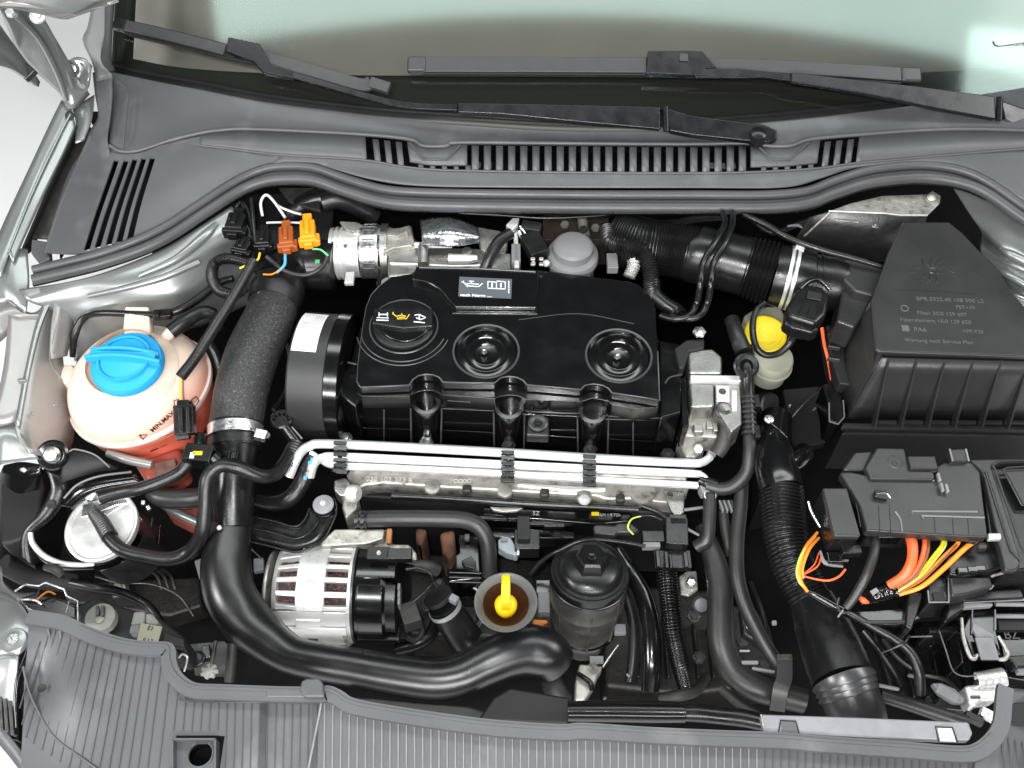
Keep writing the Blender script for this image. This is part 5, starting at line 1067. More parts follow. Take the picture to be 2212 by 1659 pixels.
wl_ = tag(loft('dark_wheel_housing', [[(20, 1290, -.13), (120, 1270, -.12), (250, 1290, -.12)], [(-60, 1500, -.2), (60, 1640, -.2), (200, 1600, -.2)], [(-60, 2000, -.28), (60, 2100, -.28), (240, 2100, -.28)]], M['gloss'], None, nu=12, nv=4, solid=.003), 'black shiny liner in the shadow left of the fuel filter', 'liner')
tag(prism('left_dark_box', [(0, 1300), (60, 1270), (240, 1280), (260, 1420), (200, 1700), (60, 1750), (0, 1760)], -.16, .10, M['matt'], None, bevel=.006), 'dark box shaped liner below the silver shoulder at the far left', 'liner')
tb2 = tag(tube('coolant_pipe', [(640, 1215, -.12, 26), (760, 1255, -.12, 28), (900, 1285, -.125, 28)], M['silverin']), 'dull metallic strap just under the coolant bottle', 'pipe')
tag(tube('coolant_pipe', [(940, 1500, -.19, 26), (1050, 1570, -.19, 27), (1200, 1640, -.20, 28), (1280, 1700, -.20, 28)], M['silver']), 'bright metal pipe sloping behind the looping hose left of the boost pipe', 'pipe')
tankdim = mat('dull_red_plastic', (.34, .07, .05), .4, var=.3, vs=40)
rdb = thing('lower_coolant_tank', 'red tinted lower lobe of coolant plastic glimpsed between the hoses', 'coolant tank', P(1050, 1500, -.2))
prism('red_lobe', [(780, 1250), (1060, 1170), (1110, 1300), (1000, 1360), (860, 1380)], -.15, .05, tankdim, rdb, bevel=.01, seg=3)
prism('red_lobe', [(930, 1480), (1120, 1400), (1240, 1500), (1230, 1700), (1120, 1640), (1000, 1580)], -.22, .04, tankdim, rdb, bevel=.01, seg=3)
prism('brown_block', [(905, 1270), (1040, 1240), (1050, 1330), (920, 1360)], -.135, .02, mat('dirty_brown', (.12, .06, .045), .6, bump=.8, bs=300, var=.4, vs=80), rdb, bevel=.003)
hose('coolant_hose', 'thick dusty black hose lying behind the looping hose below the coolant bottle', [(900, 1440, -.16, 50), (960, 1480, -.16, 58), (1100, 1485, -.16, 60), (1230, 1470, -.165, 58)], 'rubberg')
use('G')
hose('fuel_hose', 'long black hose looping from the filter top up and over to the metal pipes', [(575, 160, -.142, 24), (600, 215, -.140, 38), (650, 300, -.138, 42), (730, 370, -.140, 42), (850, 400, -.145, 42), (1000, 420, -.145, 44), (1120, 380, -.14, 46), (1192, 280, -.115, 45), (1215, 130, -.090, 44), (1222, -20, -.066, 43), (1248, -90, -.058, 43), (1315, -135, -.055, 43), (1420, -118, -.058, 43), (1550, -70, -.074, 43), (1640, -90, -.092, 42), (1700, -170, -.106, 40), (1735, -250, -.115, 34)], 'rubber', seg=20)
tube_cr = tag(tube('hose_coupling', [(556, 150, -.140, 34), (600, 205, -.138, 44), (650, 290, -.136, 46)], M['dark'], rib=(.004, .08)), 'metallic ribbed coupling where the looping hose meets the filter top', 'coupling')
hose('fuel_hose', 'shorter black hose rising to the second metal pipe, with a blue paint mark', [(1480, 60, -.18, 40), (1620, 90, -.165, 46), (1720, 60, -.15, 50), (1790, -30, -.140, 50), (1830, -110, -.128, 48), (1870, -190, -.120, 36)], 'rubber', seg=20)
mk_ = thing('hose_end_sleeve', 'braided grey sleeve with blue paint at the left ends of the metal pipes', 'sleeve', P(1840, -120, -.12))
tube('sleeve', [(1700, -130, -.115, 46), (1740, -220, -.112, 44), (1760, -270, -.110, 40)], M['rubberg'], mk_, rib=(.004, .06)); tube('sleeve', [(1820, -90, -.126, 50), (1860, -180, -.119, 46)], M['rubberg'], mk_, rib=(.004, .06))
for x, y in ((1835, -150), (1808, -60), (1850, -170)): box('paint_mark', (x, y, -.106), (.005, .006, .002), M['wblu'], mk_)

# ================================================================== BOOST PIPE
use('G')
bp = thing('boost_pipe', 'thick black powder coated pipe sweeping from the left across the front of the bay', 'pipe', P(1700, 1000, -.2))
tube('pipe', [(1400, -100, -.13, 95), (1395, 60, -.134, 97), (1382, 180, -.138, 108), (1352, 330, -.143, 132), (1338, 480, -0.148, 148), (1368, 640, -0.154, 153), (1450, 770, -0.160, 148), (1570, 885, -0.160, 134), (1720, 985, -0.160, 114), (1900, 1030, -0.155, 112), (2080, 1060, -0.155, 114), (2300, 1100, -0.155, 118), (2560, 1135, -0.155, 122), (2720, 1115, -0.155, 124), (2860, 1050, -0.155, 130), (3010, 985, -0.155, 140), (3130, 960, -0.160, 150), (3230, 980, -0.165, 146), (3290, 1040, -0.180, 130)], M['pipe'], bp, seg=44, n=10)
use('G')
box('pipe_lug', (1300, 240, -.120), (.006, .014, .008), M['dark'], bp, rot=(0, 0, -20)); lathe('lug_bolt', (1300, 238, -.11), [(0, 8), (14, 8), (18, 0)], M['steel'], bp, seg=6)
prism('lower_web', [(1150, 430), (1230, 400), (1260, 560), (1180, 540)], -.20, .004, M['greypl'], bp)
use('H')
tag(prism('lower_duct_plate', [(1500, 1240), (1600, 1180), (1960, 1240), (1950, 1400), (1400, 1380)], -.13, .02, M['matt'], None, bevel=.004), 'dull black plate under the right end of the boost pipe', 'plate')
tag(prism('dusty_crossmember', [(620, 1230), (800, 1240), (1350, 1290), (1500, 1330), (1500, 1420), (600, 1340)], -.16, .04, M['dirty'], None, bevel=.004), 'dusty cross member in the gap behind the front panel', 'cross member')

# ================================================================== ALTERNATOR
al = thing('alternator', 'silver aluminium alternator with slots showing copper windings and a black rear cover', 'alternator', P(500, 650, -.25))
ca = P(475, 610, -.215); sa = S(ca); axa = V((1, -.03, 0)).normalized(); ra = 292 * sa
def alp(h, a, r): # local cylinder point; a=0 faces -y, 90 faces up
    vv = axa.cross(V((0, 0, 1))).normalized(); return ca + axa * h + (vv * cos(a) + V((0, 0, 1)) * sin(a)) * r
L0, L1 = -235 * sa, 225 * sa
lathe('copper_windings', ca, [(ra * .80, L0 * .92), (ra * .80, L1 * .98)], M['copper'], al, px=False, axis=axa, seg=64)
def apatch(name, h0, h1, a0, a1, r, th, m='alub', n=10):
    vs = []; fs = []
    for i in range(n + 1):
        a = R(a0 + (a1 - a0) * i / n)
        for (h_, r_) in ((h0, r), (h1, r), (h1, r - th), (h0, r - th)): vs.append(alp(h_, a, r_))
    for i in range(n):
        for j in range(4): fs.append((4 * i + j, 4 * i + (j + 1) % 4, 4 * i + 4 + (j + 1) % 4, 4 * i + 4 + j))
    fs += [(0, 1, 2, 3), tuple(4 * n + j for j in range(4))]
    return mk(name, vs, fs, M[m], al, bevel=.0012)
def rring(nm, h0, h1, r0, r1, m='alub'):
    return lathe(nm, ca, [(ra * .8, h0 * sa), (ra * r0, h0 * sa), (ra * r1, h1 * sa), (ra * .8, h1 * sa)], M[m], al, px=False, axis=axa, seg=96)
rring('housing_band', -82, 78, 1.0, 1.0); rring('housing_band', 208, 225, .99, .99)
lathe('housing_nose', ca, [(0, -250 * sa), (ra * .62, -248 * sa), (ra * .84, -228 * sa), (ra * .90, -202 * sa), (ra * .8, -196 * sa)], M['alub'], al, px=False, axis=axa, seg=96)
def rib(a0, a1):
    for (h0, h1, r0, r1) in ((-206, -80, .895, .995), (76, 210, .995, .985)):
        vs = []
        for h_, r_ in ((h0, r0), (h1, r1)):
            for a in (a0, (a0 + a1) / 2, a1): vs.append(alp(h_ * sa, R(a), ra * r_))
            for a in (a1, (a0 + a1) / 2, a0): vs.append(alp(h_ * sa, R(a), ra * (r_ - .16)))
        mk('cooling_rib', vs, [tuple(range(6)), tuple(range(6, 12))] + [(i, (i + 1) % 6, 6 + (i + 1) % 6, 6 + i) for i in range(6)], M['alub'], al, bevel=.0015)
for a0, a1 in ((36, 49.5), (59.5, 66.5), (76.5, 83), (93, 99), (109, 115), (125, 131), (141, 160)): rib(a0, a1)
apatch('centre_land', -78 * sa, 74 * sa, 44, 118, ra * 1.012, .006)
apatch('mounting_pad', -95 * sa, 205 * sa, -34, 24, ra * 1.05, .016); apatch('mounting_step', -80 * sa, 60 * sa, 20, 34, ra * 1.035, .012); apatch('lower_shell', L0 * .80, L1 * .96, -70, 44, ra * 1.005, .012)
apatch('mounting_step', 78 * sa, 205 * sa, 26, 44, ra * 1.02, .010); apatch('left_land', -205 * sa, -88 * sa, 22, 44, ra * .99, .010)
for a in (44, 24): apatch('land_groove', -210 * sa, 205 * sa, a - .7, a + .7, ra * 1.008, .004, 'dark', n=2)
apatch('pad_edge', L1 * .80, L1 * .90, -20, 14, ra * 1.06, .006, 'alud')
for h in (-30, 22): apatch('land_line', h * sa - .0006, h * sa + .0006, 46, 116, ra * 1.0125, .002, 'alud')
pmark = alp(.02 * ra, R(-2), ra * 1.052); box('cast_square', pmark, (.013, .003, .020), M['dark'], al, rot=(-2, 0, 0), world=True, bevel=.0004); box('cast_square_inner', pmark + V((0, -.0012, -.0006)), (.008, .0025, .013), M['alub'], al, rot=(-2, 0, 0), world=True, bevel=.0004)
lathe('pulley', ca, [(0, L0 * 1.32), (ra * .42, L0 * 1.32), (ra * .46, L0 * 1.28), (ra * .40, L0 * 1.24), (ra * .46, L0 * 1.20), (ra * .40, L0 * 1.16), (ra * .5, L0 * 1.1)], M['dark'], al, px=False, axis=axa, seg=40)
lathe('drive_disc', ca, [(ra * .3, L0 * 1.22), (ra * .78, L0 * 1.22), (ra * .80, L0 * 1.18), (ra * .78, L0 * 1.14), (ra * .3, L0 * 1.12)], M['alud'], al, px=False, axis=axa, seg=56)
lathe('rear_rim', ca, [(ra * .9, L1), (ra * 1.01, L1), (ra * 1.01, L1 * 1.06), (ra * .9, L1 * 1.06)], M['dark'], al, px=False, axis=axa, seg=64)
lathe('rear_cover', ca, [(ra * .94, L1 * 1.04), (ra * .96, L1 * 1.10), (ra * .94, L1 * 1.16), (ra * .93, L1 * 1.74), (ra * .86, L1 * 1.86), (0, L1 * 1.88)], M['gloss'], al, px=False, axis=axa, seg=72)
apatch('cover_lower_step', L1 * 1.12, L1 * 2.2, -36, -2, ra * .98, .02, 'gloss'); apatch('cover_upper_step', L1 * 1.10, L1 * 2.1, 84, 112, ra * .98, .02, 'gloss')
apatch('cover_mid_land', L1 * 1.16, L1 * 1.80, 8, 76, ra * .955, .006, 'gloss')
apatch('regulator', L1 * 1.80, L1 * 2.12, 4, 78, ra * .86, .03, 'black'); apatch('terminal_arm', L1 * 2.1, L1 * 2.36, -30, -12, ra * .9, .02, 'gloss')
use('H')
box('terminal_plate', (820, 385, -.135), (.030, .018, .004), M['dirty'], al); lathe('terminal_nut', (822, 383, -.132), [(0, 14), (8, 13), (14, 4), (16, -4)], M['alub'], al, seg=6); box('terminal_plug', (945, 400, -.14), (.034, .016, .014), M['black'], al)
prism('upper_lug', [(730, 300), (860, 240), (890, 250), (900, 330), (1000, 330), (1045, 380), (1050, 430), (960, 410), (760, 340)], -.165, .02, M['alud'], al, bevel=.003)
prism('top_ledge', [(560, 240), (860, 240), (850, 300), (750, 330), (480, 345), (470, 320)], -.150, .02, M['alud'], al, bevel=.003)
box('ledge_rust', (885, 290, -.150), (.007, .022, .01), mat('rusty_edge', (.30, .13, .04), .7, bump=.6), al)
for k in range(3): box('regulator_fin', (945, 600 + k * 42, -.165), (.004, .010, .02), M['greypl'], al)
hose('alternator_cable', 'thin black cable arching from the alternator terminal', [(990, 480, -.14, 14), (1070, 475, -.13, 8), (1130, 510, -.13, 7), (1140, 560, -.14, 7), (1090, 620, -.15, 7), (970, 720, -.16, 6)], 'black', 'cable')
hose('alternator_cable', 'thicker black cable boot right of the alternator plug', [(1040, 460, -.15, 34), (1110, 465, -.15, 40), (1170, 490, -.16, 38)], 'dirty', 'cable')

# ---- plastic belt guide with round bolt
use('G')
bgd = thing('pipe_holder', 'curved black plastic holder with ribs ending in a round grey bolt', 'holder', P(1700, 250, -.15))
loft('holder_plate', [[(1470, 165, -.150), (1620, 195, -.150), (1740, 225, -.148), (1800, 190, -.145), (1830, 120, -.140)], [(1465, 310, -.16), (1600, 340, -.16), (1760, 370, -.158), (1900, 310, -.152), (1985, 160, -.145)]], M['black'], bgd, nu=30, nv=4, solid=.012)
for off, pts in enumerate(([(1470, 165), (1620, 195), (1740, 228), (1800, 195), (1835, 120)], [(1470, 235), (1620, 265), (1750, 300), (1850, 250), (1905, 160)], [(1465, 315), (1600, 345), (1760, 378), (1905, 315), (1985, 170), (1990, 110)])):
    tube('holder_rib', [(x, y, -.142 - off * .003, 7) for x, y in pts], M['black'], bgd, seg=8)
tube('holder_rib', [(1468, 165, -.148, 7), (1455, 240, -.150, 7), (1465, 330, -.156, 7), (1550, 420, -.17, 5)], M['black'], bgd, seg=8)
lathe('bolt_disc', (1915, 95, -.128), [(0, 6), (16, 6), (20, 10), (28, 10), (32, 5), (56, 4), (62, 0), (62, -12)], M['plateg'], bgd, seg=40)
lathe('disc_socket', (1912, 92, -.1265), [(0, 2), (10, 2), (12, 5), (16, 5), (18, 0)], M['alub'], bgd, seg=6); lathe('disc_base', (1915, 100, -.132), [(74, 6), (78, 0), (78, -30)], M['gloss'], bgd, seg=36)
box('grey_tongue', (1535, 460, -.19), (.014, .020, .010), M['plateg'], bgd, rot=(0, 0, 10))
use('H')
# horizontal hose that bends down, and the rail above it
hose('coolant_hose', 'fat black hose running level above the alternator and bending down to the dipstick funnel', [(740, 185, -.145, 50), (900, 180, -.140, 50), (1150, 182, -.138, 50), (1320, 190, -.138, 50), (1410, 225, -.140, 50), (1460, 300, -.15, 48), (1475, 400, -.165, 46), (1480, 520, -.185, 46)], 'rubberg', seg=24)
tag(tube('hose_collar', [(690, 185, -.146, 54), (760, 188, -.145, 56)], M['black'], rib=(.006, .06)), 'ribbed collar at the left end of the fat level hose', 'coupling')
tag(tube('injection_rail_cover', [(900, 45, -.155, 24), (1200, 60, -.155, 24), (1700, 92, -.155, 24), (2360, 126, -.155, 22)], M['black'], smooth=False, seg=20), 'straight black tube running under the cylinder head ledge', 'tube')
use('H')
mod = thing('glow_plug_rail', 'black rail with a yellow tag and white print under the straight tube', 'rail', P(1900, 170, -.19))
prism('rail_body', [(1440, 110), (2320, 150), (2320, 195), (2100, 215), (1440, 160)], -.180, .04, M['gloss'], mod, bevel=.003)
box('yellow_tag', (2105, 153, -.1785), (.011, .006, .001), M['yellow'], mod, bevel=.0003); text('rail_print', 'LH 1.9 TDI', (2135, 165, -.1785), .0062, M['greyink'], mod, rot=(0, 0, -2)); text('rail_print', '5Z', (1732, 160, -.1785), .009, M['greyink'], mod, rot=(0, 0, -2))
prism('white_bracket', [(1480, 108), (1680, 115), (1640, 135), (1560, 140), (1500, 130)], -.160, .006, M['alud'], mod)
for x, y, w_ in ((1480, 180, .05), (1640, 180, .026), (1780, 215, .038), (1860, 225, .03)): box('rail_step', (x, y, -.178), (w_, .006, .008), M['black'], mod)
tag(prism('black_bar', [(1430, 225), (1900, 245), (1980, 260), (1980, 300), (1430, 290)], -.20, .03, M['gloss'], None), 'shiny black bar in the shadow below the glow plug rail', 'bar')
gp = thing('grey_clip', 'small pale grey plastic clip right of the bending hose', 'clip', P(1590, 340, -.19))
prism('clip_body', [(1530, 305), (1560, 285), (1600, 290), (1620, 320), (1650, 380), (1640, 400), (1580, 385), (1530, 355)], -.175, .02, mat('light_grey_plastic', (.33, .37, .40), .5), gp, bevel=.002); box('clip_tab', (1648, 378, -.172), (.004, .012, .006), M['steel'], gp); box('clip_tab', (1565, 310, -.172), (.010, .004, .006), M['plateg'], gp)
tag(box('black_sensor', (1700, 330, -.18), (.035, .03, .03), M['black'], None), 'square black sensor behind the dipstick funnel', 'sensor')
tag(box('black_relay', (1680, 260, -.17), (.018, .035, .03), M['matt'], None), 'tall black block beside the pale grey clip', 'relay')
hose('thin_cable', 'thin cable arching over the oil filter cap', [(1720, 510, -.16, 12), (1790, 430, -.14, 12), (1880, 375, -.12, 11), (2000, 320, -.11, 11), (2120, 305, -.11, 11), (2300, 325, -.115, 11), (2400, 345, -.12, 11)], 'black', 'cable')
# rusty manifold bits
mf = thing('rusty_manifold', 'rust brown metal casting in the dark behind the alternator cables', 'manifold', P(1220, 330, -.25))
prism('casting', [(1040, 230), (1110, 240), (1080, 340), (1040, 330)], -.20, .08, M['rust'], mf, bevel=.006); prism('casting', [(1180, 260), (1270, 240), (1275, 370), (1240, 430), (1200, 380)], -.195, .08, M['rust'], mf, bevel=.006)
prism('shield', [(1290, 260), (1420, 280), (1430, 540), (1230, 560), (1220, 420), (1290, 380)], -.23, .06, M['gloss'], mf, bevel=.004); prism('small_plate', [(1330, 270), (1360, 270), (1360, 300), (1330, 300)], -.215, .01, M['greypl'], mf); prism('shield_plate', [(1310, 430), (1370, 400), (1400, 440), (1390, 480), (1330, 460)], -.222, .01, M['dark'], mf)
for k in range(3): tube('shield_ridge', [(1240, 500 + k * 28, -.226, 5), (1430, 505 + k * 28, -.226, 5)], M['dark'], mf)
ob = thing('clamped_hose_stub', 'black hose stub with a pale spring clamp left of the dipstick funnel', 'hose', P(1250, 750, -.28))
tube('stub', [(1200, 690, -.21, 92), (1260, 780, -.235, 100), (1340, 900, -.26, 104)], M['rubber'], ob, seg=28)
cst = P(1215, 715, -.214); dst = (P(1260, 780, -.235) - P(1200, 690, -.21)).normalized(); lathe('spring_clamp', cst, [(96, -14), (102, -14), (102, 14), (96, 14)], mat('dull_clamp', (.42, .45, .47), .45, metal=.5), ob, axis=dst, seg=40); box('clamp_ear', (1268, 660, -.165), (.012, .010, .012), M['plateg'], ob, rot=(0, 0, -30))
lathe('stub_mouth', (1170, 640, -.20), [(0, 0), (60, 0), (84, 4), (90, 0), (90, -20)], M['matt'], ob, axis=-dst, seg=32)
tag(box('dark_plug', (1010, 760, -.19), (.024, .03, .03), M['dirty'], None, rot=(0, 0, 20)), 'dusty plug right of the alternator rear cover', 'plug')
hose('cable_strand', 'dusty cable curling right of the alternator', [(960, 870, -.24, 18), (1040, 900, -.24, 18), (1080, 850, -.24, 18), (1060, 780, -.24, 16)], 'dirty', 'cable')

# ================================================================== DIPSTICK WITH FUNNEL
fu = thing('oil_dipstick', 'yellow oil dipstick handle standing inside a round grey translucent funnel', 'dipstick', P(1575, 700, -.15))
cf = P(1575, 675, -.095)
lathe('funnel', cf, [(186, -4), (188, 2), (184, 6), (176, 4), (150, -14), (128, -40), (100, -110), (72, -160), (62, -300)], M['funnel'], fu, seg=64)
lathe('funnel_throat', cf, [(136, -24), (126, -34), (92, -90), (60, -110), (0, -115)], mat('amber_funnel_throat', (.035, .013, .004), .65, spec=.15), fu, seg=48)
lathe('handle_base', cf + V((0, 0, -.006)), [(0, 30), (42, 30), (54, 22), (68, -4), (64, -60), (50, -90)], M['dipy'], fu, seg=40)
cs_ = S(cf)
bar('handle_grip', [tuple(cf + V((.0, -.012, .014))), tuple(cf + V((.0, .012, .015))), tuple(cf + V((0, .018, .013)))], .0110, .030, M['dipy'], fu, world=True, bevel=.003)
lathe('dipstick_tube', P(1570, 800, -.18), [(40, 60), (36, -200)], M['orange2'], fu, seg=20)
prism('orange_bracket', [(1735, 775), (1820, 780), (1825, 800), (1795, 812), (1790, 855), (1750, 850), (1755, 815), (1730, 800)], -.165, .012, M['orange2'], fu, bevel=.002); prism('orange_foot', [(1515, 875), (1590, 880), (1560, 915), (1500, 925)], -.148, .01, M['orange2'], fu, bevel=.002)
box('grey_block', (1800, 690, -.19), (.016, .03, .02), M['greypl'], fu); box('grey_block', (1795, 600, -.19), (.02, .02, .02), M['gloss'], fu)

# ================================================================== OIL FILTER
use('I')
of = thing('oil_filter', 'dusty cast oil filter housing with a black hexagon topped screw cap', 'oil filter', P(530, 900, -.28))
axo = V((.02, .20, .97)).normalized()
co = P(535, 470, -.120); OFM = mat('dusty_filter_casting', (.075, .07, .062), .5, bump=.4, bs=420, var=.25, vs=50, metal=.2, wear=((.14, .13, .115), 40, .56))
lathe('cap', co, [(0, 60), (78, 58), (84, 50), (100, 46), (150, 34), (182, 12), (192, -12), (196, -20), (214, -22), (216, -34), (232, -36), (236, -60), (236, -84)], M['black'], of, seg=64, axis=axo)
lathe('cap_hexagon', co, [(0, 122), (82, 122), (96, 110), (108, 60), (112, 46)], M['black'], of, seg=6, axis=axo, ang=20)
lathe('hexagon_mark', co + V((0, 0, .0325)), [(0, 3), (12, 3), (20, 6), (26, 3)], M['black'], of, seg=12, axis=axo)
lathe('housing', co, [(232, -88), (238, -92), (238, -135), (228, -145), (226, -260), (232, -275), (224, -290), (214, -420), (204, -520), (190, -590), (150, -600), (140, -800)], OFM, of, seg=64, axis=axo)
lathe('housing_ring', co, [(234, -84), (242, -86), (242, -96), (236, -98)], M['gloss'], of, seg=64, axis=axo)
for (a, h0, h1) in ((-88, -150, -560), (-40, -150, -560), (-140, -150, -560)):
    u_ = V((cos(R(a)), sin(R(a)), 0)); so = S(co)
    tube('housing_rib', [tuple(co + axo * h0 * so + u_ * 226 * so) + (.0022,), tuple(co + axo * h1 * so + u_ * 202 * so) + (.0022,)], OFM, of, world=True)
lathe('housing_collar', co, [(188, -580), (204, -588), (208, -606), (176, -616)], M['gloss'], of, seg=48, axis=axo)
box('side_tab', (710, 840, -.22), (.016, .014, .010), M['plateg'], of); box('cast_code', (505, 860, -.20), (.003, .02, .004), M['alud'], of, rot=(60, 0, 0))
prism('lower_bracket', [(470, 1040), (610, 1050), (600, 1080), (580, 1110), (550, 1190), (500, 1260), (440, 1265), (445, 1140)], -.22, .02, M['alud'], of, bevel=.003); tube('bracket_hose', [(460, 1100, -.215, 16), (530, 1150, -.212, 18), (545, 1200, -.215, 14)], M['gloss'], of)
tube('bracket_wire', [(700, 930, -.20, 5), (650, 1000, -.20, 7), (610, 1060, -.20, 7)], M['steel'], of); box('wire_block', (570, 1025, -.205), (.02, .012, .012), M['gloss'], of)
tube('drain_pipe', [(300, 1130, -.24, 60), (330, 1200, -.24, 70), (400, 1250, -.25, 50)], M['dirty'], of)
# plug cluster to the right of the filter
sc = thing('sensor_harness', 'black three way sensor plug block above the ribbed conduit', 'plug', P(1000, 300, -.15))
box('block_body', (1040, 280, -.135), (.030, .040, .03), M['black'], sc, rot=(0, 0, -4)); box('side_body', (905, 300, -.135), (.030, .016, .018), M['black'], sc); box('side_lip', (895, 345, -.135), (.024, .007, .014), M['greypl'], sc); box('upper_cap', (1050, 205, -.13), (.024, .016, .02), M['gloss'], sc)
prism('grey_lug', [(550, 225), (570, 215), (680, 220), (700, 205), (780, 205), (830, 250), (780, 262), (700, 262), (680, 280), (560, 272)], -.14, .012, M['dimple'], sc, bevel=.003)
for x, y, w_, h_ in ((935, 425, .006, .024), (985, 430, .005, .024), (1010, 440, .004, .02), (1100, 430, .006, .022)): box('lower_pin', (x, y, -.135), (w_, h_, .01), M['wiper'], sc)
box('lower_frame', (1020, 430, -.145), (.050, .026, .012), M['black'], sc)
tube('green_wire', [(840, 165, -.13, 4), (780, 185, -.13, 5), (758, 235, -.13, 6), (790, 275, -.135, 5)], M['wlim'], sc, seg=6)
tube('black_wire', [(840, 105, -.13, 12), (930, 140, -.13, 14), (1000, 190, -.13, 12)], M['wiper'], sc); tube('black_wire', [(830, 165, -.13, 5), (900, 165, -.13, 5), (960, 190, -.13, 6)], M['black'], sc)
hose('ribbed_conduit', 'narrow ribbed black conduit hanging down between oil filter and thick hoses', [(985, 470, -.15, 56), (1000, 640, -.155, 58), (1025, 850, -.17, 56), (1060, 1020, -.19, 50), (1100, 1180, -.22, 44)], 'gloss', 'conduit', rib=(.0038, .09), seg=24)
hose('glossy_hose', 'shiny black curved hose immediately right of the oil filter', [(700, 360, -.17, 30), (780, 500, -.17, 44), (850, 640, -.175, 54), (890, 800, -.18, 58), (900, 1000, -.19, 58), (890, 1200, -.21, 54)], 'gloss')
hose('dark_hose', 'dim narrow hose between the oil filter and the shiny hose', [(740, 600, -.20, 30), (790, 800, -.21, 34), (790, 1000, -.22, 34), (770, 1150, -.23, 32)], 'rubber')
hn = thing('bolt_bracket', 'small metal bracket with a bright bolt right of the ribbed conduit', 'bracket', P(1130, 560, -.2))
prism('plate', [(1060, 520), (1110, 490), (1165, 490), (1175, 600), (1120, 640), (1070, 630)], -.20, .006, M['alud'], hn, bevel=.002); lathe('bolt', (1130, 555, -.196), [(0, 26), (22, 24), (28, 4), (34, 0)], M['steel'], hn, seg=6, axis=(0, -.5, .8)); lathe('dark_ball', (1190, 690, -.22), [(0, 30), (40, 20), (52, -20), (40, -60)], M['greypl'], hn, seg=24, axis=(0, -.5, .8))
hose('coolant_hose', 'fat grey black coolant hose dropping and bending right beside the oil filter conduit', [(1200, 230, -.16, 46), (1260, 400, -.16, 66), (1300, 560, -.165, 74), (1305, 750, -.175, 78), (1315, 930, -.185, 82), (1380, 1080, -.195, 84), (1500, 1170, -.20, 86), (1640, 1215, -.205, 84), (1800, 1260, -.21, 76)], 'rubberg', seg=28)
hose('fuel_return_hose', 'grey black hose falling from the pipe ends and angling right to the cooling duct', [(1430, -60, -.12, 42), (1425, 100, -.125, 43), (1405, 300, -.135, 44), (1405, 500, -.145, 44), (1440, 660, -.155, 44), (1510, 820, -.165, 44), (1590, 960, -.175, 44), (1680, 1090, -.185, 44)], 'rubberg', seg=22)
hose('fuel_hose', 'short grey hose dropping from the joint at the right ends of the metal pipes', [(1244, 30, -.12, 30), (1244, 60, -.122, 38), (1240, 180, -.13, 40), (1225, 300, -.14, 40), (1160, 350, -.15, 40)], 'rubberg', seg=20)
tag(lathe('hose_ring', (1244, 45, -.118), [(30, 6), (36, 6), (36, -8), (30, -8)], M['alub'], None, seg=24), 'bright ring on top of the short grey hose', 'ring')
hose('thin_dark_hose', 'narrow dark hose between the two grey hoses right of the engine', [(1320, 90, -.14, 28), (1330, 220, -.15, 30), (1350, 340, -.16, 26), (1345, 400, -.17, 16)], 'dirty')
vv_ = thing('hose_valve', 'small ribbed grey valve where the hoses meet right of the pipes', 'valve', P(1330, 100, -.13))
for k in range(3): box('valve_fin', (1310 + k * 26, 110, -.125), (.003, .018, .008), M['greypl'], vv_, rot=(0, 0, 12)); 
box('valve_body', (1335, 105, -.13), (.022, .014, .012), M['gloss'], vv_)
prism('joint_block', [(1180, -20), (1280, -30), (1300, 20), (1200, 25)], -.115, .02, M['plateg'], vv_, bevel=.002); tube('joint_pipe', [(1280, 0, -.115, 14), (1400, 0, -.115, 22)], M['rubberg'], vv_)
tube('arm', [(1090, 130, -.14, 10), (1200, 115, -.14, 10)], M['greypl'], vv_); tube('arm', [(1095, 235, -.14, 10), (1180, 280, -.14, 8)], M['greypl'], vv_)
# horizontal corrugated hose at the bottom
hose('corrugated_hose', 'level corrugated black hose lying just behind the front panel', [(400, 1325, -.112, 62), (700, 1325, -.112, 66), (900, 1328, -.112, 66), (1090, 1330, -.112, 62)], 'gloss', rib=(.0024, .03), seg=32)
hose('hose_end', 'smooth black tube end joining the level corrugated hose', [(1080, 1332, -.115, 50), (1180, 1334, -.116, 54), (1280, 1345, -.12, 54), (1420, 1360, -.125, 54), (1560, 1390, -.13, 50)], 'black')
hose('thin_brace', 'thin dusty tube in the shadow right of the level corrugated hose', [(1310, 1190, -.19, 26), (1430, 1290, -.18, 26), (1560, 1360, -.17, 26)], 'dirty', 'tube')
cst_ = thing('cable_strap', 'flat black strap holding the coolant hose in front of the black duct', 'strap', P(1680, 1150, -.18))
bar('strap', [(1685, 1000, -.155), (1685, 1120, -.160), (1660, 1200, -.165), (1640, 1320, -.185)], .020, .004, M['rubberg'], cst_); box('strap_end', (1685, 1003, -.150), (.020, .008, .006), M['dirty'], cst_); box('side_clip', (1480, 1035, -.18), (.022, .005, .006), M['plateg'], cst_); box('side_clip', (1560, 1080, -.185), (.03, .004, .006), M['plateg'], cst_, rot=(0, 0, -10))

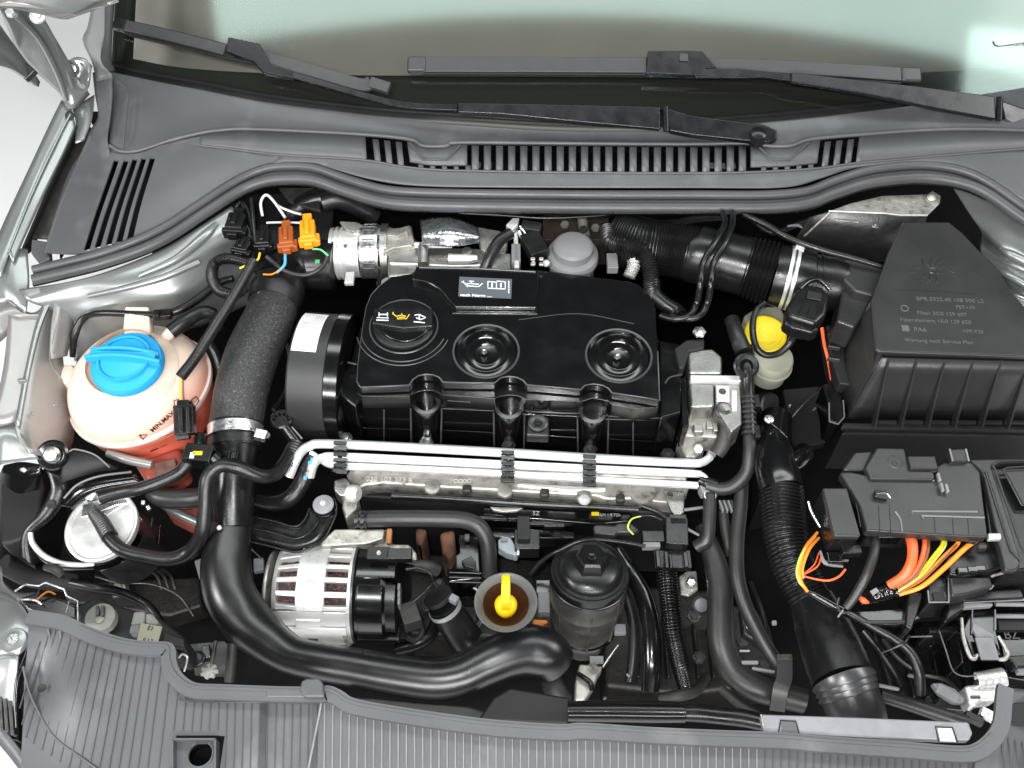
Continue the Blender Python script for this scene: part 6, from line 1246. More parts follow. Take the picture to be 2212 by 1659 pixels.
# ================================================================== RIGHT: corrugated duct and snorkel
use('I')
cd_ = thing('corrugated_duct', 'large finely corrugated black air duct descending beside the fuse box', 'duct', P(1700, 300, -.1))
tube('bellows', [(1670, 10, -.085, 122), (1680, 160, -.090, 124), (1700, 320, -.095, 124), (1750, 480, -.100, 124), (1820, 620, -.105, 124), (1860, 690, -.107, 124)], M['black'], cd_, rib=(.0050, .055), seg=48)
tube('upper_elbow', [(1640, -420, -.10, 90), (1620, -310, -.095, 104), (1625, -180, -.088, 122), (1650, -60, -.085, 130), (1668, 15, -.085, 126)], M['gloss'], cd_, seg=44)
tube('elbow_spout', [(1650, -120, -.075, 60), (1740, -160, -.085, 70), (1800, -210, -.10, 60)], M['gloss'], cd_, seg=28)
lathe('elbow_bolt', (1595, -412, -.06), [(0, 10), (12, 9), (16, 0), (28, -2), (30, -10)], M['steel'], cd_, seg=20); tube('elbow_seam', [(1600, -390, -.055, 5), (1660, -340, -.055, 6), (1700, -300, -.06, 5)], M['gloss'], cd_)
tube('lower_snorkel', [(1852, 668, -.107, 130), (1882, 745, -.105, 146), (1925, 860, -.10, 168), (1980, 1000, -.095, 182), (2035, 1145, -.090, 188)], M['black'], cd_, seg=48)
for k, (x, y, r) in enumerate(((2034, 1136, 193), (2047, 1172, 186), (2060, 1208, 182))): tube('ring_bead', [(x, y, -.089 - k * .001, r - 6), (x + 3, y + 7, -.089 - k * .001, r + 1), (x + 7, y + 17, -.090 - k * .001, r + 1), (x + 10, y + 25, -.090 - k * .001, r - 6)], M['edge'], cd_, seg=48, smooth=False)
tube('lower_throat', [(2036, 1142, -.09, 184), (2070, 1230, -.092, 174), (2100, 1300, -.096, 172), (2130, 1420, -.11, 172)], M['dimple'], cd_, seg=48)
tag(box('small_bolt', (1625, 800, -.12), (.006, .006, .006), M['plateg'], None), 'tiny bolt left of the snorkel below the bellows', 'bolt')

# ================================================================== BATTERY AND FUSE BOX
use('J')
ba = thing('battery', 'black battery under a ridged cover at the right edge', 'battery', P(1350, 400, -.05))
prism('case', [(1100, 95), (1700, 85), (1800, 640), (1330, 660), (1240, 480), (1200, 160)], -.010, .14, M['black'], ba, bevel=.003)
prism('cover_frame', [(1135, 95), (1700, 80), (1700, 110), (1290, 118), (1255, 140), (1400, 600), (1395, 640), (1370, 660), (1320, 660), (1215, 190), (1190, 150)], .0, .012, M['dimple'], ba, bevel=.003)
for pts in ([(1200, 160), (1225, 165), (1350, 560), (1400, 610)], [(1255, 128), (1270, 150), (1400, 540), (1416, 560)], [(1255, 128), (1290, 108), (1500, 100)], [(1310, 150), (1330, 140), (1500, 130)], [(1310, 150), (1405, 330), (1500, 330)]):
    tube('cover_ridge', [(x, y, .001, 6) for x, y in pts], M['dimple'], ba, smooth=False, seg=8)
prism('cover_panel', [(1320, 155), (1700, 140), (1700, 320), (1410, 322)], .002, .004, M['dimple'], ba, bevel=.002)
tube('lower_seam', [(1250, 685, -.05, 10), (1330, 672, -.05, 10), (1440, 650, -.05, 10)], M['airbox'], ba); tube('lower_seam', [(1250, 720, -.055, 14), (1420, 690, -.055, 14)], M['black'], ba)
for y, m_ in ((830, 'plateg'), (890, 'plateg')): tube('tray_bar', [(1270, y, -.08, 12), (1480, y + 2, -.08, 12)], M[m_], ba, smooth=False)
prism('tray_mesh', [(1280, 905), (1500, 905), (1500, 960), (1290, 960)], -.085, .01, M['matt'], ba); text('tray_print', 'BZ', (1318, 1005, -.10), .016, M['greypl'], ba); prism('tray_wall', [(1280, 900), (1600, 900), (1600, 1250), (1330, 1200)], -.102, .1, M['gloss'], ba)
box('tray_lug', (1405, 1165, -.09), (.014, .010, .01), M['plateg'], ba)
fb = thing('fuse_box', 'black fuse box cover with clips and ridges, coloured wires coming out in front', 'fuse box', P(850, 350, -.03))
prism('main_cover', [(485, 160), (540, 158), (625, 175), (640, 200), (965, 205), (975, 130), (1010, 112), (1150, 108), (1195, 160), (1235, 490), (1100, 488), (810, 470), (620, 458), (585, 330), (520, 220)], .012, .016, M['dimple'], fb, bevel=.003, seg=3)
prism('box_body', [(560, 230), (1190, 180), (1230, 485), (640, 450)], -.002, .05, M['black'], fb, bevel=.003)
prism('rear_cover', [(500, 145), (560, 60), (650, 55), (620, 130), (612, 150), (520, 155)], .010, .014, M['dimple'], fb, bevel=.003)
prism('upper_cover', [(612, 135), (668, 42), (675, 37), (812, 40), (838, 150), (955, 155), (965, 185), (960, 200), (640, 196)], .018, .012, M['dimple'], fb, bevel=.003, seg=3)
tube('cover_lip', [(640, 198, .012, 5), (800, 201, .012, 5), (962, 205, .012, 5)], M['greypl'], fb, smooth=False)
lathe('moulded_symbol', (765, 110, .018), [(30, 0), (31, 2), (36, 2), (38, 0)], M['dimple'], fb, seg=28); text('moulded_arrow', '6', (752, 128, .0182), .016, M['dimple'], fb, depth=.0006)
box('square_clip', (900, 120, .020), (.034, .018, .008), M['dimple'], fb); box('clip_foot', (900, 152, .014), (.036, .004, .006), M['greypl'], fb)
prism('tower_clip', [(1035, 45), (1120, 42), (1140, 105), (1050, 108)], .020, .02, M['dimple'], fb, bevel=.002)
for x in (1040, 1122): tube('tower_edge', [(x, 46, .021, 5), (x + 15, 106, .021, 5)], M['plateg'], fb, smooth=False, seg=6)
for x, y in ((1000, 240), (1025, 245), (985, 190)): box('catch_pin', (x, y, .018), (.0035, .012, .006), M['plateg'], fb)
box('catch', (690, 282, .016), (.016, .010, .008), M['black'], fb, rot=(0, 0, -12)); tube('catch_edge', [(672, 272, .020, 4), (715, 268, .020, 4), (740, 295, .018, 4)], M['steel'], fb, seg=6)
tube('cover_ridge', [(1180, 362, .0125, 6), (848, 360, .0125, 6), (850, 374, .0125, 6)], M['greypl'], fb, smooth=False, seg=8); tube('cover_ridge', [(1215, 392, .0125, 6), (895, 382, .0125, 6), (910, 398, .0125, 6)], M['greypl'], fb, smooth=False, seg=8)
tube('cover_ridge', [(765, 362, .0125, 6), (790, 400, .0125, 5), (800, 462, .0125, 5)], M['greypl'], fb, seg=8); tube('cover_ridge', [(605, 345, .010, 6), (622, 460, .008, 6)], M['greypl'], fb, seg=8)
for x in (680, 735, 960, 1052, 1130): tube('cover_seam', [(x, 380 if x > 800 else 330, .0122, 2), (x + 8, 472, .0122, 2)], M['black'], fb, seg=6)
for x in (560, 585): tube('left_step', [(x - 60, 170, .010, 5), (x, 300, .006, 5), (x + 30, 440, .004, 5)], M['black'], fb)
prism('bright_lug', [(1235, 468), (1300, 468), (1305, 500), (1238, 502)], .004, .008, M['alub'], fb, bevel=.002); prism('corner_rail', [(1300, 500), (1322, 500), (1345, 600), (1410, 640), (1395, 652), (1335, 640)], -.01, .01, M['alub'], fb, bevel=.002)
prism('lower_tray', [(1000, 520), (1290, 505), (1340, 640), (1120, 690), (1040, 680)], -.02, .03, M['black'], fb, bevel=.003); tube('tray_edge', [(1250, 690, -.02, 6), (1320, 665, -.02, 8), (1345, 630, -.02, 8), (1325, 560, -.02, 7)], M['alud'], fb)
rb = thing('relay_housing', 'tall black relay housing with flat sloping top, left of the fuse box cover', 'relay housing', P(480, 400, -.04))
prism('lid', [(398, 240), (522, 240), (590, 478), (588, 488), (462, 486), (455, 478)], .020, .010, M['dimple'], rb, bevel=.004, seg=3)
prism('case', [(392, 246), (524, 246), (590, 486), (458, 486)], .012, .045, M['black'], rb, bevel=.003)
tube('side_rail', [(325, 310, -.01, 7), (345, 370, -.015, 9), (385, 440, -.02, 8)], M['steel'], rb, seg=8)
box('foot_clip', (540, 560, -.02), (.024, .012, .012), M['black'], rb); box('foot_clip', (470, 600, -.03), (.026, .014, .012), M['gloss'], rb); tube('white_lever', [(385, 560, -.03, 5), (410, 620, -.032, 12), (500, 640, -.035, 6)], M['plateg'], rb)
wr = [('thick dark grey cable leaving the front of the fuse box', 'rubberg', [(662, 462, -.012, 22), (660, 560, -.006, 25), (620, 680, -.012, 25), (560, 790, -.03, 24), (515, 850, -.04, 22)]),
      ('thickest orange red cable in the bundle in front of the fuse box', 'red', [(835, 470, -.012, 27), (852, 540, -.004, 27), (845, 620, -.006, 26), (805, 690, -.016, 26), (735, 735, -.03, 24)]),
      ('red wire with dark stripe right of the thickest orange cable', 'red', [(912, 480, -.012, 13), (912, 540, -.006, 12), (890, 620, -.010, 12), (840, 700, -.02, 11), (745, 755, -.034, 9)]),
      ('brownish wire in the middle of the bundle', 'wbrn', [(932, 482, -.012, 8), (930, 560, -.006, 8), (900, 640, -.010, 8), (840, 715, -.02, 8), (750, 762, -.034, 7)]),
      ('yellow orange wire in the bundle in front of the fuse box', 'wyel', [(1008, 488, -.012, 12), (1005, 530, -.008, 12), (960, 590, -.010, 12), (880, 680, -.018, 11), (765, 765, -.034, 9)]),
      ('green brown wire lying on the yellow wire of the bundle', 'wlim', [(1018, 490, -.010, 5), (1018, 535, -.004, 5), (970, 600, -.006, 5), (890, 690, -.014, 5), (770, 770, -.032, 5)]),
      ('orange wire second from the right in the bundle', 'wora', [(1088, 495, -.012, 11), (1075, 530, -.008, 11), (1000, 600, -.010, 11), (900, 700, -.018, 11), (775, 775, -.034, 9)]),
      ('dull olive wire crossing the right of the bundle', 'wbrn', [(1100, 505, -.010, 5), (1040, 570, -.004, 5), (920, 690, -.014, 5), (780, 778, -.032, 5)]),
      ('rightmost orange red wire fanning out from the fuse box', 'wora', [(1180, 505, -.012, 13), (1120, 545, -.008, 13), (1020, 640, -.012, 13), (900, 740, -.020, 12), (785, 782, -.034, 9)])]
for lab, m_, pts in wr: tag(tube('cable', pts, M[m_], seg=12), lab, 'cable', 'wires at the fuse box')
wt = thing('taped_harness', 'black taped harness end gathering the coloured wires', 'wire harness', P(700, 770, -.05))
tube('tape', [(775, 765, -.036, 30), (730, 765, -.038, 42), (650, 790, -.045, 40), (600, 800, -.06, 34)], M['gloss'], wt, rib=(.006, .06)); tube('red_end', [(585, 795, -.036, 10), (605, 812, -.036, 16), (630, 822, -.038, 6)], M['red'], wt)
box('tape_flash', (660, 765, -.018), (.010, .006, .002), M['plateg'], wt, rot=(0, 0, 30))
wr2 = [('outer orange wire bowing left of the relay housing', 'wora', [(370, 468, -.03, 7), (310, 545, -.015, 9), (280, 640, -.015, 10), (285, 710, -.02, 10), (320, 765, -.03, 8)]),
       ('lime wire bowing left of the relay housing', 'wlim', [(362, 490, -.03, 5), (300, 560, -.012, 6), (268, 650, -.012, 6), (278, 715, -.018, 6), (318, 758, -.03, 5)]),
       ('inner orange wire bowing left of the relay housing', 'wora', [(378, 495, -.03, 6), (330, 550, -.017, 9), (296, 640, -.017, 9), (298, 700, -.022, 8)]),
       ('thin red orange wire sagging below the relay housing', 'red', [(300, 688, -.02, 4), (370, 705, -.02, 5), (430, 710, -.02, 6), (480, 690, -.02, 6), (512, 655, -.022, 6)]),
       ('first of two thin pinkish wires under the relay housing', 'red', [(390, 590, -.025, 4), (370, 640, -.02, 4), (300, 682, -.02, 4)]),
       ('second of two thin pinkish wires under the relay housing', 'red', [(378, 570, -.025, 3), (355, 630, -.02, 3), (300, 678, -.02, 3)])]
for lab, m_, pts in wr2: tag(tube('wire', pts, M[m_], seg=10), lab, 'wire', 'wires at the relay housing')
hose('wiring_loom', 'black harness with white glints running below the bellows toward the fuse box', [(310, 760, -.035, 14), (370, 790, -.035, 20), (440, 830, -.038, 22), (500, 860, -.04, 18)], 'gloss', 'cable')
ct = thing('harness_cradle', 'black bracket cradle under the fuse box wires', 'bracket', P(700, 880, -.06))
tube('cradle_edge', [(480, 800, -.035, 7), (470, 830, -.035, 7), (490, 870, -.035, 8), (540, 875, -.036, 8), (600, 910, -.04, 9), (640, 920, -.042, 9), (810, 918, -.045, 9)], M['airbox'], ct); prism('cradle_floor', [(500, 870), (820, 850), (900, 900), (820, 935), (620, 930)], -.055, .01, M['gloss'], ct)
tube('tie_tail', [(500, 860, -.032, 5), (475, 895, -.032, 5)], M['plateg'], ct, seg=6)
prism('post', [(830, 760), (905, 765), (905, 800), (850, 960), (815, 940)], -.045, .04, M['black'], ct, bevel=.003); prism('post', [(925, 690), (1030, 690), (1040, 820), (930, 825)], -.035, .05, M['black'], ct, bevel=.003)
box('white_square', (985, 795, -.034), (.014, .012, .003), M['matt'], ct); tube('post_edge', [(930, 760, -.03, 5), (935, 820, -.033, 5), (1035, 820, -.033, 5), (1035, 700, -.03, 5)], M['plateg'], ct, smooth=False, seg=6)
prism('right_post', [(1040, 690), (1250, 690), (1260, 740), (1130, 780), (1050, 790)], -.025, .03, M['dimple'], ct, bevel=.003); prism('right_leg', [(1050, 780), (1110, 785), (1110, 860), (1010, 930)], -.05, .03, M['black'], ct, bevel=.003)
hose('branch_cable', 'thick black cable curving down right of the snorkel', [(540, 880, -.05, 18), (660, 950, -.05, 20), (780, 1020, -.052, 24), (850, 1090, -.056, 27), (885, 1180, -.062, 28), (890, 1290, -.075, 26)], 'rubber', 'cable')
hose('branch_cable', 'thin dark cable falling between snorkel and thick cable', [(600, 960, -.06, 18), (680, 1060, -.07, 20), (750, 1160, -.08, 20), (790, 1240, -.09, 20)], 'black', 'cable')
tag(tube('cable_tie', [(690, 1078, -.045, 5), (760, 1050, -.035, 7), (810, 1025, -.03, 8), (835, 990, -.032, 7)], M['wiper'], seg=8), 'cable tie with its tail wrapped round the thick black cable', 'cable tie')
hose('lower_tube', 'black tube sloping behind the grey moulded plate toward the lower right', [(690, 1290, -.10, 34), (850, 1340, -.10, 36), (1000, 1390, -.10, 38), (1130, 1430, -.10, 38)], 'rubberg', 'tube')
lt_ = thing('battery_clamp', 'black hook shaped clamp with pale inner face at the battery tray', 'clamp', P(1210, 1000, -.08))
tube('clamp_frame', [(1100, 900, -.065, 8), (1110, 1000, -.068, 10), (1140, 1090, -.07, 11), (1165, 1105, -.07, 11), (1180, 1085, -.07, 8)], M['alud'], lt_); tube('clamp_frame', [(1285, 990, -.065, 8), (1330, 1070, -.07, 12), (1320, 1105, -.07, 12), (1285, 1110, -.07, 9)], M['alud'], lt_)
prism('clamp_plate', [(1150, 850), (1275, 855), (1278, 960), (1310, 1100), (1150, 1090), (1100, 960)], -.075, .02, M['gloss'], lt_, bevel=.003); prism('clamp_face', [(1160, 920), (1260, 980), (1275, 1015), (1185, 1015), (1155, 950)], -.070, .004, M['plateg'], lt_, bevel=.001); box('clamp_square', (1228, 1055, -.068), (.022, .028, .004), M['plateg'], lt_)
tube('clamp_edge', [(1155, 855, -.073, 4), (1152, 980, -.073, 4)], M['plateg'], lt_, smooth=False, seg=6); tube('clamp_edge', [(1270, 858, -.073, 4), (1272, 960, -.073, 4)], M['plateg'], lt_, smooth=False, seg=6)
prism('top_lever', [(1110, 818), (1260, 820), (1262, 838), (1115, 848)], -.06, .01, M['plateg'], lt_, bevel=.002)
la = thing('lock_mechanism', 'bright ribbed metal fitting at the lower right behind the front panel', 'latch', P(1230, 1260, -.1))
for k in range(4): lathe('fitting_ring', (1310 - k * 34, 1200 + k * 4, -.095), [(0, 10), (44 - 2 * k, 10), (48 - 2 * k, 4), (48 - 2 * k, -30)], M['alub'], la, axis=(1, .1, .25), seg=28)
prism('fitting_block', [(1115, 1240), (1200, 1230), (1290, 1240), (1290, 1310), (1200, 1320), (1170, 1350), (1140, 1330)], -.100, .03, M['alub'], la, bevel=.004); prism('fitting_beak', [(1185, 1195), (1240, 1160), (1290, 1180), (1290, 1235), (1190, 1245)], -.090, .02, M['steel'], la, bevel=.004)
box('fitting_clip', (1240, 1395, -.10), (.022, .012, .01), M['steel'], la, rot=(0, 0, -30)); box('fitting_clip', (1160, 1410, -.10), (.022, .010, .01), M['black'], la, rot=(0, 0, -30)); box('fitting_bolt', (1170, 1300, -.088), (.012, .004, .004), M['dark'], la)
oc2 = thing('grey_tongue_clip', 'grey oval plastic tongue left of the bright metal fitting', 'clip', P(1040, 1280, -.1))
prism('tongue', [(950, 1225), (1000, 1225), (1070, 1255), (1125, 1310), (1110, 1330), (1060, 1325), (990, 1280)], -.10, .012, M['greypl'], oc2, bevel=.003); box('tongue_eye', (1030, 1280, -.099), (.026, .012, .002), M['plateg'], oc2, rot=(0, 0, -32))

# ================================================================== FRONT PANEL
fp = thing('front_panel', 'grey plastic front panel with fine lengthwise grooves along the bottom of the photo', 'front panel', P(600, 1600, -.02))
use('G0')
def GG(x, y): return (x * .3646, 1054.2 + y * .3646)
def HH(x, y): return (518.5 + x * .3646, 1054.2 + y * .3646)
def II(x, y): return (1080.1 + x * .3646, 1054.2 + y * .3646)
def JJ(x, y): return (1607.2 + x * .4272, 950.5 + y * .4272)
rim = [GG(165, 765), GG(260, 780), GG(370, 800), GG(480, 850), GG(590, 895), GG(720, 935), GG(860, 955), GG(970, 958), GG(1000, 975), GG(1005, 1040), GG(1030, 1110), GG(1085, 1170), GG(1160, 1205), GG(1300, 1212), GG(1560, 1222), GG(1700, 1226), GG(1900, 1226), HH(520, 1220), HH(580, 1245), HH(640, 1285), HH(730, 1310), HH(900, 1340), HH(1200, 1385), HH(1520, 1425), HH(1900, 1450), II(500, 1442), II(900, 1468), II(1290, 1485), II(1700, 1500), JJ(400, 1540), JJ(800, 1568), JJ(1080, 1590), JJ(1180, 1575), JJ(1260, 1510), JJ(1300, 1430), JJ(1312, 1300), JJ(1320, 1250)]
zr = .012
bar('rim_band', [(x, y, zr - .001) for x, y in rim], .0165, .007, M['cowl2'], fp, n=5, bevel=.0022)
bar('rim_ridge', [(x - 2, y - 9, zr + .0022) for x, y in rim[3:-3]], .003, .003, M['cowl2'], fp, n=5, bevel=.001)
tube('rim_lip', [(x - 1, y + 14, zr - .002, 4) for x, y in rim[:-4]], M['seal'], fp, n=5, seg=8)
def zb_at(x): return -.004 if x > 600 else -.004 - (600 - x) * .00002
top_r = [(x, y + 8, zr - .004) for x, y in rim[:-3]]
bot_r = [(x, 1720, -.012) for x in (20, 40, 70, 110, 150, 190, 230, 270, 310, 350, 390, 430, 470, 520, 560, 610, 680, 720, 750, 770, 800, 860, 960, 1070, 1210, 1300, 1420, 1550, 1700, 1800, 1900, 2000, 2080, 2120, 2160)][:len(top_r)]
# panel sheet built column by column so that the stamped rib lines follow it
def rim_y(x):
    best = None
    for (x0, y0), (x1, y1) in zip(rim[:-4], rim[1:-3]):
        if min(x0, x1) <= x <= max(x0, x1) and x1 != x0:
            y = y0 + (y1 - y0) * (x - x0) / (x1 - x0); best = y if best is None else max(best, y)
    return best if best is not None else 1290
def dent(x, y):
    # gentle dish under the headlamp corner and a raised field near the lock
    d = 0
    d += .014 * math.exp(-((x - 185) / 60) ** 2 - ((y - 1500) / 95) ** 2)
    d -= .016 * math.exp(-((x - 92) / 26) ** 2 - ((y - 1465) / 50) ** 2)
    if 565 < x < 685: d -= .008 * min(1, (x - 565) / 12, (685 - x) / 8)
    return d
def zpan(x, y): return zr - .006 - (y - 1300) * .00002 + dent(x, y)
nx, ny = 150, 14; vs = []; fs = []
for i in range(nx + 1):
    x = 62 + (2150 - 62) * i / nx; y0 = rim_y(max(62, min(x, 2085))) + 8
    for j in range(ny + 1):
        y = y0 + (1740 - y0) * j / ny; vs.append(P(x - (y - y0) * .06 * (1 - min(1, x / 900)), y, zpan(x, y)))
for i in range(nx):
    for j in range(ny):
        fs.append((i * (ny + 1) + j, (i + 1) * (ny + 1) + j, (i + 1) * (ny + 1) + j + 1, i * (ny + 1) + j + 1))
sheet = mk('grooved_sheet', vs, fs, M['cowl2'], fp, ang=60)
if sum(p.normal.z * p.area for p in sheet.data.polygons) < 0: sheet.data.flip_normals()
sm = sheet.modifiers.new('solid', 'SOLIDIFY'); sm.thickness = .003; sm.offset = -1
hx, hy = GG(1170, 1560)
c1_ = box('cutter', (hx - 4, hy + 28, 0), (.052, .060, .08), M['cowl2'], bevel=0)
cut(sheet, [c1_])
# thin ribs (fine raised lines); highlights painted in as paler middle ribs
x = 86
while x < 2140:
    y0 = rim_y(min(x, 2085)) + 9; ye = 1735
    if x < 130: y0 += (130 - x) * .9
    sk = .06 * (1 - min(1, x / 900)) + .30 * max(0, (500 - x) / 500)
    ye_ = min(ye, 1470 + (x - 56) * 2 if x < 116 else 1590 + (x - 116) * .75) if x < 330 else ye
    seg_ = [(y0, ye_)]
    if 375 < x < 475: seg_ = [(y0, hy - 45)]
    for (ya, yb_) in seg_:
        n_ = 9; pts = []
        for q in range(n_ + 1):
            y = ya + (yb_ - ya) * q / n_; xx = x - (y - ya) * sk
            pts.append((xx, y, zpan(xx, y) + .0003))
        bar('rib', pts, .0011, .0016, M['plateg' if 690 < x < 1650 else 'seal'], fp, bevel=0, n=1, smooth=False)
    x += 17.6
# sunken square with round hole
bx_, by_ = hx - 4, hy + 28
fl_ = prism('hole_floor', [(bx_ - 46, by_ - 50), (bx_ + 46, by_ - 50), (bx_ + 46, by_ + 70), (bx_ - 46, by_ + 70)], -.008, .003, M['cowl2'], fp, bevel=0)
cut(fl_, [lathe('cutter', (hx + 6, hy + 6, -.008), [(25, 12), (25, -20)], M['cowl2'], seg=40, cap=True)])
for a, b in (((-46, -50), (-46, 70)), ((-46, -50), (46, -50)), ((46, -50), (46, 70))):
    p0 = P(bx_ + a[0], by_ + a[1], -.002); p1 = P(bx_ + b[0], by_ + b[1], -.002)
    bar('hole_wall', [tuple(p0), tuple(p1)], .002, .016, M['cowl2'], fp, world=True, bevel=0)
lathe('hole_bore', (hx + 6, hy + 6, -.010), [(26, 0), (26, -40), (0, -40)], M['void'], fp, seg=40); lathe('bore_rim', (hx + 6, hy + 6, -.0078), [(25, 0), (26, 2), (29, 2), (30, 0)], M['cowl2'], fp, seg=40)
# lock tab and ridges
use('G')
prism('rim_plate', [(1575, 1185), (1790, 1192), (1910, 1190), (1925, 1240), (1575, 1240)], zr + .004, .008, M['cowl2'], fp, bevel=.002)
prism('lock_tab', [(1778, 1195), (1782, 1140), (1815, 1125), (1890, 1120), (1915, 1150), (1918, 1190), (1925, 1240), (1800, 1240)], zr + .009, .012, M['cowl'], fp, bevel=.003)
tube('field_edge', [(1905, 1270, .006, 7), (1880, 1400, .004, 7), (1850, 1550, .002, 7), (1820, 1700, 0, 7)], M['plateg'], fp, seg=8)
for k in range(2): tube('rim_step', [(1050, 1235 + k * 14, .008, 4), (1130, 1258 + k * 8, .008, 4), (1570, 1262 + k * 8, .008, 4)], M['seal'], fp, seg=6)
lathe('panel_hole', (248, 1188, .004), [(0, 1), (18, 1), (22, 3), (26, 0)], M['matt'], fp, seg=20)
for k in range(3): tube('corner_gusset', [(280 + k * 75, 810 + k * 18, .008, 12), (300 + k * 62, 900 + k * 10, .004, 4)], M['cowl2'], fp)
use('G')
use('G0')
tube('apron_edge', [(x, y, zpan(x, y) + .0004, 3) for x, y in ((50, 1440), (62, 1490), (85, 1540), (118, 1592), (175, 1636), (250, 1690), (330, 1745))], M['cowl'], fp, seg=8)
use('J')
pg = thing('moulded_plate', 'grainy grey moulded plate lying behind the front panel at the lower right', 'plate', P(600, 1450, .0))
prism('plate', [(85, 1385), (600, 1402), (1135, 1425), (1158, 1480), (1140, 1520), (600, 1505), (105, 1485)], .012, .012, M['plateg'], pg, bevel=.002)
for pts in ([(175, 1480), (185, 1418), (262, 1422), (280, 1488)], [(985, 1525), (968, 1450), (1055, 1455), (1080, 1530)]): tube('window_edge', [(x, y, .0125, 4) for x, y in pts], M['matt'], pg, smooth=False, seg=6)
prism('bright_window', [(980, 1455), (1050, 1458), (1072, 1525), (992, 1522)], .0128, .001, mat('pale_patch', (.5, .5, .5), .5), pg, bevel=0); prism('dark_window', [(185, 1422), (260, 1425), (275, 1485), (192, 1480)], .0126, .001, M['cowl'], pg, bevel=0)
tube('plate_edge', [(85, 1388, .012, 5), (105, 1484, .012, 5)], M['alud'], pg, smooth=False, seg=6)
use('J')
rw = thing('right_panel_flank', 'grey ribbed flank of the front panel at the lower right corner', 'front panel', P(1360, 1500, .0))
loft('flank', [[(1320, 1250, .008), (1310, 1400, .008), (1250, 1540, .008), (1180, 1600, .006), (1150, 1800, 0)], [(1500, 1270, -.01), (1480, 1420, -.01), (1460, 1560, -.01), (1440, 1700, -.012), (1430, 1800, -.014)]], M['cowl2'], rw, nu=20, nv=4, solid=.003)
for k in range(4): tube('flank_rib', [(1300 + k * 36, 1500 + k * 10, .006 - k * .003, 4), (1330 + k * 38, 1760, -.004, 4)], M['seal'], rw, seg=6)
prism('dark_gap', [(1330, 1330), (1500, 1320), (1500, 1450), (1340, 1440)], .004, .004, M['matt'], rw)

# ================================================================== LOWER LEFT CORNER
use('G')
lc = thing('lock_carrier', 'silver bolted body corner with a round washer at the lower left', 'body panel', P(80, 900, -.0))
loft('corner_skin', [[(-60, 600, -.02), (60, 640, -.018), (130, 690, -.014), (170, 760, -.008)], [(-60, 850, -.004), (10, 830, -.002), (100, 780, -.002), (190, 850, -.004)], [(-60, 1000, -.004), (40, 985, -.004), (110, 985, -.004), (160, 950, -.008)]], M['silver'], lc, nu=16, nv=4, solid=.004)
lathe('washer', (82, 900, .0), [(20, 6), (40, 6), (48, 3), (70, 2), (76, -4)], M['silver'], lc, seg=36); lathe('bolt', (82, 898, .0), [(0, 6), (12, 6), (16, 14), (34, 14), (38, 2), (40, -4)], M['steel'], lc, seg=6)
loft('lower_curve', [[(-60, 1000, -.004), (40, 985, -.006), (110, 990, -.006)], [(-80, 1100, -.01), (30, 1110, -.014), (95, 1130, -.014)], [(-80, 1260, -.03), (20, 1290, -.03), (80, 1330, -.03)]], M['silver'], lc, nu=14, nv=4, solid=.003)
tube('gap_seal', [(200, 850, -.006, 14), (160, 1000, -.01, 16), (110, 1130, -.014, 18), (95, 1260, -.02, 14), (100, 1420, -.028, 10)], M['gloss'], lc)
loft('outer_fender', [[(-80, 380, -.04), (10, 470, -.04), (20, 560, -.03), (120, 660, -.016)], [(-80, 640, -.02), (-20, 700, -.012), (20, 760, -.01), (60, 800, -.006)]], M['silver'], lc, nu=14, nv=4, solid=.003)
hl = thing('headlamp_corner', 'dark grille slats and pale lens edge at the lower left corner', 'headlamp', P(50, 1350, -.03))
for k in range(4): bar('slat', [(-20 + k * 30, 1230 + k * 12, -.03), (-10 + k * 32, 1420 + k * 16, -.035)], .004, .012, M['dark'], hl)
loft('lens_edge', [[(-80, 1290, -.032), (0, 1400, -.034), (100, 1530, -.034), (230, 1700, -.036)], [(-80, 1380, -.04), (-20, 1500, -.04), (60, 1600, -.04), (150, 1720, -.04)]], M['cowl2'], hl, nu=16, nv=2, solid=.003); prism('dark_back', [(-60, 1200), (110, 1220), (110, 1500), (60, 1480), (-60, 1300)], -.045, .01, M['gloss'], hl)
loft('bumper_skin', [[(-80, 1380, -.042), (-20, 1500, -.042), (60, 1600, -.042), (150, 1720, -.042)], [(-300, 1500, -.06), (-200, 1600, -.06), (-100, 1700, -.06), (-60, 1800, -.06)]], mat('white_paint', (.85, .85, .84), .4), hl, nu=12, nv=2, solid=.003)
# headlamp rear parts in the dark
hr = thing('headlamp', 'dark back of the headlamp with pale grey bulb socket and cream label', 'headlamp', P(700, 800, -.1))
prism('housing', [(430, 700), (560, 640), (700, 690), (940, 760), (1100, 880), (1080, 1000), (560, 880), (430, 820)], -.125, .06, M['matt'], hr, bevel=.006)
lathe('bulb_socket', (590, 765, -.105), [(0, 4), (30, 5), (36, 3), (76, 2), (88, -4), (90, -60)], M['lampgrey'], hr, seg=36); bar('socket_wing', [(578, 700, -.100), (582, 760, -.100)], .004, .006, M['dark'], hr); bar('socket_wing', [(612, 700, -.100), (608, 760, -.100)], .004, .006, M['dark'], hr); lathe('socket_core', (588, 775, -.102), [(0, 6), (16, 6), (24, 2), (26, 0)], M['cream'], hr, seg=20)
prism('pale_block', [(790, 730), (860, 728), (850, 800), (770, 812)], -.105, .02, M['lampgrey'], hr, bevel=.003); prism('cream_label', [(835, 800), (960, 822), (930, 930), (810, 905)], -.103, .002, M['cream'], hr, bevel=0); prism('grey_cover', [(770, 810), (830, 790), (830, 860), (760, 860)], -.108, .02, M['plateg'], hr, bevel=.003)
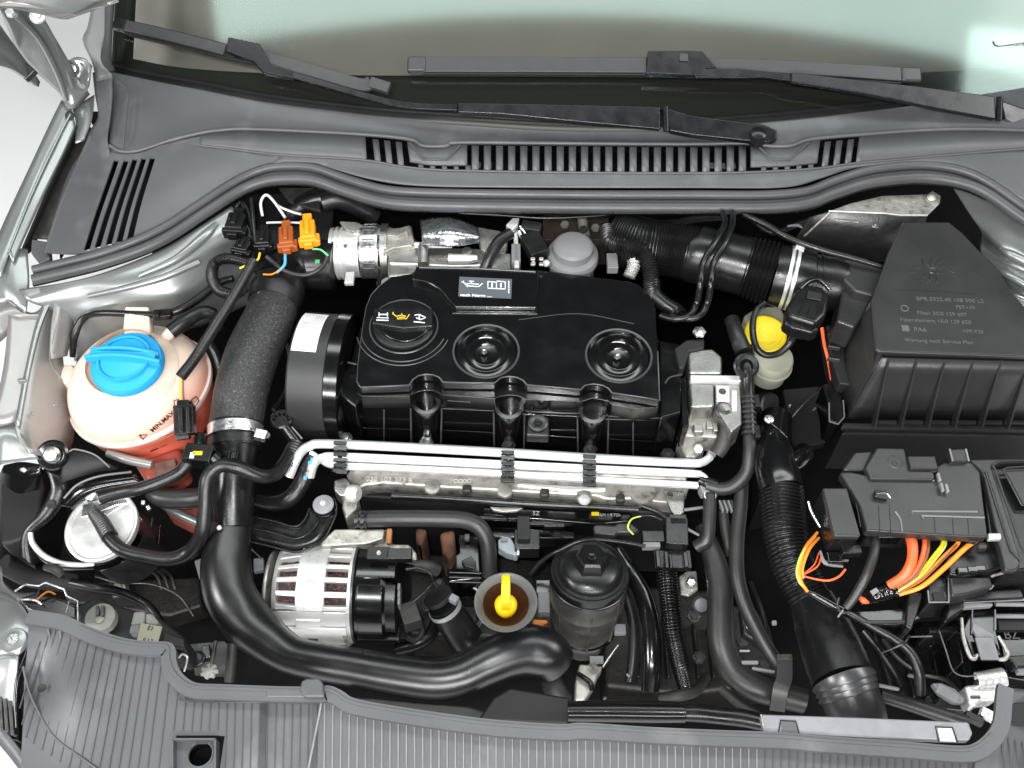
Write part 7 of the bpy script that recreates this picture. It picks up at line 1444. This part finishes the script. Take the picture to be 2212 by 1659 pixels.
prism('dark_block', [(860, 740), (900, 745), (940, 790), (930, 810), (860, 800)], -.108, .02, M['lampgrey'], hr, bevel=.003); prism('dark_mount', [(960, 840), (1090, 890), (1095, 950), (950, 930)], -.115, .02, M['dirty'], hr, bevel=.003)
text('label_print', 'E1', (870, 838, -.1025), .008, M['blackink'], hr, rot=(0, 0, -12)); text('label_print', '0 3 7', (845, 905, -.1025), .006, M['blackink'], hr, rot=(0, 0, -12))
bc_ = thing('wire_bail', 'bent shiny wire spring clip behind the lower left corner', 'spring clip', P(300, 650, -.05))
tube('wire', [(90, 610, -.06, 6), (150, 570, -.05, 6), (230, 580, -.05, 6), (270, 560, -.05, 6), (380, 600, -.05, 6), (395, 640, -.05, 6), (460, 670, -.055, 6), (460, 790, -.06, 5)], M['steel'], bc_, smooth=False, seg=8)
tube('wire', [(410, 670, -.055, 5), (388, 740, -.058, 5)], M['steel'], bc_, seg=6); prism('dark_pocket', [(110, 650), (200, 620), (380, 660), (450, 700), (450, 780), (300, 760), (160, 720)], -.075, .02, M['gloss'], bc_, bevel=.003); tube('orange_wire', [(215, 665, -.07, 5), (280, 615, -.066, 6), (330, 630, -.066, 5)], M['orange2'], bc_)
tube('pocket_edge', [(100, 660, -.07, 6), (200, 662, -.07, 7), (250, 690, -.07, 6)], M['steel'], bc_)
hk = thing('wire_hook', 'thin pale wire hook standing in the dark gap behind the front panel step', 'hook', P(1090, 1020, -.05))
tube('hook', [(1060, 1005, -.03, 6), (1080, 985, -.025, 6), (1108, 1000, -.025, 7), (1105, 1040, -.03, 6), (1092, 1085, -.04, 6)], M['alub'], hk, seg=8)
hx_ = thing('oil_splash_bolt', 'pale star shaped fastener low in the dark gap left of the boost pipe', 'fastener', P(1240, 1090, -.2))
lathe('washer', (1240, 1085, -.20), [(0, 10), (18, 10), (34, 4), (44, 0)], M['lampgrey'], hx_, seg=12)
for k in range(7):
    a = 2 * pi * k / 7; c = P(1240, 1085, -.198); s = S(c); bar('spoke', [tuple(c), tuple(c + V((cos(a) * 52 * s, sin(a) * 46 * s, -.002)))], .004, .004, M['lampgrey'], hx_, world=True, bevel=.0005)
tag(tube('vertical_pipe', [(1380, 920, -.22, 32), (1360, 1150, -.24, 32)], M['dirty']), 'dusty upright pipe behind the front panel left of the boost pipe', 'pipe')
tag(tube('vertical_rod', [(1280, 900, -.22, 12), (1255, 1040, -.24, 12)], M['dirty']), 'thin dusty upright rod beside the upright pipe', 'rod')
tag(lathe('round_plug', (1165, 1010, -.18), [(0, 0), (20, 2), (26, 0), (40, 4), (48, 0), (50, -20)], M['black'], None, seg=28), 'round black plug in the gap behind the front panel step', 'plug')
tag(tube('bracket_foot', [(270, 470, -.17, 20), (330, 480, -.16, 30), (370, 520, -.165, 20)], M['dirty'], seg=10), 'dusty bracket foot below the fuel filter holder', 'bracket')
tag(tube('brace_rod', [(600, 490, -.19, 5), (730, 430, -.18, 8)], M['greypl'], seg=8), 'thin brace rod below the fuel filter', 'rod')
tag(tube('frame_rail', [(20, 450, -.20, 60), (200, 520, -.24, 70), (450, 560, -.27, 60)], M['matt'], seg=16), 'dark frame rail below the fuel filter holder', 'frame rail')
# ================================================================== DIM PARTS IN THE GAPS
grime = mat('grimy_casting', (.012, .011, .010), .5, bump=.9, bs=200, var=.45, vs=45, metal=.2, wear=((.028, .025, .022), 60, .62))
use('H')
eb = thing('engine_block', 'grimy cast engine block filling the dark behind the dipstick funnel and alternator', 'engine block', P(1500, 600, -.33))
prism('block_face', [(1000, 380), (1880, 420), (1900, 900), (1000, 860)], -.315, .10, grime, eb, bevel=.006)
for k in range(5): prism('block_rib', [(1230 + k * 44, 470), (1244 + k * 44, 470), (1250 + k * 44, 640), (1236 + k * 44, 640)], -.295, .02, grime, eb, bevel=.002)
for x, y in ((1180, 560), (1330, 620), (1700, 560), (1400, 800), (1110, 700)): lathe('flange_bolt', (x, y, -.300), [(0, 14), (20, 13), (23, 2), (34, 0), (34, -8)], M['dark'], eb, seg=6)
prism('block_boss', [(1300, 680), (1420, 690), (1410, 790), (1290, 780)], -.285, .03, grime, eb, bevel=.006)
hose('oil_line', 'thin metal line bending along the grimy block behind the funnel', [(1250, 560, -.27, 9), (1330, 575, -.26, 9), (1400, 600, -.26, 9), (1440, 680, -.27, 9), (1440, 800, -.28, 9)], 'alud', 'pipe')
hose('dark_hose', 'dark hose passing below the alternator rear cover', [(930, 960, -.26, 36), (1030, 930, -.25, 38), (1120, 880, -.25, 38), (1160, 800, -.26, 36)], 'rubber')
use('I')
gb_ = thing('gearbox', 'grimy gearbox casting deep in the dark between the coolant hoses and filter', 'gearbox', P(1100, 900, -.4))
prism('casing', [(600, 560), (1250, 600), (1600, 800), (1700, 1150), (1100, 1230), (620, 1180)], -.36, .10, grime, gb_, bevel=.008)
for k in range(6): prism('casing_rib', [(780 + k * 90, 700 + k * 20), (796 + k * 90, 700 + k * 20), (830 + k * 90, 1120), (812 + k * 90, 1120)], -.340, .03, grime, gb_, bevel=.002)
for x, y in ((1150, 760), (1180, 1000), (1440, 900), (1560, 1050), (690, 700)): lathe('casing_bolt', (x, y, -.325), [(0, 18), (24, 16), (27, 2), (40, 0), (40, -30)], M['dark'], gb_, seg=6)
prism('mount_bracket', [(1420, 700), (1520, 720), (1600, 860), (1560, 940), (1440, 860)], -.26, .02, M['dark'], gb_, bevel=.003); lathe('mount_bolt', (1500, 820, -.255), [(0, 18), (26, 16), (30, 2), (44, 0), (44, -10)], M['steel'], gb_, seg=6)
hose('gear_cable', 'black gear cable crossing the dark left of the corrugated duct', [(1480, 560, -.26, 16), (1540, 700, -.25, 16), (1580, 860, -.25, 16), (1560, 980, -.26, 16)], 'rubber', 'cable')
hose('dark_hose', 'dim hose at the foot of the ribbed conduit', [(950, 1250, -.22, 36), (1060, 1230, -.21, 36), (1160, 1200, -.22, 34), (1220, 1120, -.24, 30)], 'dirty')
use('G')
sf = thing('subframe', 'grimy subframe and suspension pieces low in the dark left of the boost pipe', 'subframe', P(900, 650, -.4))
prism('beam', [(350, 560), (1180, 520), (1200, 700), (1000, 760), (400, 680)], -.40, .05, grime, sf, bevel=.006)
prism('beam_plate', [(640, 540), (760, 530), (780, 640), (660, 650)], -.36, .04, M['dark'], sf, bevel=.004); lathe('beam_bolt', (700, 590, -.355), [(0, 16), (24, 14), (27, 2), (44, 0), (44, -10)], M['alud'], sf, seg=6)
for k in range(3): tube('spring_coil', [(880 + k * 40, 480, -.32, 10), (930 + k * 40, 520, -.31, 10), (960 + k * 40, 600, -.32, 10)], M['dirty'], sf)
hose('brake_line', 'thin dull brake line running through the dark below the looping hose', [(560, 520, -.28, 7), (700, 560, -.28, 7), (900, 570, -.29, 7), (1060, 640, -.30, 7), (1150, 760, -.30, 7)], 'dark', 'pipe')
hose('dark_loom', 'dark cable loom under the fuel filter toward the headlamp', [(420, 560, -.20, 26), (560, 590, -.20, 28), (720, 620, -.22, 28), (880, 700, -.24, 26), (980, 840, -.24, 24)], 'rubber', 'cable')
rs_ = thing('horn_bracket', 'dull metal bracket behind the oil splashed fastener at the front left', 'bracket', P(1300, 960, -.2))
prism('plate', [(1120, 920), (1330, 900), (1400, 960), (1380, 1120), (1150, 1110)], -.27, .006, M['black'], rs_, bevel=.002); prism('plate_flange', [(1190, 930), (1240, 925), (1250, 1000), (1200, 1010)], -.262, .008, M['dark'], rs_, bevel=.002)
use('J')
bt = thing('battery_tray', 'black battery tray with ribs in the dark between snorkel and latch', 'tray', P(900, 1100, -.2))
prism('tray_floor', [(640, 930), (1150, 900), (1300, 1120), (1150, 1380), (760, 1330)], -.20, .02, M['black'], bt, bevel=.004)
for k in range(6): prism('tray_rib', [(720 + k * 70, 960), (732 + k * 70, 958), (800 + k * 70, 1300), (786 + k * 70, 1300)], -.185, .018, M['black'], bt, bevel=.002)
prism('tray_wall', [(930, 940), (1090, 930), (1100, 950), (1120, 1120), (1100, 1130), (1075, 970), (940, 970)], -.10, .08, M['black'], bt, bevel=.003)
tube('wall_edge', [(985, 960, -.098, 4), (1020, 1060, -.10, 4), (1060, 1170, -.10, 4), (1130, 1195, -.10, 4), (1200, 1180, -.09, 4)], M['greypl'], bt, seg=6)
tube('wall_edge', [(830, 995, -.09, 4), (950, 992, -.09, 5)], M['plateg'], bt, seg=6)
for x, y, l in ((910, 1030, .02), (860, 1195, .016), (730, 1250, .026), (1190, 1000, .012)): box('tray_glint_clip', (x, y, -.15), (l, .004, .006), M['greypl'], bt, rot=(0, 0, -12))
hose('ground_cable', 'black cable lying in the battery tray', [(700, 1000, -.16, 14), (780, 1100, -.17, 14), (900, 1180, -.17, 14), (1020, 1210, -.16, 14), (1120, 1300, -.15, 13)], 'rubber', 'cable')
use('F')
fwp = thing('bulkhead_pipework', 'dark brackets and pipes below the reservoir left of the air filter box', 'brackets', P(800, 900, -.3))
prism('plate', [(700, 880), (920, 860), (960, 1200), (760, 1240)], -.28, .02, M['matt'], fwp, bevel=.004); tube('pipe', [(720, 1100, -.18, 7), (800, 1000, -.16, 7), (900, 900, -.15, 7), (950, 860, -.15, 7)], M['dark'], fwp); lathe('stud', (745, 980, -.15), [(0, 8), (8, 7), (10, -10)], M['steel'], fwp, seg=8)
tube('pipe', [(880, 1010, -.16, 5), (905, 990, -.16, 5), (930, 985, -.16, 5)], M['alud'], fwp)
prism('lower_block', [(560, 1120), (700, 1100), (780, 1500), (560, 1560)], -.26, .1, M['matt'], fwp, bevel=.005)
use('C')
for k, (pts, lab) in enumerate((([(-200, 1290, -.06, 26), (0, 1330, -.05, 26), (180, 1300, -.05, 24), (330, 1290, -.06, 22)], 'dark hose under the seal above the intake hose'), ([(520, 1300, -.07, 18), (640, 1380, -.07, 18), (760, 1340, -.07, 18), (860, 1300, -.07, 16)], 'dim hose arching under the seal right of the thin rods'), ([(730, 1340, -.06, 7), (790, 1335, -.058, 9), (820, 1350, -.058, 7)], 'small glinting clip under the seal near the metal shelf'))):
    hose('rear_hose', lab, pts, 'rubber' if k < 2 else 'plateg')
use('D')
hose('tank_return_hose', 'black hose rising in the gap between coolant bottle and fabric hose', [(1240, 560, -.10, 40), (1290, 680, -.12, 42), (1300, 820, -.14, 42), (1270, 960, -.16, 40)], 'rubber')
hose('gap_cable', 'thin cable in the gap right of the fabric textured hose', [(1700, 560, -.14, 10), (1720, 700, -.15, 10), (1690, 850, -.16, 10), (1620, 960, -.14, 12)], 'rubberg', 'cable')
sw = thing('dipstick_guide', 'black perforated disc on an arm between fabric hose and belt cover', 'guide', P(1660, 1010, -.1))
lathe('disc', (1665, 1010, -.090), [(0, 2), (40, 4), (60, 4), (68, -4), (68, -14)], M['black'], sw, seg=32)
for k in range(6):
    a = pi * k / 5; c = P(1665, 1015, -.0885); s = S(c); lathe('disc_hole', V((c.x + cos(a) * 42 * s, c.y + sin(a) * 38 * s, c.z)), [(0, 1), (9, 1), (10, -2)], M['void'], sw, seg=10)
tube('arm', [(1680, 1050, -.095, 34), (1740, 1130, -.11, 34), (1800, 1200, -.12, 30)], M['black'], sw); tube('arm_edge', [(1730, 1060, -.085, 5), (1790, 1130, -.10, 5)], M['greypl'], sw)
# ================================================================== SMALL DETAILS
use('D')
for k, (x, y) in enumerate(((520, 330), (900, 235), (1100, 200))): tag(lathe('paint_speck_stud', (x, y, -.045), [(0, 8), (9, 7), (12, 0)], M['silver'], None, seg=12), ('left', 'middle', 'right')[k] + ' small stud on the silver strut tower behind the coolant bottle', 'stud')
use('J')
gl_ = thing('fuse_box_front_clips', 'row of small clips and slots along the front edge of the fuse box', 'clips', P(1000, 500, -.01))
for x, y in ((880, 485), (960, 492), (1045, 492), (1130, 492), (1150, 512), (1200, 545)): box('clip', (x, y, -.004), (.010, .006, .010), M['airbox'], gl_)
for x, y in ((700, 500), (750, 500)): box('slot_frame', (x, y, -.010), (.016, .006, .02), M['gloss'], gl_)
for x, y in ((1100, 665), (1150, 660), (1190, 655)): box('tray_notch', (x, y, -.010), (.012, .008, .010), M['gloss'], gl_)
lo = thing('lower_tray_parts', 'stacked black brackets with bright edges below the battery cover', 'brackets', P(1250, 780, -.06))
prism('bracket_plate', [(1100, 770), (1400, 750), (1420, 800), (1110, 815)], -.045, .01, M['black'], lo, bevel=.002)
tube('bright_edge', [(1110, 820, -.05, 6), (1260, 812, -.05, 7), (1450, 806, -.05, 7)], M['plateg'], lo, smooth=False, seg=6); tube('bright_edge', [(1090, 770, -.04, 5), (1250, 750, -.035, 5), (1260, 735, -.03, 5)], M['plateg'], lo, smooth=False, seg=6)
prism('side_plate', [(1330, 1090), (1500, 1080), (1500, 1140), (1380, 1150)], -.08, .02, M['black'], lo, bevel=.002); tube('bright_edge', [(1380, 1180, -.08, 6), (1500, 1178, -.08, 6)], M['plateg'], lo, smooth=False, seg=6)
use('I')
for k, (x, y, l) in enumerate(((760, 1110, 6), (1450, 965, 14), (620, 1245, 5))): tag(box('glinting_clip', (x, y, -.17), (.0025 * l * .4, .003, .004), M['plateg'], None, rot=(0, 0, -40 + k * 40)), ('tiny glinting clip beside the shiny curved hose', 'thin glinting clip left of the angled grey hose', 'tiny glinting clip at the foot of the oil filter')[k], 'clip')
use('C')
tag(lathe('cowl_screw', (-990 + 0, 305, .046), [(0, 5), (5, 4), (7, 0)], M['alub'], None, seg=12), 'tiny bright screw on the upper left of the cowl panel', 'screw')
